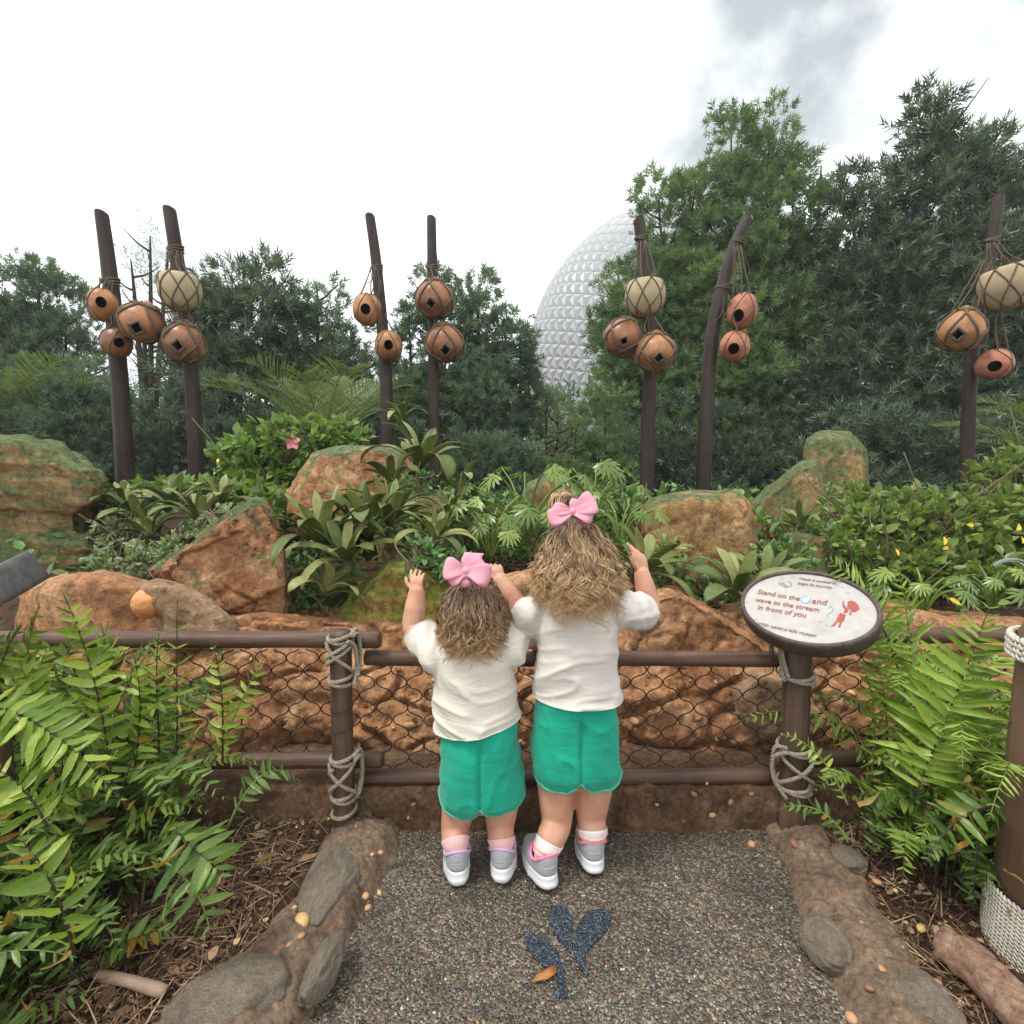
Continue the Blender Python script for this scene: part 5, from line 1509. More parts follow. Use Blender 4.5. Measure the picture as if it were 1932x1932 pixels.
def girl(sp):
    root = thing("person", sp["label"], "person", tuple(sp["base"]))
    C, hr = sp["head"], sp["hr"]
    mb = MB()
    V, F = ball_geo(C, hr, 4); mb.add(V, F)                                                  # skull
    V, F = ball_geo(C + Vector((0, hr[1] * 0.30, -hr[2] * 0.52)), (hr[0] * 0.80, hr[1] * 0.62, hr[2] * 0.48), 3); mb.add(V, F)   # cheeks and jaw
    V, F = ball_geo(C + Vector((0, hr[1] * 1.0, -hr[2] * 0.25)), (hr[0] * 0.14, hr[1] * 0.14, hr[2] * 0.13), 2); mb.add(V, F)    # nose
    for sx in (-1, 1):
        V, F = ball_geo(C + Vector((sx * hr[0] * 1.0, hr[1] * 0.05, -hr[2] * 0.2)), (hr[0] * 0.12, hr[1] * 0.20, hr[2] * 0.24), 2); mb.add(V, F)
    limb(mb, [C - Vector((0, 0.005, hr[2] * 0.6)), sp["neck"]], [0.038, 0.042])
    V, F = loft(sp["torso"], 28, 2.2); mb.add(V, F)
    arm_meshes = []
    for arm in sp["arms"]:
        ma = MB()
        limb(ma, [arm["sh"], arm["el"], arm["wr"]], [0.034, sp["arm_r"][0], sp["arm_r"][1]])
        limb(mb, [arm["sh"], arm["sh"] * 0.4 + arm["el"] * 0.6], [0.036, sp["arm_r"][0] * 0.9])
        limb(ma, [arm["el"], arm["el"] * 0.45 + arm["wr"] * 0.55, arm["wr"]], [sp["arm_r"][0] * 0.98, sp["arm_r"][0] * 1.02, sp["arm_r"][1]])
        arm["tip"] = hand(ma, arm["wr"], arm["fwd"], arm["back"], arm["side"], sp["hand"], arm["curls"], arm.get("thumb", (0.5, 0.5)))
        arm_meshes.append(remesh(np.concatenate(ma.v), ma.f, 0.0021, 2))
    for leg in sp["legs"]:
        hp, kn, an = leg["hip"], leg["knee"], leg["ank"]
        calf = kn * 0.5 + an * 0.5 + Vector((0, -0.010, 0.012))
        limb(mb, [hp, hp * 0.45 + kn * 0.55, kn, calf, an, an - Vector((0, 0, 0.03))], [sp["leg_r"][0], sp["leg_r"][1], sp["leg_r"][2], sp["leg_r"][3], sp["leg_r"][4], sp["leg_r"][4] * 0.6], 7, 20)
    Vb = np.concatenate(mb.v)
    me = remesh(Vb, mb.f, 0.0042, 3)
    bmj = bmesh.new(); bmj.from_mesh(me)
    for am in arm_meshes: bmj.from_mesh(am)
    bmj.to_mesh(me); bmj.free(); me.update()
    me.polygons.foreach_set("use_smooth", np.ones(len(me.polygons), bool))
    me.materials.append(M_SKIN)
    link("body", me, root)
    face(root, C, hr)
    # ---- shirt
    mb = MB()
    V, F = loft(sp["shirt"], 36, 2.3); mb.add(V, F)
    for arm in sp["arms"]:
        a0, a1 = arm["sh"], arm["cuff"]
        d = (a1 - a0).normalized()
        limb(mb, [a0 - d * 0.01, (a0 + a1) / 2, a1 + d * 0.03], [sp["sleeve"][0], sp["sleeve"][1], sp["sleeve"][2]], 8, 24)
    me = remesh(np.concatenate(mb.v), mb.f, 0.0046, 6)
    hemL, hemR = sp["hem"]
    hv = (hemR - hemL)
    hn = Vector((hv.z, 0, -hv.x)).normalized()
    if hn.z > 0: hn = -hn
    cut_below(me, hemL, hn)
    for arm in sp["arms"]:
        d = arm.get("cuffn", (arm["cuff"] - arm["sh"])).normalized()
        cut_below(me, arm["cuff"], d, arm["cuff"] + d * 0.02, 0.075)
    z0 = hemL.z; ht = sp["neck"].z - z0; cx = sp["torso"][0][0]
    sd = sp["seed"]
    def folds(p, n_):
        x, y, z = p[:, 0] - cx, p[:, 1], (p[:, 2] - z0) / ht
        q = np.stack([x * 5 + 0.15 * fbm(p * 9, 2, sd), y * 3, p[:, 2] * 17 + 14 * np.abs(x) * sp["sag"] - 5 * x * sp["slant"]], 1) + sd * 7.7
        a = vnoise(q, sd); a2 = vnoise(q * np.array([1.5, 1, 1.9]) + 9, sd + 1)
        rg_ = 1 - np.abs(a) * 2.2; rg2 = 1 - np.abs(a2) * 2.2
        k = np.clip(1.15 - z, 0.25, 1)
        d = (0.0050 * np.clip(rg_, -0.5, 1) + 0.0075 * np.clip(1 - np.abs(a) * 5, 0, 1) ** 1.5 * (0.4 + 0.6 * (a2 > -0.1)) + 0.0030 * np.clip(rg2, -0.5, 1) + 0.0035 * np.clip(1 - np.abs(a2) * 6, 0, 1)) * k
        q2 = np.stack([x * 30, y * 12, p[:, 2] * 12 + x * 30], 1)
        arm_ = np.clip((np.abs(x) - 0.085) / 0.03, 0, 1)
        d = d + 0.0050 * arm_ * (1 - np.abs(vnoise(q2 + sd, sd + 4)) * 2.0)
        d = d + 0.004 * np.clip(1 - z / 0.10, 0, 1) ** 2
        return d
    displace(me, folds); laplace(me, 2, 0.35); me.materials.append(sp["shirt_mat"])
    o = link("shirt", me, root); solidify(o, 0.003)
    mb = MB()
    for lp_ in boundary_loops(me):
        if len(lp_) > 20:
            V, F = tube(smooth_loop(lp_, 4), 0.0019, 6); mb.add(V, F)
    tag(mb.build("hem_stitching", sp["shirt_mat"], o), kind="stuff")
    # ---- shorts
    mb = MB()
    V, F = loft(sp["shorts"], 36, 2.4); mb.add(V, F)
    for leg in sp["legs"]:
        limb(mb, [leg["hip"] + Vector((0, 0, 0.03)), leg["sl"], leg["sl"] + (leg["sl"] - leg["hip"] - Vector((0, 0, 0.03))) * 0.6], sp["short_r"], 8, 28)
    me = remesh(np.concatenate(mb.v), mb.f, 0.0042, 6)
    cxs = (sp["legs"][0]["sl"].x + sp["legs"][1]["sl"].x) / 2 + sp.get("crotch", 0)
    bm = bmesh.new(); bm.from_mesh(me)
    def hemz(co):
        lg = sp["legs"][0] if co.x < cxs else sp["legs"][1]
        sx = -1 if co.x < cxs else 1
        out = max(0.0, min(1.15, (co.x - lg["sl"].x) * sx / (sp["short_r"][1])))
        inn = max(0.0, min(1.15, -(co.x - lg["sl"].x) * sx / (sp["short_r"][1])))
        return lg["hemz"] + lg.get("rise", 0.035) * out ** 3.0 + lg.get("inrise", 0.02) * inn ** 2.5
    dead = [f for f in bm.faces if all(v.co.z < hemz(v.co) for v in f.verts)]
    bmesh.ops.delete(bm, geom=dead, context='FACES')
    bmesh.ops.delete(bm, geom=[v for v in bm.verts if not v.link_faces], context='VERTS')
    for v in bm.verts:
        if any(len(e.link_faces) == 1 for e in v.link_edges): v.co.z = hemz(v.co)
    bm.to_mesh(me); bm.free(); me.update()
    E = edges_of(me)
    zw = sp["shorts"][-1][2]
    def sfold(p, n_):
        x = p[:, 0] - cxs; zz = p[:, 2]
        k = np.clip((zw - zz) / 0.02, 0, 1)
        q = np.stack([x * 14 + zz * 7 * sp["slant"], p[:, 1] * 6, zz * 9 + x * 6 * sp["slant"]], 1) + sd
        d = 0.0055 * vnoise(q, sd + 11) + 0.0035 * (1 - np.abs(vnoise(q * 1.9, sd + 12)) * 2)
        d = d - 0.012 * np.exp(-(x / 0.0055) ** 2) * (n_[:, 1] < 0.2) * np.clip((zw - zz - 0.045) / 0.03, 0, 1) + 0.006 * np.exp(-((np.abs(x) - 0.045) / 0.028) ** 2) * (n_[:, 1] < 0) * np.clip(1 - np.abs(zw - zz - 0.09) / 0.06, 0, 1)
        gath = np.clip(1 - np.abs(zw - zz - 0.012) / 0.03, 0, 1)
        d = d + 0.0022 * gath * np.sin(x * 260)
        return d * k
    displace(me, sfold); laplace(me, 1, 0.4)
    me.materials.append(M_SHORTS)
    o = link("shorts", me, root); solidify(o, 0.003)
    mb = MB()
    for lp_ in boundary_loops(me):
        if len(lp_) > 20:
            V, F = tube(smooth_loop(lp_, 5), 0.0028, 8); mb.add(V, F)
    mb.build("trim", M_PIPING, o)
    # ---- socks and shoes
    for leg in sp["legs"]:
        an, top = leg["ank"], leg["sock"]
        hp, kn = leg["hip"], leg["knee"]
        calf = kn * 0.5 + an * 0.5 + Vector((0, -0.010, 0.012))
        lr = sp["leg_r"]
        full = catmull([hp, hp * 0.45 + kn * 0.55, kn, calf, an, an - Vector((0, 0, 0.03))], 16)
        kk = np.linspace(0, 5, len(full))
        rr = np.interp(kk, np.arange(6), [lr[0], lr[1], lr[2], lr[3], lr[4], lr[4] * 0.6])
        f0 = 4 - top / (calf - an).length
        sel = kk >= f0
        V, F = tube(full[sel], rr[sel] + 0.0030, 22, cap=False); so = mesh("sock", V, F, sp["sock"], root); solidify(so, 0.0015)
        for f in sp["stripes"]:
            q = int(np.argmin(np.abs(kk - (f0 + (4 - f0) * (1 - f)))))
            V, F = tube(circle_path(full[q], rr[q] + 0.0040, 24), 0.0026, 6); mesh("sock_stripe", V, F, M_STRIPE, so)
        shoe(root, leg["heel"], leg["yaw"], sp["shoe"][0], sp["shoe"][1], sp["lining"], sp["upper"], sp["tread"])
    return root

# ---- the taller girl
bx = lambda px, py, Y: P(px, py, Y)
YB = 1.345
def ring(px, py, rx, ry, Y=YB):
    p = P(px, py, Y); return (p.x, p.y, p.z, rx, ry)
heel2l, heel2r = G(1041, 1690, 0.0), G(1124, 1661, 0.0)
ank = lambda h, yaw, L: h + Vector((-math.sin(yaw) * L * 0.31, math.cos(yaw) * L * 0.31, 0.074))
y2l, y2r = R(20), R(4)
C2 = P(1088, 1046, 1.350)
tall = dict(
    label="taller girl with long curly golden brown hair and a pink bow, one hand raised", base=(heel2l + heel2r) / 2,
    head=C2, hr=(0.066, 0.080, 0.082), neck=P(1088, 1122, 1.345), seed=3, sag=0.25, slant=0.5,
    torso=[ring(1086, 1470, 0.080, 0.060), ring(1086, 1430, 0.100, 0.076), ring(1086, 1340, 0.094, 0.072), ring(1086, 1240, 0.092, 0.068), ring(1087, 1160, 0.096, 0.062), ring(1088, 1128, 0.060, 0.046)],
    shirt=[ring(1085, 1372, 0.1145, 0.094), ring(1085, 1340, 0.1130, 0.092), ring(1086, 1280, 0.1085, 0.088), ring(1087, 1215, 0.1055, 0.082), ring(1087, 1165, 0.108, 0.074), ring(1088, 1138, 0.098, 0.062), ring(1088, 1118, 0.058, 0.050)],
    hem=(P(1003, 1333, 1.262), P(1168, 1338, 1.262)), shirt_mat=M_SHIRT2,
    sleeve=(0.046, 0.051, 0.046), arm_r=(0.0285, 0.0225), hand=0.098, leg_r=(0.060, 0.050, 0.0415, 0.0390, 0.0250),
    arms=[dict(sh=P(1178, 1152, 1.345), el=P(1226, 1147, 1.43), wr=P(1211, 1082, 1.452), cuff=P(1208, 1150, 1.395), cuffn=Vector((0.55, 0.80, 0.1)),
               fwd=Vector((-0.12, 0.10, 1.0)), back=Vector((0.72, -0.62, 0.1)), side=Vector((-0.75, -0.25, 0.25)), curls=(0.16, 0.30, 0.44, 0.55), thumb=(-0.3, -0.3)),
          dict(sh=P(1002, 1160, 1.345), el=P(990, 1196, 1.42), wr=P(1006, 1212, 1.475), cuff=P(994, 1182, 1.395), cuffn=Vector((-0.30, 0.85, -0.3)),
               fwd=Vector((0.35, 0.8, -0.5)), back=Vector((-0.3, 0.3, 0.9)), side=Vector((0.8, -0.3, 0.2)), curls=(0.7, 0.7, 0.75, 0.8))],
    legs=[dict(hip=P(1050, 1448, 1.345), knee=P(1050, 1552, 1.325), ank=ank(heel2l, y2l, 0.158), sl=P(1044, 1490, 1.342), hemz=P(1040, 1494, 1.27).z, heel=heel2l, yaw=y2l, sock=0.040, rise=0.03, inrise=0.022),
          dict(hip=P(1122, 1448, 1.345), knee=P(1115, 1542, 1.345), ank=ank(heel2r, y2r, 0.158), sl=P(1132, 1490, 1.342), hemz=P(1140, 1496, 1.27).z, heel=heel2r, yaw=y2r, sock=0.044, rise=0.03, inrise=0.042)],
    shorts=[ring(1085, 1468, 0.098, 0.078), ring(1085, 1440, 0.121, 0.094), ring(1085, 1400, 0.118, 0.092), ring(1085, 1345, 0.110, 0.086), ring(1085, 1312, 0.107, 0.085), ring(1085, 1290, 0.103, 0.082)],
    short_r=[0.062, 0.0670, 0.080], sock=M_SOCK_W, stripes=(0.78, 0.5), shoe=(0.166, 0.078), lining=M_PINK, upper=M_SHOE, tread=M_TREAD)
g2 = girl(tall)
nb = tall["arms"][0]["tip"]
V, F = ball_geo(nb + Vector((-0.001, -0.0035, 0.001)), (0.0040, 0.0026, 0.0052), 2); mesh("finger_nail", V, F, M_NAIL, g2)

def cap(C, hr, k, keep):
    V, F = ball_geo((0, 0, 0), hr, 5)
    V = np.array(V); u = V / np.linalg.norm(V, axis=1)[:, None]
    F = [f for f in F if all(keep(u[i]) for i in f)]
    V = V * k * (1 + 0.03 * fbm(u * 6, 3, 2))[:, None] + np.array(tuple(C))
    return V, F
def hair_build(root, C, hr, mat, spec, seed, cap_k=1.06, cap_keep=None):
    VV, FF, AV, AT, n0 = [], [], [], [], 0
    for part in spec:
        V, F, a, t = part
        VV.append(V); FF.append(F + n0); n0 += len(V); AV.append(a); AT.append(t)
    cv, cf = cap(C, hr, cap_k, cap_keep)
    cf = np.array([[f[0], f[1], f[2], f[2]] for f in cf])
    o = mesh("hair", np.concatenate(VV), np.concatenate(FF), mat, root, True, {"v": np.concatenate(AV), "t": np.concatenate(AT)})
    cm = mesh("scalp_hair", cv, [list(f[:3]) for f in cf], M_SCALP, o, True, {"v": np.full(len(cv), 0.15), "t": np.full(len(cv), 0.05)})
    return o
def head_lock(C, hr, zend, rend, rmid, amp, wl_, side=0.0, zsc=1.0, top=(0, 0, 0)):
    Cn = np.array(tuple(C)); h3 = np.array(hr)
    def fn(rs):
        while True:
            d = rs.randn(3); d /= np.linalg.norm(d)
            if d[2] > -0.45 and not (d[1] > 0.30 and d[2] < 0.55) and d[1] < 0.75: break
        p0 = Cn + d * h3 * 1.03
        a = math.atan2(d[1] - 0.25, d[0]) + rs.randn() * 0.22
        if math.sin(a) > 0.25: a = -0.0 + rs.randn() * 0.15 if math.cos(a) > 0 else math.pi + rs.randn() * 0.15
        hx, hy = math.cos(a), math.sin(a)
        re_ = rend[0] + (rend[1] - rend[0]) * rs.rand(); rm_ = rmid[0] + (rmid[1] - rmid[0]) * rs.rand()
        zz = zend[0] + (zend[1] - zend[0]) * rs.rand() ** 0.8
        zz = max(zz, zend[0]); 
        if d[2] < 0.1: zz = zz
        p3 = Cn + np.array([hx * re_, hy * re_ * 0.85 - 0.005 - 0.045 * max(0.0, -hy) * min(1.0, max(0.0, -zz - 0.06) / 0.06), zz])
        p2 = Cn + np.array([hx * rm_, hy * rm_ * 0.95, zz * 0.45 + d[2] * 0.015])
        p1 = p0 + d * 0.030 + np.array([hx, hy, 0]) * 0.022 + np.array([0, 0, -0.012])
        return (p0, p1, p2, p3), amp[0] + (amp[1] - amp[0]) * rs.rand(), wl_[0] + (wl_[1] - wl_[0]) * rs.rand()
    return fn
keep_hair = lambda u: not (u[1] > 0.38 and u[2] < 0.62) and u[2] > -0.62
parts = [strands(C2, 420, 6, 30, 0, 0, 0, head_lock(C2, tall["hr"], (-0.172, -0.05), (0.066, 0.122), (0.086, 0.116), (0.012, 0.034), (0.048, 0.085)), 5, rough=0.0022, jit=0.0028, conv=0.5, thick=0.0009),
         strands(C2, 150, 3, 24, 0, 0, 0, head_lock(C2, tall["hr"], (-0.15, -0.02), (0.080, 0.122), (0.086, 0.116), (0.006, 0.016), (0.035, 0.07)), 6, rough=0.008, jit=0.006, thick=0.0008)]
# topknot and the loose lock hanging from the bow
kc = P(1062, 950, 1.335)
def knot_lock(rs):
    a = rs.rand() * 6.28; c = np.array(tuple(kc)) + rs.randn(3) * np.array([0.008, 0.008, 0.006])
    w = np.array([math.cos(a), 0.5 * math.sin(a), 0]) * 0.03
    b0 = c + np.array([0.006, 0, -0.025]) + w * 0.4
    return (b0, b0 + w * 1.3 + np.array([0, 0, 0.05]), c - w * 1.3 + np.array([-0.006, 0, 0.055]), c - w * 0.8 + np.array([0, 0, -0.022])), 0.003, 0.05
parts.append(strands(kc, 36, 9, 14, 0, 0, 0, knot_lock, 8, rough=0.003, jit=0.004, conv=0.2, thick=0.0009))
lk = [np.array(tuple(P(*q))) for q in ((1082, 985, 1.243), (1074, 1020, 1.225), (1094, 1030, 1.222), (1108, 1068, 1.228))]
parts.append(strands(kc, 9, 11, 20, 0, 0, 0, lambda rs: (tuple(q + rs.randn(3) * 0.005 for q in lk), 0.005 + 0.006 * rs.rand(), 0.055), 9, rough=0.002, jit=0.004, conv=0.2, thick=0.001))
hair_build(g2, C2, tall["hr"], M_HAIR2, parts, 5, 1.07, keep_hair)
bow(g2, P(1079, 966, 1.275), Vector((1, 0.12, 0)), Vector((0, 0.35, 0.95)), Vector((0.05, -0.95, 0.3)),
    [(24, 0.060, 0.060, 0.022), (-10, 0.048, 0.050, 0.020), (198, 0.056, 0.046, 0.018), (172, 0.044, 0.034, 0.016)], 0.0105, [(-160, 0.05, 0.03, 0.006), (60, 0.045, 0.035, 0.006)])

# ---- the smaller girl
YS = 1.335
heel1l, heel1r = G(866, 1682, 0.0), G(944, 1677, 0.0)
y1l, y1r = R(11), R(-6)
C1 = P(894, 1150, 1.345)
def ring1(px, py, rx, ry, Y=YS):
    p = P(px, py, Y); return (p.x, p.y, p.z, rx, ry)
small = dict(
    label="smaller girl with shorter curly brown hair and a big pink bow, both hands raised", base=(heel1l + heel1r) / 2,
    head=C1, hr=(0.066, 0.078, 0.080), neck=P(893, 1218, 1.34), seed=8, sag=-0.35, slant=-0.4,
    torso=[ring1(908, 1515, 0.075, 0.056), ring1(908, 1480, 0.098, 0.076), ring1(904, 1400, 0.095, 0.078), ring1(898, 1310, 0.091, 0.072), ring1(894, 1245, 0.092, 0.062), ring1(892, 1215, 0.058, 0.046)],
    shirt=[ring1(905, 1425, 0.1145, 0.098), ring1(904, 1390, 0.1110, 0.096), ring1(900, 1330, 0.1065, 0.090), ring1(896, 1275, 0.106, 0.082), ring1(893, 1235, 0.108, 0.072), ring1(893, 1212, 0.084, 0.058), ring1(893, 1200, 0.052, 0.046)],
    hem=(P(822, 1400, 1.252), P(981, 1374, 1.252)), shirt_mat=M_SHIRT,
    sleeve=(0.050, 0.048, 0.043), arm_r=(0.0300, 0.0235), hand=0.082, leg_r=(0.056, 0.046, 0.0375, 0.0362, 0.0240),
    arms=[dict(sh=P(822, 1232, 1.34), el=P(780, 1184, 1.415), wr=P(786, 1118, 1.440), cuff=P(791, 1192, 1.392), cuffn=Vector((-0.45, 0.45, 0.55)),
               fwd=Vector((-0.03, 0.25, 1.0)), back=Vector((-0.1, -1.0, 0.2)), side=Vector((-1, 0.1, 0.0)), curls=(0.30, 0.36, 0.40, 0.46), thumb=(0.2, 0.2)),
          dict(sh=P(963, 1220, 1.34), el=P(977, 1152, 1.425), wr=P(945, 1096, 1.452), cuff=P(968, 1172, 1.395), cuffn=Vector((0.25, 0.55, 0.6)),
               fwd=Vector((-0.35, 0.25, 0.85)), back=Vector((0.3, -0.9, 0.2)), side=Vector((-0.9, -0.2, -0.1)), curls=(0.7, 0.7, 0.75, 0.8))],
    legs=[dict(hip=P(872, 1490, 1.335), knee=P(858, 1566, 1.32), ank=ank(heel1l, y1l, 0.142), sl=P(868, 1530, 1.33), hemz=P(868, 1538, 1.27).z, heel=heel1l, yaw=y1l, sock=0.036, rise=0.05, inrise=0.035),
          dict(hip=P(946, 1490, 1.335), knee=P(944, 1562, 1.325), ank=ank(heel1r, y1r, 0.142), sl=P(950, 1530, 1.33), hemz=P(955, 1530, 1.27).z, heel=heel1r, yaw=y1r, sock=0.034, rise=0.03, inrise=0.03)],
    shorts=[ring1(910, 1515, 0.094, 0.074), ring1(910, 1490, 0.116, 0.096), ring1(909, 1450, 0.116, 0.098), ring1(906, 1400, 0.109, 0.091), ring1(905, 1362, 0.105, 0.089), ring1(905, 1338, 0.101, 0.086)],
    short_r=[0.060, 0.0660, 0.080], sock=M_SOCK_P, stripes=(), shoe=(0.150, 0.073), lining=M_LILAC, upper=M_SHOE, tread=M_SOLE)
g1 = girl(small)
parts = [strands(C1, 390, 6, 26, 0, 0, 0, head_lock(C1, small["hr"], (-0.118, -0.060), (0.056, 0.090), (0.072, 0.086), (0.008, 0.028), (0.040, 0.066)), 15, rough=0.0018, jit=0.0026, conv=0.5, thick=0.0009),
         strands(C1, 90, 3, 22, 0, 0, 0, head_lock(C1, small["hr"], (-0.10, -0.03), (0.066, 0.094), (0.072, 0.088), (0.008, 0.018), (0.030, 0.05)), 16, rough=0.006, jit=0.006, thick=0.0008)]
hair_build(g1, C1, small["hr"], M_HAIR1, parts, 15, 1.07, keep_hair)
bow(g1, P(879, 1078, 1.268), Vector((1, 0.1, 0)), Vector((0, 0.35, 0.95)), Vector((0.0, -0.93, 0.36)),
    [(-14, 0.058, 0.056, 0.024), (172, 0.050, 0.056, 0.020), (205, 0.042, 0.046, 0.014), (20, 0.044, 0.040, 0.016)], 0.0125, [(66, 0.058, 0.046, 0.004), (-110, 0.030, 0.03, 0.008)])
V, F = ball_geo(P(877, 1100, 1.262), (0.016, 0.010, 0.012), 3); mesh("hair_tie", V, F, M_BOW, g1)
# ---------------------------------------------------------------- trees, palms, shrubs
M_LF_POD = leaf_mat("podocarpus_leaf", (0.038, 0.064, 0.052), (0.058, 0.090, 0.068), (0.092, 0.133, 0.092), 0.42, 0.4, 0.2)
M_LF_FINE = leaf_mat("fine_leaf", (0.067, 0.116, 0.056), (0.106, 0.176, 0.080), (0.185, 0.268, 0.112), 0.5, 0.35, 0.28)
M_LF_BLUE = leaf_mat("blue_green_leaf", (0.062, 0.106, 0.086), (0.090, 0.142, 0.110), (0.130, 0.190, 0.136), 0.5, 0.35, 0.25)  # bluish tint puts the veil of glare over the trees into the leaf colour
M_LF_BAMBOO = leaf_mat("yellow_green_leaf", (0.10, 0.13, 0.04), (0.15, 0.18, 0.06), (0.22, 0.24, 0.09), 0.5, 0.3, 0.35)
M_LF_PALM = leaf_mat("palm_leaf", (0.096, 0.141, 0.060), (0.149, 0.195, 0.078), (0.238, 0.256, 0.097), 0.38, 0.45, 0.25)
M_LF_HIB = leaf_mat("glossy_shrub_leaf", (0.083, 0.149, 0.029), (0.128, 0.217, 0.042), (0.202, 0.298, 0.058), 0.35, 0.45, 0.25)
M_LF_SHRUB = leaf_mat("shrub_leaf", (0.086, 0.130, 0.025), (0.131, 0.192, 0.038), (0.211, 0.275, 0.063), 0.38, 0.4, 0.28)
M_LF_IVY = leaf_mat("ivy_leaf", (0.058, 0.128, 0.036), (0.095, 0.200, 0.054), (0.178, 0.292, 0.089), 0.35, 0.45, 0.18)
M_LF_GREY = leaf_mat("grey_green_leaf", (0.126, 0.174, 0.087), (0.189, 0.240, 0.122), (0.265, 0.324, 0.173), 0.5, 0.35, 0.2)
M_LF_BROM = leaf_mat("rosette_leaf", (0.080, 0.110, 0.028), (0.148, 0.182, 0.051), (0.303, 0.311, 0.120), 0.42, 0.3, 0.18)
M_LF_PHIL = leaf_mat("split_leaf", (0.092, 0.158, 0.032), (0.141, 0.218, 0.044), (0.217, 0.290, 0.062), 0.32, 0.45, 0.22)
M_BARK = plain_mat("tree_bark", (0.055, 0.040, 0.032), 0.9, 0.15, 0.3, 12, 0.5, 0.02)
M_TWIG = plain_mat("shrub_twig", (0.16, 0.115, 0.08), 0.85, 0.2, 0.25, 20)
M_YLEAF = plain_mat("yellow_leaf", (0.62, 0.42, 0.03), 0.5, 0.3, 0.15)
M_PETAL = plain_mat("pink_petal", (0.66, 0.22, 0.27), 0.6, 0.3, 0.15, 12)

def twig_tmpl(n_, L, ll, lw, spread, droop=0.0, seed=0, tuft=0.35):
    rs = np.random.RandomState(seed)
    V, F = [], []
    for i in range(n_):
        t = tuft + (1 - tuft) * (i + 0.5) / n_
        a = i * 2.39996 + rs.rand() * 0.5
        sp = spread * (1.15 - 0.55 * t) + rs.randn() * 0.12
        d = np.array([math.cos(a) * math.sin(sp), math.cos(sp), math.sin(a) * math.sin(sp) - droop])
        d /= np.linalg.norm(d)
        s = np.cross(d, rs.randn(3) * 0.5 + np.array([0, 0, 1.0])); s /= np.linalg.norm(s) + 1e-9
        b0 = np.array([0, L * t, 0]); l_ = ll * (0.75 + 0.5 * rs.rand())
        k = len(V)
        m_ = b0 + d * l_ * 0.12
        V += [m_ + s * lw * 0.52, b0 + d * l_, m_ - s * lw * 0.52]; F.append((k, k + 1, k + 2))
    return np.array(V), np.array(F)
TW_POD = [twig_tmpl(15, 0.20, 0.115, 0.0225, 1.0, 0.0, i) for i in range(2)]
TW_FINE = [twig_tmpl(18, 0.16, 0.092, 0.021, 1.15, 0.05, 10 + i) for i in range(2)]
TW_BUSH = [twig_tmpl(12, 0.20, 0.085, 0.030, 1.0, 0.05, 20 + i) for i in range(2)]
TW_AIRY = [twig_tmpl(7, 0.30, 0.11, 0.014, 0.9, 0.15, 30 + i, 0.1) for i in range(2)]

def crown_pts(flames, Yt, dens, gap, seed, depth=1.0, clump=0):
    """flames: (tip x, tip y, base x, base y, radius) in the photograph; returns twig positions and directions"""
    rs = np.random.RandomState(seed)
    out_p, out_d, axes, vals = [], [], [], []
    for (tx, ty, bx_, by_, rp) in flames:
        dy = rs.uniform(-0.12, 0.12) * rp * Yt / 966
        tip, base = P(tx, ty, Yt + dy), P(bx_, by_, Yt + dy)
        Rr = rp * Yt / 966
        H = (tip - base).length
        n_ = int(dens * (Rr * H * 2.4 + Rr * Rr * 2))
        u = rs.rand(n_) ** 0.62
        ph = rs.rand(n_) * 6.283
        prof = Rr * np.minimum(u ** 0.72 * 1.05, 1.0) * np.where(u > 0.86, np.sqrt(np.clip(1 - ((u - 0.86) / 0.16) ** 2, 0, 1)), 1)
        rr = np.sqrt(0.22 + 0.78 * rs.rand(n_))
        ax = np.array(tuple(base - tip))
        pos = np.array(tuple(tip)) + u[:, None] * ax[None]
        side = np.stack([np.cos(ph), np.sin(ph) * depth, 0 * ph], 1)
        lump = 1 + 0.45 * fbm(np.stack([np.cos(ph) * 1.9, np.sin(ph) * 1.9, u * H * 2.1], 1) + seed + tx, 3, seed)
        pos = pos + side * (prof * rr * lump)[:, None]
        keep = fbm(pos * 1.9 + seed, 3, seed + 3) + 0.35 * rr > gap
        d = side * (0.75 * rr)[:, None] + np.array([0, 0, 0.75]) + 0.35 * rs.randn(n_, 3) - np.array([0, 0.15, 0])
        pos, d = pos[keep], d[keep]
        if clump:
            # billowing tufts: every kept point becomes the middle of a rounded spray of shoots
            nc = max(3, len(pos) // clump); pick = rs.choice(len(pos), nc, replace=False)
            cc = np.repeat(pos[pick], clump, 0); od = np.repeat(d[pick], clump, 0)
            q = rs.randn(len(cc), 3); q /= np.linalg.norm(q, axis=1)[:, None]
            od_n = od / (np.linalg.norm(od, axis=1)[:, None] + 1e-9)
            q = q + od_n * 0.7; q /= np.linalg.norm(q, axis=1)[:, None]
            rc = np.repeat(rs.uniform(0.16, 0.36, nc), clump) * (Yt / 9) * np.minimum(1.0, 0.55 + Rr)
            q2 = q * np.array([1.15, 1.0, 0.85])
            pos = cc + q2 * (rc * (0.55 + 0.45 * rs.rand(len(cc))))[:, None]
            d = q + np.array([0, 0, 0.35]) + 0.3 * rs.randn(len(cc), 3)
            vals.append(np.repeat(rs.uniform(-0.34, 0.44, nc), clump))
        else: vals.append(np.zeros(len(pos)))
        out_p.append(pos); out_d.append(d); axes.append((tip, base))
    return np.concatenate(out_p), np.concatenate(out_d), axes, np.concatenate(vals)
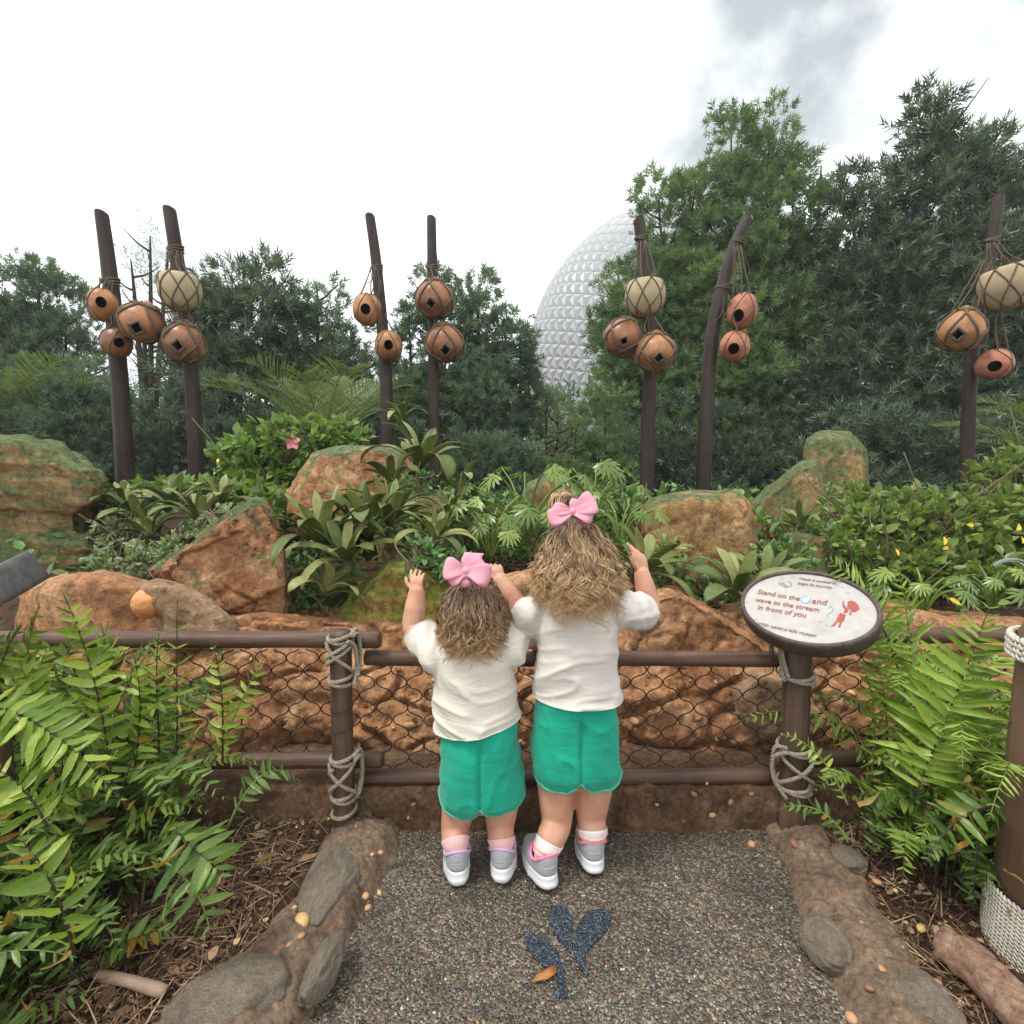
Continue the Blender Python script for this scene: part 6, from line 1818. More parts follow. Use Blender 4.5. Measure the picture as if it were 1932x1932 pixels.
def tree(name, label, flames, Yt, root_px, mat, tmpl, dens=240, gap=-0.12, seed=0, size=1.0, cat="tree", group=None, trunk_r=0.09, depth=1.0, foot=None, clump=None):
    base = P(root_px, 900, Yt); base.z = foot if foot is not None else float(ground_z(np.array([base.x]), np.array([Yt]))[0])
    root = thing(name, label, cat, tuple(base), group)
    pos, d, axes, ctone = crown_pts(flames, Yt, dens, gap, seed, depth, (26 if tmpl is TW_FINE else 16 if tmpl is TW_POD else 0) if clump is None else clump)
    VV, FF, AA, n0 = [], [], [], 0
    tone = fbm(pos * 1.9 + 5, 3, seed + 7) * 0.30 + ctone
    perm = np.random.RandomState(seed).permutation(len(pos)); pos, d, tone = pos[perm], d[perm], tone[perm]
    half = len(pos) // 2
    for k, sl in enumerate((slice(0, half), slice(half, None))):
        p_, d_ = pos[sl], d[sl]
        sc_k = size * (0.7 + 0.6 * RS.rand(len(p_)))
        M = basis(d_, RS.rand(len(p_)) * 6.28, sc_k)
        tv, tf = tmpl[k % len(tmpl)]
        val = np.clip(0.42 + tone[sl] + 0.16 * RS.randn(len(p_)), 0.02, 0.94)
        V, F, A = scatter(tv, tf, p_, M, val)
        VV.append(V); FF.append(F + n0); AA.append(A); n0 += len(V)
    mesh("crown", np.concatenate(VV), np.concatenate(FF), mat, root, False, {"v": np.concatenate(AA)})
    mb = MB()
    rs = np.random.RandomState(seed)
    stems = sorted(axes, key=lambda a: -(a[0] - a[1]).length)
    for i, (tip, bs_) in enumerate(stems):
        p0 = base + Vector((rs.uniform(-0.1, 0.1), rs.uniform(-0.1, 0.1), -0.1))
        mid = Vector((bs_.x * 0.75 + base.x * 0.25, Yt, base.z + (bs_.z - base.z) * 0.75 + 0.15))
        pts = catmull([p0, mid, bs_ * 0.55 + tip * 0.45, bs_ * 0.12 + tip * 0.88], 6)
        V, F = tube(pts, np.linspace(trunk_r * (1 if i < 2 else 0.7), 0.012, len(pts)), 7); mb.add(V, F)
        for _ in range(7):
            j = rs.randint(len(pts) // 3, len(pts) - 2); a = rs.rand() * 6.28; ln = (tip - bs_).length * rs.uniform(0.12, 0.28)
            q = pts[j]; e = q + np.array([math.cos(a) * ln, math.sin(a) * ln, ln * 0.7])
            V, F = tube(catmull([q, (q + e) / 2 + np.array([0, 0, -0.04]), e], 4), np.linspace(0.022, 0.006, 9), 5); mb.add(V, F)
    mb.build("trunk", M_BARK, root)
    return root

TG = "trees beyond the garden"
tree("podocarpus_tree", "tallest dark conifer with strap leaves and a pointed top beyond the cut-off bowl",
     [(1748, 182, 1745, 620, 66), (1656, 322, 1676, 660, 62), (1610, 335, 1618, 560, 36), (1820, 280, 1815, 660, 75), (1862, 272, 1866, 600, 46), (1926, 328, 1922, 640, 50), (1990, 390, 1975, 760, 70),
      (1600, 560, 1605, 880, 70), (1700, 520, 1700, 930, 110), (1810, 520, 1810, 930, 100), (1900, 560, 1900, 930, 90), (1540, 640, 1560, 930, 70)], 8.6, 1740, M_LF_POD, TW_POD, 290, -0.14, 31, 1.05, group=TG)
tree("podocarpus_tree", "broad bright-tufted evergreen standing in front of the silver sphere",
     [(1380, 216, 1378, 560, 62), (1450, 222, 1450, 560, 64), (1300, 322, 1310, 620, 70), (1238, 348, 1268, 600, 46), (1552, 278, 1530, 560, 44), (1495, 320, 1495, 700, 70), (1400, 400, 1400, 860, 105),
      (1218, 430, 1236, 780, 56), (1165, 490, 1182, 740, 40), (1145, 570, 1165, 700, 34), (1290, 480, 1290, 880, 90), (1500, 560, 1500, 930, 95), (1340, 620, 1340, 930, 90), (1195, 700, 1200, 930, 85)], 9.3, 1390, M_LF_FINE, TW_FINE, 240, -0.08, 32, 1.05, group=TG)
tree("dark_shrub", "dark leafy shrub at the foot of the silver sphere, beside the airy yellow green bamboo",
     [(1085, 800, 1085, 930, 36), (1140, 750, 1145, 930, 44), (1045, 830, 1050, 940, 36)], 7.6, 1100, M_LF_FINE, TW_FINE, 300, -0.1, 33, 0.9, "shrub", None, 0.03)
tree("bamboo_clump", "airy yellow green bamboo seen against the sphere's foot",
     [(1030, 735, 1030, 900, 26), (1052, 760, 1050, 900, 26), (1010, 800, 1015, 900, 20), (1080, 770, 1075, 890, 18)], 8.0, 1035, M_LF_BAMBOO, TW_AIRY, 120, -0.2, 34, 0.9, "bamboo", None, 0.02)
tree("podocarpus_tree", "rounded evergreen between the straight slim pole and the sphere",
     [(812, 520, 815, 760, 60), (905, 540, 895, 800, 72), (955, 592, 945, 850, 62), (860, 590, 860, 880, 85), (770, 580, 790, 880, 52), (985, 680, 965, 900, 44), (900, 700, 900, 940, 85), (800, 720, 800, 940, 70)], 8.0, 880, M_LF_BLUE, TW_FINE, 280, -0.13, 35, 0.95, group=TG)
tree("podocarpus_tree", "loose open tree with sky showing through, right of the second pole",
     [(395, 482, 410, 760, 40), (461, 463, 455, 720, 50), (520, 500, 505, 700, 42), (430, 560, 440, 860, 70), (505, 620, 500, 860, 58), (370, 600, 385, 840, 45)], 8.4, 445, M_LF_POD, TW_POD, 210, 0.06, 36, 1.0, group=TG)
tree("podocarpus_tree", "small pointed tree behind the slim leaning pole and the palm",
     [(598, 516, 600, 720, 42), (560, 590, 565, 780, 40), (640, 600, 640, 800, 48), (600, 640, 600, 860, 62), (690, 640, 690, 860, 45)], 8.8, 605, M_LF_BLUE, TW_POD, 230, 0.02, 37, 0.95, group=TG)
tree("thin_tree", "sparse bare-twigged tree top against the sky between the first two poles",
     [(283, 418, 285, 640, 40), (245, 470, 262, 640, 34), (318, 450, 305, 640, 26), (270, 540, 275, 760, 60), (330, 560, 320, 800, 46)], 9.0, 285, M_LF_POD, TW_AIRY, 105, 0.05, 38, 0.75, group=TG)
tree("evergreen_tree", "hazy bluish evergreen at the photo's edge behind the outermost pole",
     [(75, 474, 70, 700, 52), (10, 512, 5, 760, 60), (125, 560, 120, 800, 55), (40, 600, 40, 880, 85), (-50, 540, -50, 900, 80), (170, 640, 160, 900, 60), (100, 700, 100, 940, 80)], 9.6, 60, M_LF_BLUE, TW_FINE, 235, -0.12, 39, 1.0, group=TG)
tree("dark_shrub", "dark shrub mass behind the huge layered boulder",
     [(60, 690, 60, 930, 75), (150, 700, 150, 940, 65), (-40, 680, -40, 930, 80), (215, 720, 215, 950, 55)], 7.2, 90, M_LF_BLUE, TW_FINE, 300, -0.12, 40, 0.9, "shrub", None, 0.04)
tree("dark_shrub", "dark twiggy shrub between the bases of the first two poles",
     [(290, 720, 295, 950, 60), (345, 740, 345, 950, 55), (410, 720, 410, 950, 60), (470, 760, 470, 960, 55)], 7.4, 360, M_LF_POD, TW_FINE, 260, -0.08, 41, 0.85, "shrub", None, 0.04)
tree("dark_shrub", "dark shrub in the shade behind the two trunks of the curved pole's pair",
     [(1260, 760, 1260, 960, 70), (1380, 780, 1380, 960, 75), (1480, 790, 1480, 960, 65), (1180, 800, 1180, 960, 50)], 8.2, 1330, M_LF_POD, TW_FINE, 270, -0.12, 42, 0.9, "shrub", None, 0.04)
tree("dark_shrub", "dark shrub behind the tall squarish rock",
     [(1560, 760, 1560, 960, 65), (1650, 780, 1650, 970, 70), (1740, 800, 1740, 970, 70), (1840, 800, 1840, 970, 70), (1920, 780, 1920, 970, 70)], 7.2, 1690, M_LF_POD, TW_POD, 260, -0.12, 43, 0.85, "shrub", None, 0.04)
tree("dark_shrub", "dark shrub behind the straight slim pole's foot",
     [(850, 800, 850, 980, 60), (930, 810, 930, 980, 62), (1000, 830, 1000, 980, 50), (770, 800, 770, 960, 45)], 6.9, 890, M_LF_BLUE, TW_FINE, 280, -0.12, 44, 0.85, "shrub", None, 0.04)
tree("dark_shrub", "dark shrub in the gap behind the palm and the flowering shrub",
     [(560, 760, 560, 960, 62), (640, 770, 640, 960, 60), (710, 780, 710, 960, 50), (500, 790, 500, 950, 45)], 7.6, 610, M_LF_POD, TW_FINE, 260, -0.12, 45, 0.85, "shrub", None, 0.04)

# a dense far belt of green closes the view behind the named trees
def far_belt():
    n_ = 3600
    x = RS.uniform(-26, 26, n_); y = 15 + 4 * RS.rand(n_) + 0.02 * x * x
    top = 3.0 + 0.9 * fbm(np.stack([x * 0.5, 0 * x, 0 * x], 1), 3, 77)
    z = top * RS.rand(n_) ** 0.8 + 0.1
    pos = np.stack([x, y, z], 1)
    d = np.stack([0.5 * RS.randn(n_), -0.5 + 0.4 * RS.randn(n_), 0.9 + 0 * x], 1)
    tv, tf = TW_BUSH[0]
    V, F, A = scatter(tv, tf, pos, basis(d, RS.rand(n_) * 6.28, 2.4 + 1.6 * RS.rand(n_)))
    o = mesh("far_foliage", V, F, M_LF_BLUE, None, False, {"v": A})
    tag(o, "far belt of green foliage beyond the trees", "foliage", kind="stuff")
far_belt()

def palm(label, c, nfr, L, seed, az=(0, 6.283), el=(0.5, 1.3), mat=None, lw=0.0135):
    rs = np.random.RandomState(seed)
    root = thing("palm", label, "palm", tuple(c))
    for k in range(nfr):
        a = az[0] + (az[1] - az[0]) * (k + rs.rand() * 0.7) / nfr
        e = el[0] + (el[1] - el[0]) * rs.rand()
        l_ = L * rs.uniform(0.8, 1.15)
        h = Vector((math.cos(a), math.sin(a), 0))
        p0 = Vector(c); p1 = p0 + (h * math.cos(e) + Vector((0, 0, math.sin(e)))) * l_ * 0.4
        p2 = p0 + h * math.cos(e * 0.85) * l_ * 0.75 + Vector((0, 0, math.sin(e) * l_ * 0.72)); p3 = p0 + h * (math.cos(e) * 0.9 + 0.28) * l_ + Vector((0, 0, math.sin(e) * l_ * 0.70))
        g = bez(p0, p1, p2, p3, 34)
        T, N_, B_ = frames(g)
        mb = MB()
        V, F = tube(g, np.linspace(0.011, 0.002, 34), 5); mb.add(V, F, 0.5)
        LV = []
        for i in np.linspace(6, 33, 34).astype(int):
            t = i / 33
            up = np.cross(T[i], np.cross((0, 0, 1.0), T[i])); up /= np.linalg.norm(up) + 1e-9
            sd = np.cross(T[i], up)
            ll = l_ * 0.36 * math.sin(math.pi * (0.12 + 0.80 * t)) ** 0.7
            for s in (-1, 1):
                d = sd * s * 0.80 + T[i] * 0.70 + up * 0.22 + 0.06 * rs.randn(3); d /= np.linalg.norm(d)
                q0, q1, q2 = g[i], g[i] + d * ll * 0.55, g[i] + d * ll + np.array([0, 0, -0.10 * ll])
                w = T[i] * lw / 2
                mb.add([q0 - w * 0.5, q0 + w * 0.5, q1 + w, q1 - w, q2], [[0, 1, 2, 3], [3, 2, 4]], rs.rand() * 0.6)
        mb.build("frond", mat or M_LF_PALM, root, False)
    return root
palm("olive feather palm behind the flowering shrub with fronds spread before the trees", P(610, 850, 6.6), 17, 1.30, 51, el=(0.75, 1.45))
palm("feather palm whose fronds reach up beside the slim leaning pole", P(668, 800, 7.0), 9, 1.1, 54, (0.2, 3.0), (0.7, 1.35))
palm("green feather palm reaching in beneath the cut-off bowl at the photo's edge", P(2000, 870, 5.6), 12, 1.1, 52, (1.6, 4.6), (0.35, 1.2))
palm("pale palm fronds rising from the dark shrub by the outermost pole", P(30, 800, 7.0), 9, 1.1, 53, (-0.8, 2.6), (0.5, 1.2))

def ovate(nx_=2):
    V = np.array([(0, 0, 0), (0.26, 0.30, 0.05), (0.0, 0.36, -0.02), (-0.26, 0.30, 0.05), (0.22, 0.65, 0.03), (0.0, 0.68, -0.03), (-0.22, 0.65, 0.03), (0, 1.0, -0.10)])
    F = np.array([(0, 1, 2, 2), (0, 2, 3, 3), (1, 4, 5, 2), (2, 5, 6, 3), (4, 7, 5, 5), (5, 7, 6, 6)])
    return V, F
OV, OF = ovate()
def quads_tri(name, V, F, mat, parent, A):
    """faces given as quads, some of them with a repeated corner (triangles)"""
    f = [list(dict.fromkeys(q)) for q in F.tolist()]
    return mesh(name, V, f, mat, parent, True, {"v": A})
def bush(name, label, blobs, n_, size, mat, seed, cat="shrub", yellow=(), flower=None, upb=0.7, hollow=0.55, stems=14, foot=0.2, group=None):
    """blobs: (px, py, Y, rx, ry, rdepth) ellipsoids of leaves on branching stems"""
    rs = np.random.RandomState(seed)
    c0 = P(blobs[0][0], blobs[0][1], blobs[0][2])
    base = Vector((c0.x, c0.y, min(P(b_[0], b_[1] + b_[4], b_[2]).z for b_ in blobs) - 0.02))
    root = thing(name, label, cat, tuple(base), group)
    PO, DI = [], []
    mb = MB()
    tot = sum(b_[3] * b_[4] for b_ in blobs)
    for (px, py, Yb_, rx, ry, rd) in blobs:
        c = np.array(tuple(P(px, py, Yb_))); k = int(n_ * rx * ry / tot)
        r3 = np.array([rx * Yb_ / 966, rd, ry * Yb_ / 966])
        d = rs.randn(k, 3); d /= np.linalg.norm(d, axis=1)[:, None]
        rad = (hollow + (1 - hollow) * rs.rand(k)) * (1 + 0.55 * fbm(d * 1.7 + px, 3, seed))
        PO.append(c + d * r3 * rad[:, None]); DI.append(d * np.array([1, 1, 0.6]) + np.array([0, -0.25, upb]) + 0.45 * rs.randn(k, 3))
        for _ in range(stems):
            e = c + rs.randn(3) * r3 * 0.62 + np.array([0, 0, 0.25 * r3[2]]); b_ = c + np.array([rs.randn() * r3[0] * 0.3, rs.randn() * 0.05, -r3[2]])
            V, F = tube(catmull([b_, (b_ + e) / 2 + rs.randn(3) * 0.04, e], 4), np.linspace(0.009, 0.003, 9) * Yb_ / 3.5, 5); mb.add(V, F, rs.rand())
    pos, di = np.concatenate(PO), np.concatenate(DI)
    # leaves sit in little whorls of four
    rep = 4
    pos = np.repeat(pos, rep, 0); di = np.repeat(di, rep, 0) + 0.75 * rs.randn(len(pos), 3)
    hint = np.tile([0, -0.35, 1.0], (len(pos), 1)) + 0.35 * rs.randn(len(pos), 3)
    M = basis(di, 0.3 * rs.randn(len(pos)), size * (0.55 + 0.75 * rs.rand(len(pos))), hint)
    V, F, A = scatter(OV, OF, pos, M, np.clip(rs.rand(len(pos)) * 0.92, 0, 0.93))
    tag(quads_tri("foliage", V, F, mat, root, A), kind="stuff")
    mb.build("stem", M_TWIG, root)
    for (px, py, Yb_, s) in yellow:
        c = np.array([tuple(P(px, py, Yb_))])
        V, F, A = scatter(OV, OF, c, basis(np.array([[rs.randn() * 0.6, -0.4, -0.2 + rs.randn() * 0.3]]), np.array([0.3]), np.array([s]), np.array([[0, -0.9, 0.5]])))
        quads_tri("yellow_leaf", V, F, M_YLEAF, root, A)
    return root
bush("hibiscus_shrub", "glossy green shrub with a pink flower above the orange brown boulder",
     [(555, 838, 4.7, 88, 46, 0.35), (470, 860, 4.8, 62, 46, 0.3), (640, 832, 4.9, 50, 34, 0.25), (520, 900, 4.6, 90, 40, 0.3)], 620, 0.105, M_LF_HIB, 61, yellow=((412, 865, 4.5, 0.05), (415, 930, 4.2, 0.06)))
fl = thing("hibiscus_flower", "pink flower on the glossy green shrub", "flower", tuple(P(553, 834, 4.35)))
for k in range(5):
    a = k * 1.2566 + 0.3
    d = np.array([[math.cos(a), -0.35, math.sin(a)]])
    V, F, A = scatter(OV * np.array([1.5, 1, 1]), OF, np.array([tuple(P(553, 834, 4.35))]), basis(d, np.array([0.2]), np.array([0.075]), np.array([[0, -1.0, 0.2]])))
    quads_tri("petal", V, F, M_PETAL, fl, A)
V, F = tube(catmull([P(553, 834, 4.34), P(556, 832, 4.30), P(558, 834, 4.27)], 4), 0.004, 6); mesh("stamen", V, F, M_YLEAF, fl)
bush("leafy_shrub", "wide leafy shrub dotted with yellow leaves, behind the bright ferns and the sign",
     [(1650, 985, 2.95, 95, 70, 0.3), (1760, 985, 2.95, 110, 68, 0.35), (1880, 985, 2.95, 100, 80, 0.35), (1720, 1080, 2.7, 140, 75, 0.3), (1870, 1090, 2.7, 110, 85, 0.3), (1625, 1060, 2.75, 60, 60, 0.2), (1980, 1020, 2.8, 90, 110, 0.3)],
     1250, 0.066, M_LF_SHRUB, 62, yellow=((1782, 1012, 2.5, 0.055), (1790, 1032, 2.5, 0.04), (1925, 990, 2.5, 0.06), (1928, 1012, 2.5, 0.05), (1690, 1035, 2.45, 0.04), (1788, 1128, 2.3, 0.06), (1838, 990, 2.5, 0.045), (1664, 1035, 2.4, 0.035)), stems=20, hollow=0.25)
bush("leafy_shrub", "upright leafy shrub tip beside the squat pole foot at the photo's edge",
     [(1895, 905, 3.6, 60, 45, 0.25), (1935, 890, 3.7, 50, 60, 0.25)], 240, 0.075, M_LF_SHRUB, 63)
bush("ivy", "dark ivy tumbling from the large rosette plants down to the red ledge",
     [(600, 1110, 2.35, 44, 70, 0.14), (640, 1090, 2.4, 36, 60, 0.12), (585, 1060, 2.45, 40, 50, 0.14), (560, 1140, 2.3, 24, 40, 0.08)], 260, 0.038, M_LF_IVY, 64, "ivy", upb=0.1)
bush("ivy", "ivy spilling over the green mossy hump beneath the top rosettes",
     [(790, 925, 3.0, 60, 34, 0.2), (855, 950, 3.0, 40, 40, 0.18), (880, 1000, 2.95, 22, 40, 0.12), (770, 1000, 2.75, 70, 26, 0.15), (830, 1010, 2.75, 40, 40, 0.15)], 300, 0.042, M_LF_IVY, 65, "ivy", upb=0.2)
bush("ivy", "bright ivy beside the smaller girl's waving fist",
     [(800, 1045, 2.2, 36, 26, 0.1), (850, 1065, 2.2, 34, 24, 0.1), (775, 1075, 2.15, 16, 16, 0.06)], 90, 0.04, M_LF_IVY, 66, "ivy", upb=0.3)
bush("creeper", "grey green creeper running down behind the triangular cracked rock",
     [(290, 1060, 2.65, 66, 40, 0.2), (360, 1030, 2.75, 55, 34, 0.2), (430, 985, 2.85, 50, 34, 0.2), (235, 1060, 2.75, 50, 40, 0.2), (225, 1000, 3.0, 40, 34, 0.2)], 520, 0.034, M_LF_GREY, 67, "creeper", upb=0.5)
bush("creeper", "leafy creeper behind the long row of rosettes, in front of the two first poles",
     [(330, 930, 3.9, 90, 22, 0.3), (450, 935, 3.9, 70, 26, 0.3), (250, 955, 3.8, 50, 26, 0.3), (520, 960, 3.7, 40, 36, 0.25)], 380, 0.085, M_LF_HIB, 68, "creeper")
bush("creeper", "low green creeper at the foot of the broad ochre boulder",
     [(1250, 1075, 2.6, 70, 26, 0.2), (1330, 1110, 2.25, 40, 24, 0.12), (1210, 1050, 2.7, 40, 30, 0.18), (1420, 1110, 2.3, 60, 40, 0.15), (1480, 1060, 2.5, 50, 40, 0.2)], 340, 0.045, M_LF_IVY, 69, "creeper", upb=0.4)
bush("creeper", "leafy growth filling the gap between the mossy hump and the ochre boulder",
     [(930, 1030, 3.0, 60, 40, 0.3), (1000, 1020, 3.1, 60, 44, 0.3), (1140, 1010, 3.2, 60, 50, 0.3), (1080, 1000, 3.3, 80, 40, 0.3), (1190, 960, 3.6, 30, 40, 0.2), (940, 960, 3.9, 60, 30, 0.3), (1130, 945, 4.0, 60, 26, 0.3)], 520, 0.06, M_LF_IVY, 70, "creeper", upb=0.5)
bush("creeper", "green growth around the foot of the sloping mossy rock",
     [(1440, 1010, 3.2, 30, 40, 0.2), (1540, 1030, 2.75, 60, 50, 0.2), (1500, 1000, 2.9, 40, 34, 0.2), (1590, 950, 3.3, 40, 40, 0.2)], 300, 0.05, M_LF_HIB, 71, "creeper")
# ground cover
def ground_cover():
    n_ = 5000
    x = RS.uniform(-5.5, 6.0, n_); y = 2.25 + 5.0 * RS.rand(n_)
    z = ground_z(x, y) + 0.02 + 0.16 * RS.rand(n_) * np.clip((y - 2.0), 0.2, 1.5)
    d = np.stack([RS.randn(n_), RS.randn(n_) - 0.3, 0.4 + RS.rand(n_)], 1)
    V, F, A = scatter(OV, OF, np.stack([x, y, z], 1), basis(d, 0.4 * RS.randn(n_), 0.05 + 0.07 * RS.rand(n_)), RS.rand(n_) * 0.9)
    o = quads_tri("ground_cover", V, F, M_LF_IVY, None, A)
    tag(o, "low leafy ground cover between the rocks", "plant", kind="stuff")
ground_cover()

# ---------------------------------------------------------------- rosette plants (broad strap leaves, each leaf its own part)
def strap(L, W, rise, bend, tipk, fold=0.25, twist=0.0, nseg=9, seed=0):
    """leaf along +Y that rises then arches; returns mesh data"""
    V, F = [], []
    x = z = 0.0; a = rise
    y = 0.0
    for i in range(nseg + 1):
        t = i / nseg
        w = W * (0.55 + 0.45 * min(1, t * 2.5)) * (1 if t < tipk else max(0.02, math.cos((t - tipk) / (1 - tipk) * math.pi / 2)) ** 0.75) / 2
        for j, q in enumerate((-1, -0.5, 0, 0.5, 1)):
            f = fold * w * (abs(q) ** 1.5) * (1 - 0.6 * t)
            tw = twist * t * q * w
            wav = 0.02 * W * math.sin(t * 9 + q * 2 + seed)
            V.append((q * w, y - math.sin(a) * f, z + math.cos(a) * f + tw + wav))
        s = L / nseg
        y += math.cos(a) * s; z += math.sin(a) * s
        a -= bend * (0.4 + 1.2 * t) / nseg
    for i in range(nseg):
        for j in range(4): F.append((i * 5 + j, i * 5 + j + 1, (i + 1) * 5 + j + 1, (i + 1) * 5 + j))
    return np.array(V), np.array(F)
def rosette_proto(leaves, seed, wide=1.0, name="rosette_plant"):
    rs = np.random.RandomState(seed)
    root = bpy.data.objects.new(name, None); col.objects.link(root); root.empty_display_size = 0.05
    for i in range(leaves):
        t = i / (leaves - 1)                # 0 inner, 1 outer
        V, F = strap(0.80 + 0.42 * t + rs.uniform(-0.1, 0.1), (0.165 + 0.05 * t) * wide, 1.42 - 0.75 * t + rs.uniform(-0.2, 0.15), 0.35 + 1.9 * t + rs.uniform(-0.4, 0.8), 0.62 + 0.2 * rs.rand(), 0.35, rs.uniform(-0.2, 0.2), seed=i)
        o = mesh("leaf", V, F, M_LF_BROM, root, True, {"v": np.full(len(V), rs.rand() * 0.9)})
        o.matrix_basis = Matrix.Rotation(i * 2.39996 + rs.rand() * 0.4, 4, 'Z') @ Matrix.Translation((0, 0.03 + 0.02 * t, 0.02))
        solidify(o, 0.006, 0.0)
    return root
protos = [rosette_proto(13, 1), rosette_proto(11, 2, 1.15), rosette_proto(15, 3, 0.85), rosette_proto(10, 4, 1.3)]
used = [False] * 4
def rosette(px, py, Yb_, s, k, label, yaw=None, tilt=(0.0, 0.0)):
    o = protos[k]
    if used[k]: o = copy_tree(o)
    used[k] = True
    o.location = P(px, py, Yb_)
    o.scale = (s, s, s)
    o.rotation_euler = (tilt[0], tilt[1], rnd.random() * 6.28 if yaw is None else yaw)
    return tag(o, label, "rosette plant", "broad-leaved rosette plants among the rocks")
for a in [(612, 1030, 2.30, 0.32, 2, "large rosette with tall upright leaves beside the triangular rock's edge", 0.4, (-0.1, -0.1)),
          (655, 1060, 2.20, 0.25, 1, "rosette with broad drooping leaves over the dark ivy", None, (0.3, 0.0)),
          (700, 1015, 2.40, 0.33, 0, "biggest rosette in the middle of the row above the yellow green rock", None, (0.25, 0.0)),
          (735, 995, 2.50, 0.30, 2, "pale rosette tucked behind the biggest one", None, (0.1, 0.2)),
          (662, 985, 2.60, 0.25, 2, "dark rosette rising in front of the orange brown boulder", None, (0.1, 0.0)),
          (818, 1025, 2.35, 0.21, 0, "small rosette above the bright ivy, near the waving fist", None, (0.2, 0.0)),
          (845, 985, 2.65, 0.20, 2, "slender rosette on the mossy hump", None, (0.1, 0.3)),
          (790, 885, 3.20, 0.36, 3, "pale rosette crowning the orange brown boulder under the straight pole", 1.0, (0.15, 0.1)),
          (745, 915, 3.10, 0.25, 1, "smaller rosette just below the crowning one", None, (0.3, -0.2)),
          (865, 935, 3.10, 0.25, 0, "rosette leaning out to the side of the mossy hump", None, (0.1, 0.4)),
          (610, 1120, 2.10, 0.20, 1, "rosette hanging low in the dark ivy", 2.0, (0.5, 0.0)),
          (262, 985, 3.10, 0.27, 1, "rosette next to the huge layered boulder", None, (0.2, -0.1)),
          (330, 960, 3.20, 0.30, 3, "upright rosette in the long row behind the creeper", None, (0.1, 0.0)),
          (285, 1015, 2.95, 0.22, 2, "low rosette drooping above the grey green creeper", None, (0.3, -0.2)),
          (372, 985, 3.00, 0.26, 0, "grey rosette close to the triangular rock's slope", None, (0.2, 0.1)),
          (420, 950, 3.30, 0.24, 1, "rosette at the end of the row just behind the triangular rock's peak", None, (0.1, 0.2)),
          (235, 955, 3.40, 0.22, 0, "dark rosette furthest back by the huge layered boulder", None, (0.1, 0.0)),
          (1390, 1125, 2.05, 0.24, 3, "rosette right behind the oval sign", 0.2, (0.2, -0.1)),
          (1445, 1105, 2.15, 0.22, 1, "rosette with reddish-brown underside behind the sign's top edge", None, (0.1, 0.2)),
          (1512, 1000, 2.70, 0.20, 2, "small rosette beside the sloping mossy rock", None, (0.2, 0.0)),
          (1255, 1050, 2.45, 0.15, 2, "little pale-tipped rosette beyond the taller girl's hand", None, (0.2, 0.1)),
          (1200, 1085, 2.20, 0.28, 1, "wide flat rosette beneath the taller girl's raised hand", 1.2, (0.45, 0.1)),
          (1180, 985, 3.20, 0.20, 0, "rosette between the taller girl's hair and the ochre boulder", None, (0.1, 0.0)),
          (760, 800, 5.4, 0.34, 2, "spiky rosette between the two slim poles", None, (0.0, 0.0))]:
    rosette(*a)

# split-leaved plants
def split_leaf():
    V, F = [], []
    for k, a in enumerate(np.linspace(-2.3, 2.3, 11)):
        L_ = 0.55 + 0.45 * math.cos(a * 0.62)
        d = np.array([math.sin(a * 0.75), math.cos(a * 0.75)]); nrm_ = np.array([d[1], -d[0]])
        c = np.array([0, 0.18])
        pts = [(0.0, 0.05), (0.35, 0.05), (0.75, 0.055), (1.0, 0.0)]
        n0 = len(V)
        for r_, w in pts:
            for s in (-1, 1):
                q = c + d * r_ * L_ * 0.8 + nrm_ * s * w
                V.append((q[0], q[1], -0.25 * (r_ * L_) ** 2 + 0.03 * math.sin(k * 2 + r_ * 4)))
        for i in range(3): F.append((n0 + 2 * i, n0 + 2 * i + 1, n0 + 2 * i + 3, n0 + 2 * i + 2))
    return np.array(V), np.array(F)
SLV, SLF = split_leaf()
slm = mesh_data("leaf", SLV, SLF, M_LF_PHIL, True, {"v": np.full(len(SLV), 0.3)})
def split_plant(label, px, py, Yb_, n_, s, h, seed, spread=1.0):
    rs = np.random.RandomState(seed)
    c = P(px, py, Yb_)
    root = thing("split_leaf_plant", label, "plant", tuple(c), "split-leaved plants behind the girls")
    mb = MB()
    for k in range(n_):
        a = k * 2.39996 + rs.rand(); hh = h * rs.uniform(0.5, 1.1); r_ = spread * h * rs.uniform(0.25, 0.75)
        e = c + Vector((math.cos(a) * r_, math.sin(a) * r_, hh))
        V, F = tube(catmull([c, c + Vector((math.cos(a) * r_ * 0.4, math.sin(a) * r_ * 0.4, hh * 0.7)), e], 5), 0.006, 5); mb.add(V, F, 0.6)
        o = link("leaf", slm, root)
        z = Vector((math.cos(a) * 0.5, math.sin(a) * 0.5 - 0.35, 0.9)).normalized()
        y = Vector((math.cos(a + rs.uniform(-0.7, 0.7)), math.sin(a + rs.uniform(-0.7, 0.7)), -0.25)); y = (y - z * y.dot(z)).normalized(); x = y.cross(z)
        sc_k = s * rs.uniform(0.45, 0.8)
        o.matrix_basis = Matrix(((x.x, y.x, z.x, e.x), (x.y, y.y, z.y, e.y), (x.z, y.z, z.z, e.z), (0, 0, 0, 1))) @ Matrix.Diagonal((sc_k, sc_k, sc_k, 1))
    mb.build("stalk", M_LF_PHIL, root)
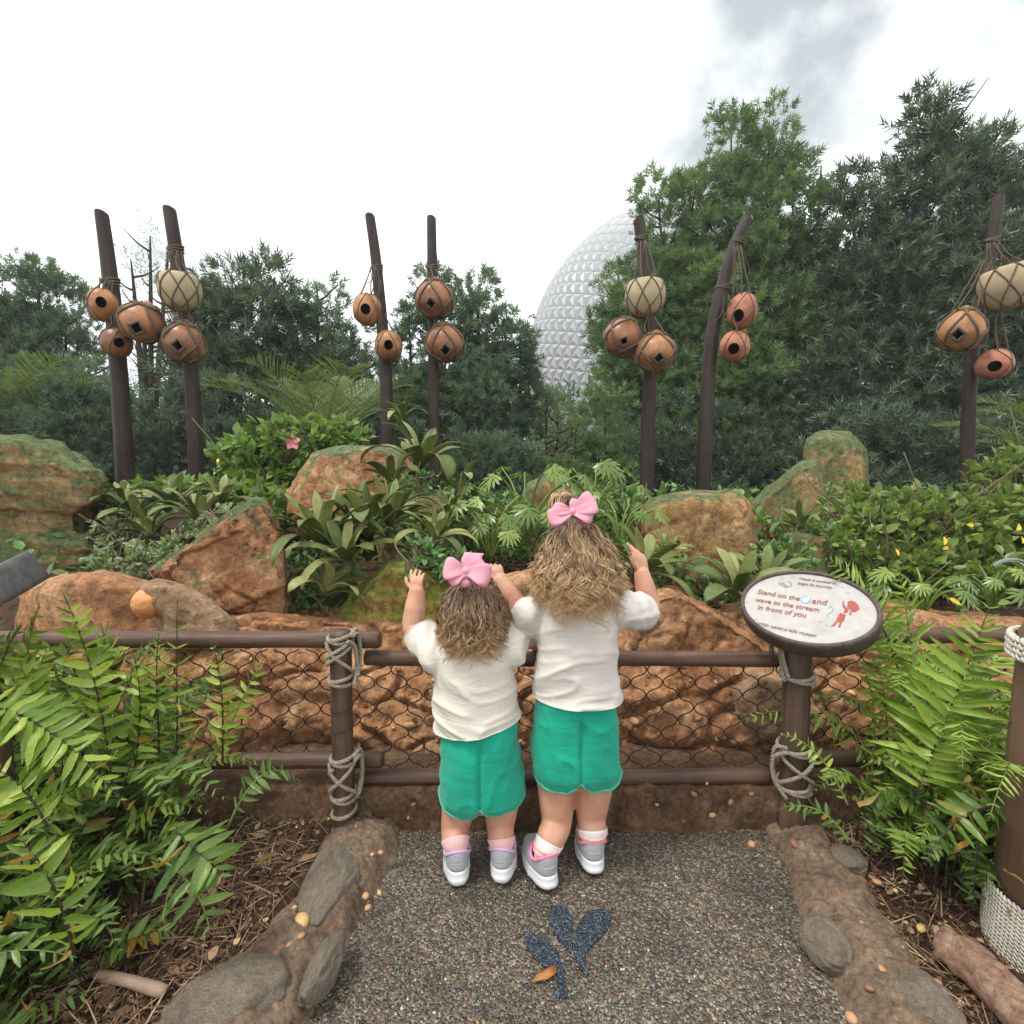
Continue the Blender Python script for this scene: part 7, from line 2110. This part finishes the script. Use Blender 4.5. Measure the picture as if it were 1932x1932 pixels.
for a in [("split-leaved plant just beside the smaller girl's bow", 925, 1055, 2.7, 11, 0.20, 0.30, 81), ("tall split-leaved plant at the taller girl's shoulder, nearest the mossy hump", 990, 1040, 2.9, 13, 0.24, 0.45, 82),
          ("split-leaved plant behind the taller girl's bow", 1120, 985, 3.8, 10, 0.26, 0.42, 83), ("split-leaved plant between hair and ochre boulder", 1170, 1030, 2.9, 9, 0.18, 0.32, 84),
          ("split-leaved plant in the shade under the yellow-leaved shrub", 1870, 1150, 2.25, 9, 0.15, 0.20, 85), ("split-leaved plant half hidden by the ferns near the sign", 1740, 1165, 2.2, 8, 0.16, 0.2, 86)]:
    split_plant(*a)
# ---------------------------------------------------------------- ferns
M_FERN_L = leaf_mat("fern_leaf", (0.124, 0.204, 0.027), (0.204, 0.304, 0.039), (0.346, 0.427, 0.074), 0.37, 0.42, 0.30, old=(0.349, 0.189, 0.033))
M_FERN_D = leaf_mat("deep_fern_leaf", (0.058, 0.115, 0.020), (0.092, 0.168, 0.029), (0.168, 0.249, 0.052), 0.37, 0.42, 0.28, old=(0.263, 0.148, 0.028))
M_FERN_Y = leaf_mat("bright_fern_leaf", (0.150, 0.244, 0.031), (0.218, 0.335, 0.046), (0.325, 0.426, 0.082), 0.37, 0.42, 0.35)
M_FERN_B = leaf_mat("browned_fern_leaf", (0.30, 0.13, 0.03), (0.36, 0.20, 0.04), (0.42, 0.30, 0.06), 0.6, 0.3, 0.2)
M_STALK = plain_mat("fern_stalk", (0.040, 0.026, 0.014), 0.5, 0.35, 0.3, 30)
M_STALK_G = plain_mat("green_stalk", (0.12, 0.15, 0.04), 0.5, 0.35, 0.3, 30)
def leaflet(droop, wav, seed, nseg=5):
    V, F = [], []
    for i in range(nseg + 1):
        t = i / nseg
        w = 0.150 * (0.75 + 0.5 * t if t < 0.2 else 1.0 if t < 0.45 else max(0.02, 1 - ((t - 0.45) / 0.55) ** 1.8))
        z = -droop * t * t + wav * math.sin(t * 7 + seed)
        V += [(-w, t, z + 0.055 + wav * math.sin(t * 11 + seed)), (0, t, z), (w * 0.92, t, z + 0.055 + wav * math.cos(t * 10 + seed))]
    for i in range(nseg):
        for j in range(2): F.append((3 * i + j, 3 * i + j + 1, 3 * i + j + 4, 3 * i + j + 3))
    return np.array(V), np.array(F)
LFT = [leaflet(d, w, i) for i, (d, w) in enumerate(((0.12, 0.030), (0.34, 0.045), (-0.08, 0.035), (0.55, 0.045)))]
LFM = {m.name: [mesh_data("leaflet", V, F, m, True, {"v": np.full(len(V), 0.2)}) for V, F in LFT] for m in (M_FERN_L, M_FERN_D, M_FERN_Y, M_FERN_B)}
def frond_geo(g, pairs, ll, rs, hint, gap=0.12, taper=0.55, wk=1.0):
    """places leaflets along a curve: list of (matrix rows, origin, length)"""
    T, _, _ = frames(g)
    k = len(g); out = []
    for i in range(pairs):
        t = gap + (1 - gap) * (i + 0.5) / pairs
        f = t * (k - 1); j = min(int(f), k - 2); q = g[j] + (g[j + 1] - g[j]) * (f - j); tg = T[j]
        up = np.array(hint, float); up = up - tg * up.dot(tg); up /= np.linalg.norm(up) + 1e-9
        sd = np.cross(tg, up)
        u = (t - gap) / (1 - gap)
        L_ = (ll if wk < 0.7 else ll * 0.78) * (0.55 + 0.45 * min(1, u * 4)) * (1 - max(0, (u - taper) / (1 - taper)) ** 1.5 * 0.88)
        for s in (-1, 1):
            if rs.rand() < 0.035: continue
            d = sd * s + tg * (0.22 + 0.55 * u * u) + up * rs.uniform(-0.18, 0.2) + 0.16 * rs.randn(3); d /= np.linalg.norm(d)
            z = up + (0.55 if wk > 0.7 else 0.28) * rs.randn(3); z -= d * z.dot(d); z /= np.linalg.norm(z)
            x = np.cross(d, z)
            sc_ = L_ * rs.uniform(0.86, 1.12)
            out.append((np.stack([x * wk, d, z]) * sc_, q))
    return out
def fern(label, base, seed, mat, n_hero, n_fill, L=0.62, ll=0.068, pairs=17, heroes=(), az=None, group="sword ferns"):
    pairs = int(pairs * 1.2)
    rs = np.random.RandomState(seed)
    base = Vector(base)
    root = thing("fern", label, "fern", tuple(base), group)
    def arc(a, e, l_, b_=None):
        b_ = b_ or base + Vector((rs.randn() * 0.03, rs.randn() * 0.03, 0))
        h = Vector((math.cos(a), math.sin(a), 0)); z = Vector((0, 0, 1))
        r_, hh = math.cos(e) * l_, math.sin(e) * l_
        return bez(b_, b_ + z * hh * 0.55 + h * r_ * 0.15, b_ + z * hh * 0.95 + h * r_ * 0.5, b_ + z * hh * (0.80 - 0.35 * (1 - e / 1.4)) + h * r_ * 1.0, 26)
    def hero(g, m, pr, l_, hint, gap=0.16):
        V, F = tube(g, np.linspace(0.0032, 0.0009, len(g)), 5)
        fr = mesh("frond", V, F, M_STALK if rs.rand() < 0.6 else M_STALK_G, root)
        for M3, q in frond_geo(g, pr, l_, rs, hint, gap, wk=0.52 if m is M_FERN_Y else (1.0 if l_ < 0.085 else 0.9)):
            mm = m
            o = link("leaflet", LFM[mm.name][rs.randint(4)], fr)
            A = M3.T
            o.matrix_basis = Matrix(((A[0, 0], A[0, 1], A[0, 2], q[0]), (A[1, 0], A[1, 1], A[1, 2], q[1]), (A[2, 0], A[2, 1], A[2, 2], q[2]), (0, 0, 0, 1)))
    cam2 = Vector((0, 0, CAM_H)) - base; cam2.normalize()
    for k in range(n_hero):
        a = (k * 2.39996 + rs.rand() * 0.8) if az is None else az[0] + (az[1] - az[0]) * (k + rs.rand()) / n_hero
        g = arc(a, rs.uniform(0.75, 1.38), L * rs.uniform(0.8, 1.15))
        hero(g, mat, pairs, ll * rs.uniform(0.85, 1.15), (0.35 * cam2.x, 0.35 * cam2.y, 1.0))
    for (p0, p1, p2, p3, pr, l_, mk, hint) in heroes:
        hero(bez(P(*p0), P(*p1), P(*p2), P(*p3), 26), mk, pr, l_, hint, 0.04)
    # the crowd of fronds inside the clump
    VV, FF, AA, n0 = [], [], [], 0
    mb = MB()
    for k in range(n_fill):
        g = arc(rs.rand() * 6.283, rs.uniform(0.35, 1.40), L * rs.uniform(0.45, 1.0), base + Vector((rs.randn() * 0.07, rs.randn() * 0.07, 0)))
        V, F = tube(g[::3], np.linspace(0.0026, 0.0009, len(g[::3])), 4); mb.add(V, F)
        lst = frond_geo(g, pairs, ll * rs.uniform(0.75, 1.05), rs, (0.2 * cam2.x, 0.2 * cam2.y, 1.0), 0.14)
        tv, tf = LFT[rs.randint(4)]
        V, F, A = scatter(tv, tf, np.array([q for _, q in lst]), np.array([m_ for m_, _ in lst]), np.where(rs.rand(len(lst)) < 0.035, 0.985, np.clip(rs.rand() * 0.7 + 0.2 * rs.rand(len(lst)), 0, 0.93)))
        VV.append(V); FF.append(F + n0); AA.append(A); n0 += len(V)
    for k in range(int(n_fill * 2.2)):        # bare old stalks at the heart
        a = rs.rand() * 6.283; l_ = L * rs.uniform(0.2, 0.6); b_ = base + Vector((rs.randn() * 0.05, rs.randn() * 0.05, -0.01))
        e = b_ + Vector((math.cos(a) * l_ * 0.35, math.sin(a) * l_ * 0.35, l_))
        V, F = tube(catmull([b_, (b_ + e) / 2 + Vector((0, 0, 0.02)), e], 4), 0.0018, 4); mb.add(V, F)
    if VV:
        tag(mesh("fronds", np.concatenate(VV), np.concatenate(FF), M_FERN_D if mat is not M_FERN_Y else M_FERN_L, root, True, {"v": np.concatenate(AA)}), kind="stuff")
    tag(mb.build("stalks", M_STALK, root), kind="stuff")
    # a few browned leaflets
    if rs.rand() < 0.9:
        n_ = 14
        pos = np.array([tuple(base)]) + rs.randn(n_, 3) * np.array([0.12, 0.10, 0.08]) + np.array([0, -0.05, 0.18])
        V, F, A = scatter(LFT[3][0], LFT[3][1], pos, basis(rs.randn(n_, 3) + np.array([0, -0.3, -0.3]), rs.rand(n_) * 3, 0.03 + 0.03 * rs.rand(n_)))
        tag(mesh("dead_leaflets", V, F, M_FERN_B, root, True, {"v": A}), kind="stuff")
    return root
UPF = (0.0, -0.75, 0.65)
fern("tall fern whose upright fronds reach in front of the grey sign rim", (-1.12, 1.22, 0.04), 101, M_FERN_L, 6, 20, 0.80, 0.070, 18,
     [((60, 1420, 1.20), (50, 1320, 1.20), (40, 1230, 1.19), (75, 1140, 1.17), 18, 0.075, M_FERN_L, UPF),
      ((160, 1430, 1.24), (170, 1350, 1.24), (185, 1260, 1.23), (205, 1170, 1.22), 18, 0.070, M_FERN_L, UPF),
      ((300, 1420, 1.28), (300, 1350, 1.28), (290, 1290, 1.28), (300, 1195, 1.28), 16, 0.058, M_FERN_Y, UPF),
      ((-20, 1380, 1.15), (-10, 1300, 1.15), (0, 1230, 1.14), (40, 1180, 1.12), 16, 0.075, M_FERN_L, UPF),
      ((215, 1500, 1.15), (200, 1350, 1.15), (165, 1210, 1.14), (118, 1118, 1.12), 20, 0.082, M_FERN_L, UPF),
      ((130, 1480, 1.16), (95, 1380, 1.16), (60, 1290, 1.15), (20, 1220, 1.14), 15, 0.080, M_FERN_L, UPF),
      ((250, 1480, 1.22), (262, 1400, 1.22), (275, 1320, 1.22), (250, 1225, 1.2), 14, 0.062, M_FERN_L, UPF)])
fern("fern with a big pale frond arching down toward the photographer", (-1.10, 0.98, 0.04), 102, M_FERN_L, 5, 20, 0.54, 0.062, 17,
     [((-60, 1325, 1.0), (20, 1330, 1.0), (120, 1370, 0.98), (235, 1520, 0.96), 19, 0.088, M_FERN_L, (0.1, -0.5, 0.9)),
      ((90, 1560, 0.98), (60, 1500, 0.98), (30, 1470, 0.98), (-10, 1450, 0.98), 9, 0.085, M_FERN_L, (0.1, -0.5, 0.9))])
fern("fern spreading in front of the near fence rail's ferny end", (-1.02, 1.27, 0.04), 103, M_FERN_L, 8, 18, 0.50, 0.056, 17,
     [((330, 1460, 1.3), (340, 1380, 1.3), (330, 1300, 1.3), (335, 1130, 1.3), 12, 0.055, M_FERN_Y, UPF),
      ((420, 1440, 1.28), (420, 1360, 1.28), (425, 1290, 1.27), (400, 1215, 1.26), 13, 0.060, M_FERN_L, UPF),
      ((400, 1440, 1.3), (440, 1360, 1.3), (470, 1290, 1.32), (495, 1245, 1.34), 12, 0.056, M_FERN_L, UPF)])
fern("fern leaning out over the mulch toward the rope-lashed post", (-0.98, 1.16, 0.04), 104, M_FERN_L, 7, 13, 0.40, 0.050, 16,
     [((430, 1560, 1.12), (470, 1470, 1.14), (510, 1420, 1.18), (570, 1480, 1.24), 13, 0.052, M_FERN_D, (0, -0.4, 0.9))])
fern("low deep green fern above the bare mulch in the middle of its bed", (-0.99, 1.02, 0.04), 105, M_FERN_D, 7, 14, 0.38, 0.060, 13,
     [((330, 1560, 1.0), (340, 1600, 0.98), (400, 1610, 0.96), (420, 1660, 0.94), 9, 0.095, M_FERN_D, (0, -0.3, 0.95)),
      ((300, 1620, 0.98), (340, 1640, 0.96), (390, 1690, 0.94), (395, 1760, 0.92), 8, 0.085, M_FERN_D, (0, -0.3, 0.95))])
fern("fern at the photo's lower edge with rounded pale leaflets and bare stems", (-1.00, 0.80, 0.04), 106, M_FERN_L, 5, 8, 0.32, 0.055, 13,
     [((140, 1800, 0.80), (125, 1720, 0.80), (95, 1640, 0.79), (40, 1585, 0.78), 10, 0.080, M_FERN_L, (0, -0.5, 0.85))])
fern("fern clump at the far end of the bed by the other sign's post", (-1.34, 1.30, 0.04), 107, M_FERN_L, 7, 18, 0.74, 0.066, 16,
     [((10, 1430, 1.3), (20, 1340, 1.3), (40, 1260, 1.3), (60, 1165, 1.3), 18, 0.070, M_FERN_L, UPF),
      ((100, 1400, 1.34), (110, 1320, 1.34), (120, 1250, 1.34), (150, 1160, 1.34), 18, 0.068, M_FERN_D, UPF),
      ((190, 1400, 1.36), (195, 1330, 1.36), (210, 1260, 1.36), (190, 1175, 1.36), 16, 0.062, M_FERN_L, UPF),
      ((-30, 1400, 1.3), (-20, 1320, 1.3), (0, 1240, 1.3), (-10, 1140, 1.3), 18, 0.070, M_FERN_D, UPF)])
fern("fern deep in the shade under the drooping frond", (-1.10, 0.80, 0.04), 108, M_FERN_D, 6, 13, 0.44, 0.066, 15)
fern("fern in front of the netting where the rails vanish into leaves", (-1.12, 1.40, 0.06), 109, M_FERN_D, 6, 13, 0.52, 0.060, 17)

fern("bright yellow green fern directly beside the oval sign", (1.14, 1.38, 0.04), 111, M_FERN_Y, 5, 13, 0.60, 0.062, 24,
     [((1705, 1300, 1.42), (1680, 1200, 1.42), (1640, 1110, 1.43), (1556, 1050, 1.44), 27, 0.080, M_FERN_Y, (-0.25, -0.7, 0.65)),
      ((1640, 1500, 1.36), (1650, 1400, 1.36), (1660, 1320, 1.36), (1620, 1240, 1.36), 14, 0.055, M_FERN_L, UPF)])
fern("fern with a tall upright black-stalked frond behind the sign's edge", (1.18, 1.34, 0.04), 112, M_FERN_Y, 6, 14, 0.64, 0.064, 24,
     [((1712, 1420, 1.36), (1722, 1290, 1.36), (1725, 1180, 1.36), (1690, 1065, 1.37), 27, 0.078, M_FERN_Y, UPF)])
fern("fern with the largest fan-like bright frond next to the rope-wrapped post", (1.30, 1.18, 0.04), 113, M_FERN_Y, 5, 14, 0.62, 0.066, 24,
     [((1725, 1500, 1.16), (1770, 1390, 1.17), (1820, 1280, 1.18), (1868, 1140, 1.2), 27, 0.120, M_FERN_Y, (-0.1, -0.75, 0.6)),
      ((1790, 1560, 1.22), (1830, 1450, 1.22), (1860, 1380, 1.22), (1885, 1290, 1.22), 16, 0.075, M_FERN_L, (-0.1, -0.75, 0.6))])
fern("yellowing fern growing round the sign post's lashings", (1.15, 1.24, 0.04), 114, M_FERN_L, 6, 12, 0.38, 0.050, 17,
     [((1600, 1520, 1.2), (1570, 1450, 1.22), (1530, 1390, 1.24), (1470, 1385, 1.28), 13, 0.036, M_FERN_L, UPF),
      ((1600, 1590, 1.14), (1580, 1540, 1.16), (1520, 1500, 1.2), (1465, 1530, 1.24), 12, 0.042, M_FERN_D, (0, -0.4, 0.9))])
fern("fern with curling broad leaflets in the middle of its bed", (1.25, 1.17, 0.04), 115, M_FERN_L, 6, 13, 0.42, 0.066, 15)
fern("deep green fern overhanging the mulch beside the rope-wrapped post", (1.34, 1.24, 0.04), 116, M_FERN_D, 6, 13, 0.42, 0.066, 16,
     [((1900, 1530, 1.10), (1850, 1510, 1.09), (1790, 1540, 1.07), (1745, 1630, 1.04), 12, 0.070, M_FERN_D, (0, -0.4, 0.9)),
      ((1850, 1560, 1.12), (1838, 1620, 1.11), (1835, 1680, 1.10), (1838, 1720, 1.09), 11, 0.034, M_FERN_D, (0, -0.7, 0.6))])
fern("fern far down the fence behind the rope-wrapped post", (1.62, 1.36, 0.04), 117, M_FERN_L, 7, 14, 0.66, 0.066, 17)
fern("fern tangle between the fence rail and the ochre slab", (1.36, 1.46, 0.06), 118, M_FERN_L, 6, 14, 0.58, 0.060, 17)

# ---------------------------------------------------------------- mulch litter
m_lit, n, l, b = nt("dry_litter", 0.85, 0.2)
at = n.new("ShaderNodeAttribute"); at.attribute_name = "v"
rg = ramp(n, [(0.0, (0.040, 0.023, 0.014)), (0.35, (0.12, 0.068, 0.040)), (0.65, (0.22, 0.13, 0.075)), (0.85, (0.34, 0.225, 0.135)), (0.96, (0.48, 0.36, 0.23)), (1.0, (0.42, 0.19, 0.06))])
l.new(at.outputs["Fac"], rg.inputs[0]); l.new(rg.outputs[0], b.inputs["Base Color"])
def litter():
    VV, FF, AA, n0 = [], [], [], 0
    needle = (np.array([(-0.5, 0, 0), (0.5, 0, 0), (0.4, 0.5, 0.35), (-0.4, 0.5, 0.35), (0.2, 1, 0), (-0.2, 1, 0)]), np.array([(0, 1, 2, 3), (3, 2, 4, 5)]))
    chip = (np.array([(-0.5, -0.4, 0), (0.45, -0.5, 0.08), (0.5, 0.45, -0.05), (-0.4, 0.5, 0.1)]), np.array([(0, 1, 2, 3)]))
    leaf = (np.array([(0, 0, 0), (0.22, 0.35, 0.10), (0.0, 0.4, 0), (-0.22, 0.35, 0.12), (0.15, 0.75, 0.05), (0, 0.72, -0.03), (-0.15, 0.75, 0.06), (0, 1, 0.12)]), np.array([(0, 1, 2, 3), (1, 4, 5, 2), (2, 5, 6, 3), (5, 4, 7, 6)]))
    for (x0, x1, y0, y1, cnt) in ((-1.5, -0.58, 0.62, 1.46, 1.0), (0.80, 1.9, 0.62, 1.46, 0.8)):
        for tmpl, n_, s0, s1, asp in ((needle, 6000, 0.03, 0.11, 0.014), (chip, 3000, 0.004, 0.015, 1.0), (leaf, 520, 0.022, 0.055, 1.0)):
            k = int(n_ * cnt)
            x = RS.uniform(x0, x1, k); y = RS.uniform(y0, y1, k)
            ok = (x < path_l(y) - 0.20) | (x > path_r(y) + 0.17)
            x, y = x[ok], y[ok]; k = len(x)
            z = ground_z(x, y) + 0.004 + 0.012 * RS.rand(k)
            a = RS.rand(k) * 6.283
            d = np.stack([np.cos(a), np.sin(a), 0.12 * RS.randn(k)], 1)
            s = s0 + (s1 - s0) * RS.rand(k) ** 1.5
            M = basis(d, 0.5 * RS.randn(k), s)
            if asp < 1: M[:, 0, :] *= asp * 2.2; M[:, 2, :] *= 0.15
            V, F, A = scatter(tmpl[0], tmpl[1], np.stack([x, y, z], 1), M, np.clip(RS.rand(k) ** 1.2, 0, 1))
            VV.append(V); FF.append(F + n0); AA.append(A); n0 += len(V)
    o = mesh("leaf_litter", np.concatenate(VV), np.concatenate(FF), m_lit, None, False, {"v": np.concatenate(AA)})
    tag(o, "dry needles, chips and dead leaves on the mulch", "leaf litter", kind="stuff")
litter()
# a short peeled stick on the mulch
p0, p1 = G(180, 1838, 0.045), G(312, 1872, 0.045)
V, F = tube(catmull([p0, p0 * 0.5 + p1 * 0.5 + Vector((0, 0, 0.004)), p1], 6), [0.008, 0.0105, 0.011, 0.011, 0.011, 0.0105, 0.0105, 0.011, 0.0115, 0.012, 0.0125, 0.012, 0.011], 12)
M_STICK = wood_mat("peeled_stick", (0.24, 0.16, 0.11), (0.36, 0.26, 0.19), 0.6, 0.3, (4, 40, 40))
o = tag(mesh("stick", V, F, M_STICK), "short pale peeled stick lying on the mulch", "stick"); rebase(o, p0)
# brown leaf on the emblem
lp_ = [G(*crop4(*q)) for q in ((135, 1390), (165, 1355), (200, 1328), (255, 1296), (298, 1290), (297, 1330), (280, 1358), (235, 1376), (185, 1392))]
V = [(p.x, p.y, 0.006 + 0.006 * abs(math.sin(i * 1.3))) for i, p in enumerate(lp_)]
cL = np.mean(np.array(V), 0); V.append((cL[0], cL[1], 0.014))
F = [[i, (i + 1) % 9, 9] for i in range(9)]
M_DEAD = plain_mat("rust_brown_leaf", (0.36, 0.15, 0.045), 0.6, 0.3, 0.25, 40)
o = mesh("fallen_leaf", V, F, M_DEAD); solidify(o, 0.001); tag(o, "rusty brown fallen leaf lying across the blue emblem", "leaf"); rebase(o, G(*crop4(220, 1345)))
# clear glassy jets of water among the plants
M_JET = plain_mat("water_jet", (0.75, 0.78, 0.78), 0.1, 0.8, 0.05)
MATS["water_jet"].node_tree.nodes["Principled BSDF"].inputs["Transmission Weight"].default_value = 0.85
V, F = tube(catmull([P(1876, 1068, 2.3), P(1890, 1059, 2.3), P(1912, 1056, 2.3), P(1932, 1062, 2.3), P(1948, 1085, 2.3)], 6), 0.009, 8)
o = tag(mesh("water_jet", V, F, M_JET), "glassy arching jet of water above the shaded split-leaved plant", "water jet"); rebase(o, P(1912, 1080, 2.3))

# ---------------------------------------------------------------- added haze volume, veils the trees like lens glare
hv = [(x, y, z) for x in (-175, 175) for y in (-30, 205) for z in (-3, 62)]
hf = [(0, 1, 3, 2), (4, 6, 7, 5), (0, 4, 5, 1), (2, 3, 7, 6), (0, 2, 6, 4), (1, 5, 7, 3)]
hm = bpy.data.materials.new("haze"); hm.use_nodes = True
hn, hl = hm.node_tree.nodes, hm.node_tree.links
hn.clear(); ho = hn.new("ShaderNodeOutputMaterial"); pv = hn.new("ShaderNodeVolumePrincipled")
pv.inputs["Color"].default_value = (0.93, 0.96, 0.98, 1); pv.inputs["Density"].default_value = 0.0019
hl.new(pv.outputs[0], ho.inputs["Volume"])
tag(mesh("haze", hv, hf, hm, None, False), "thin pale haze added to veil the trees and sphere like glare", kind="stuff")
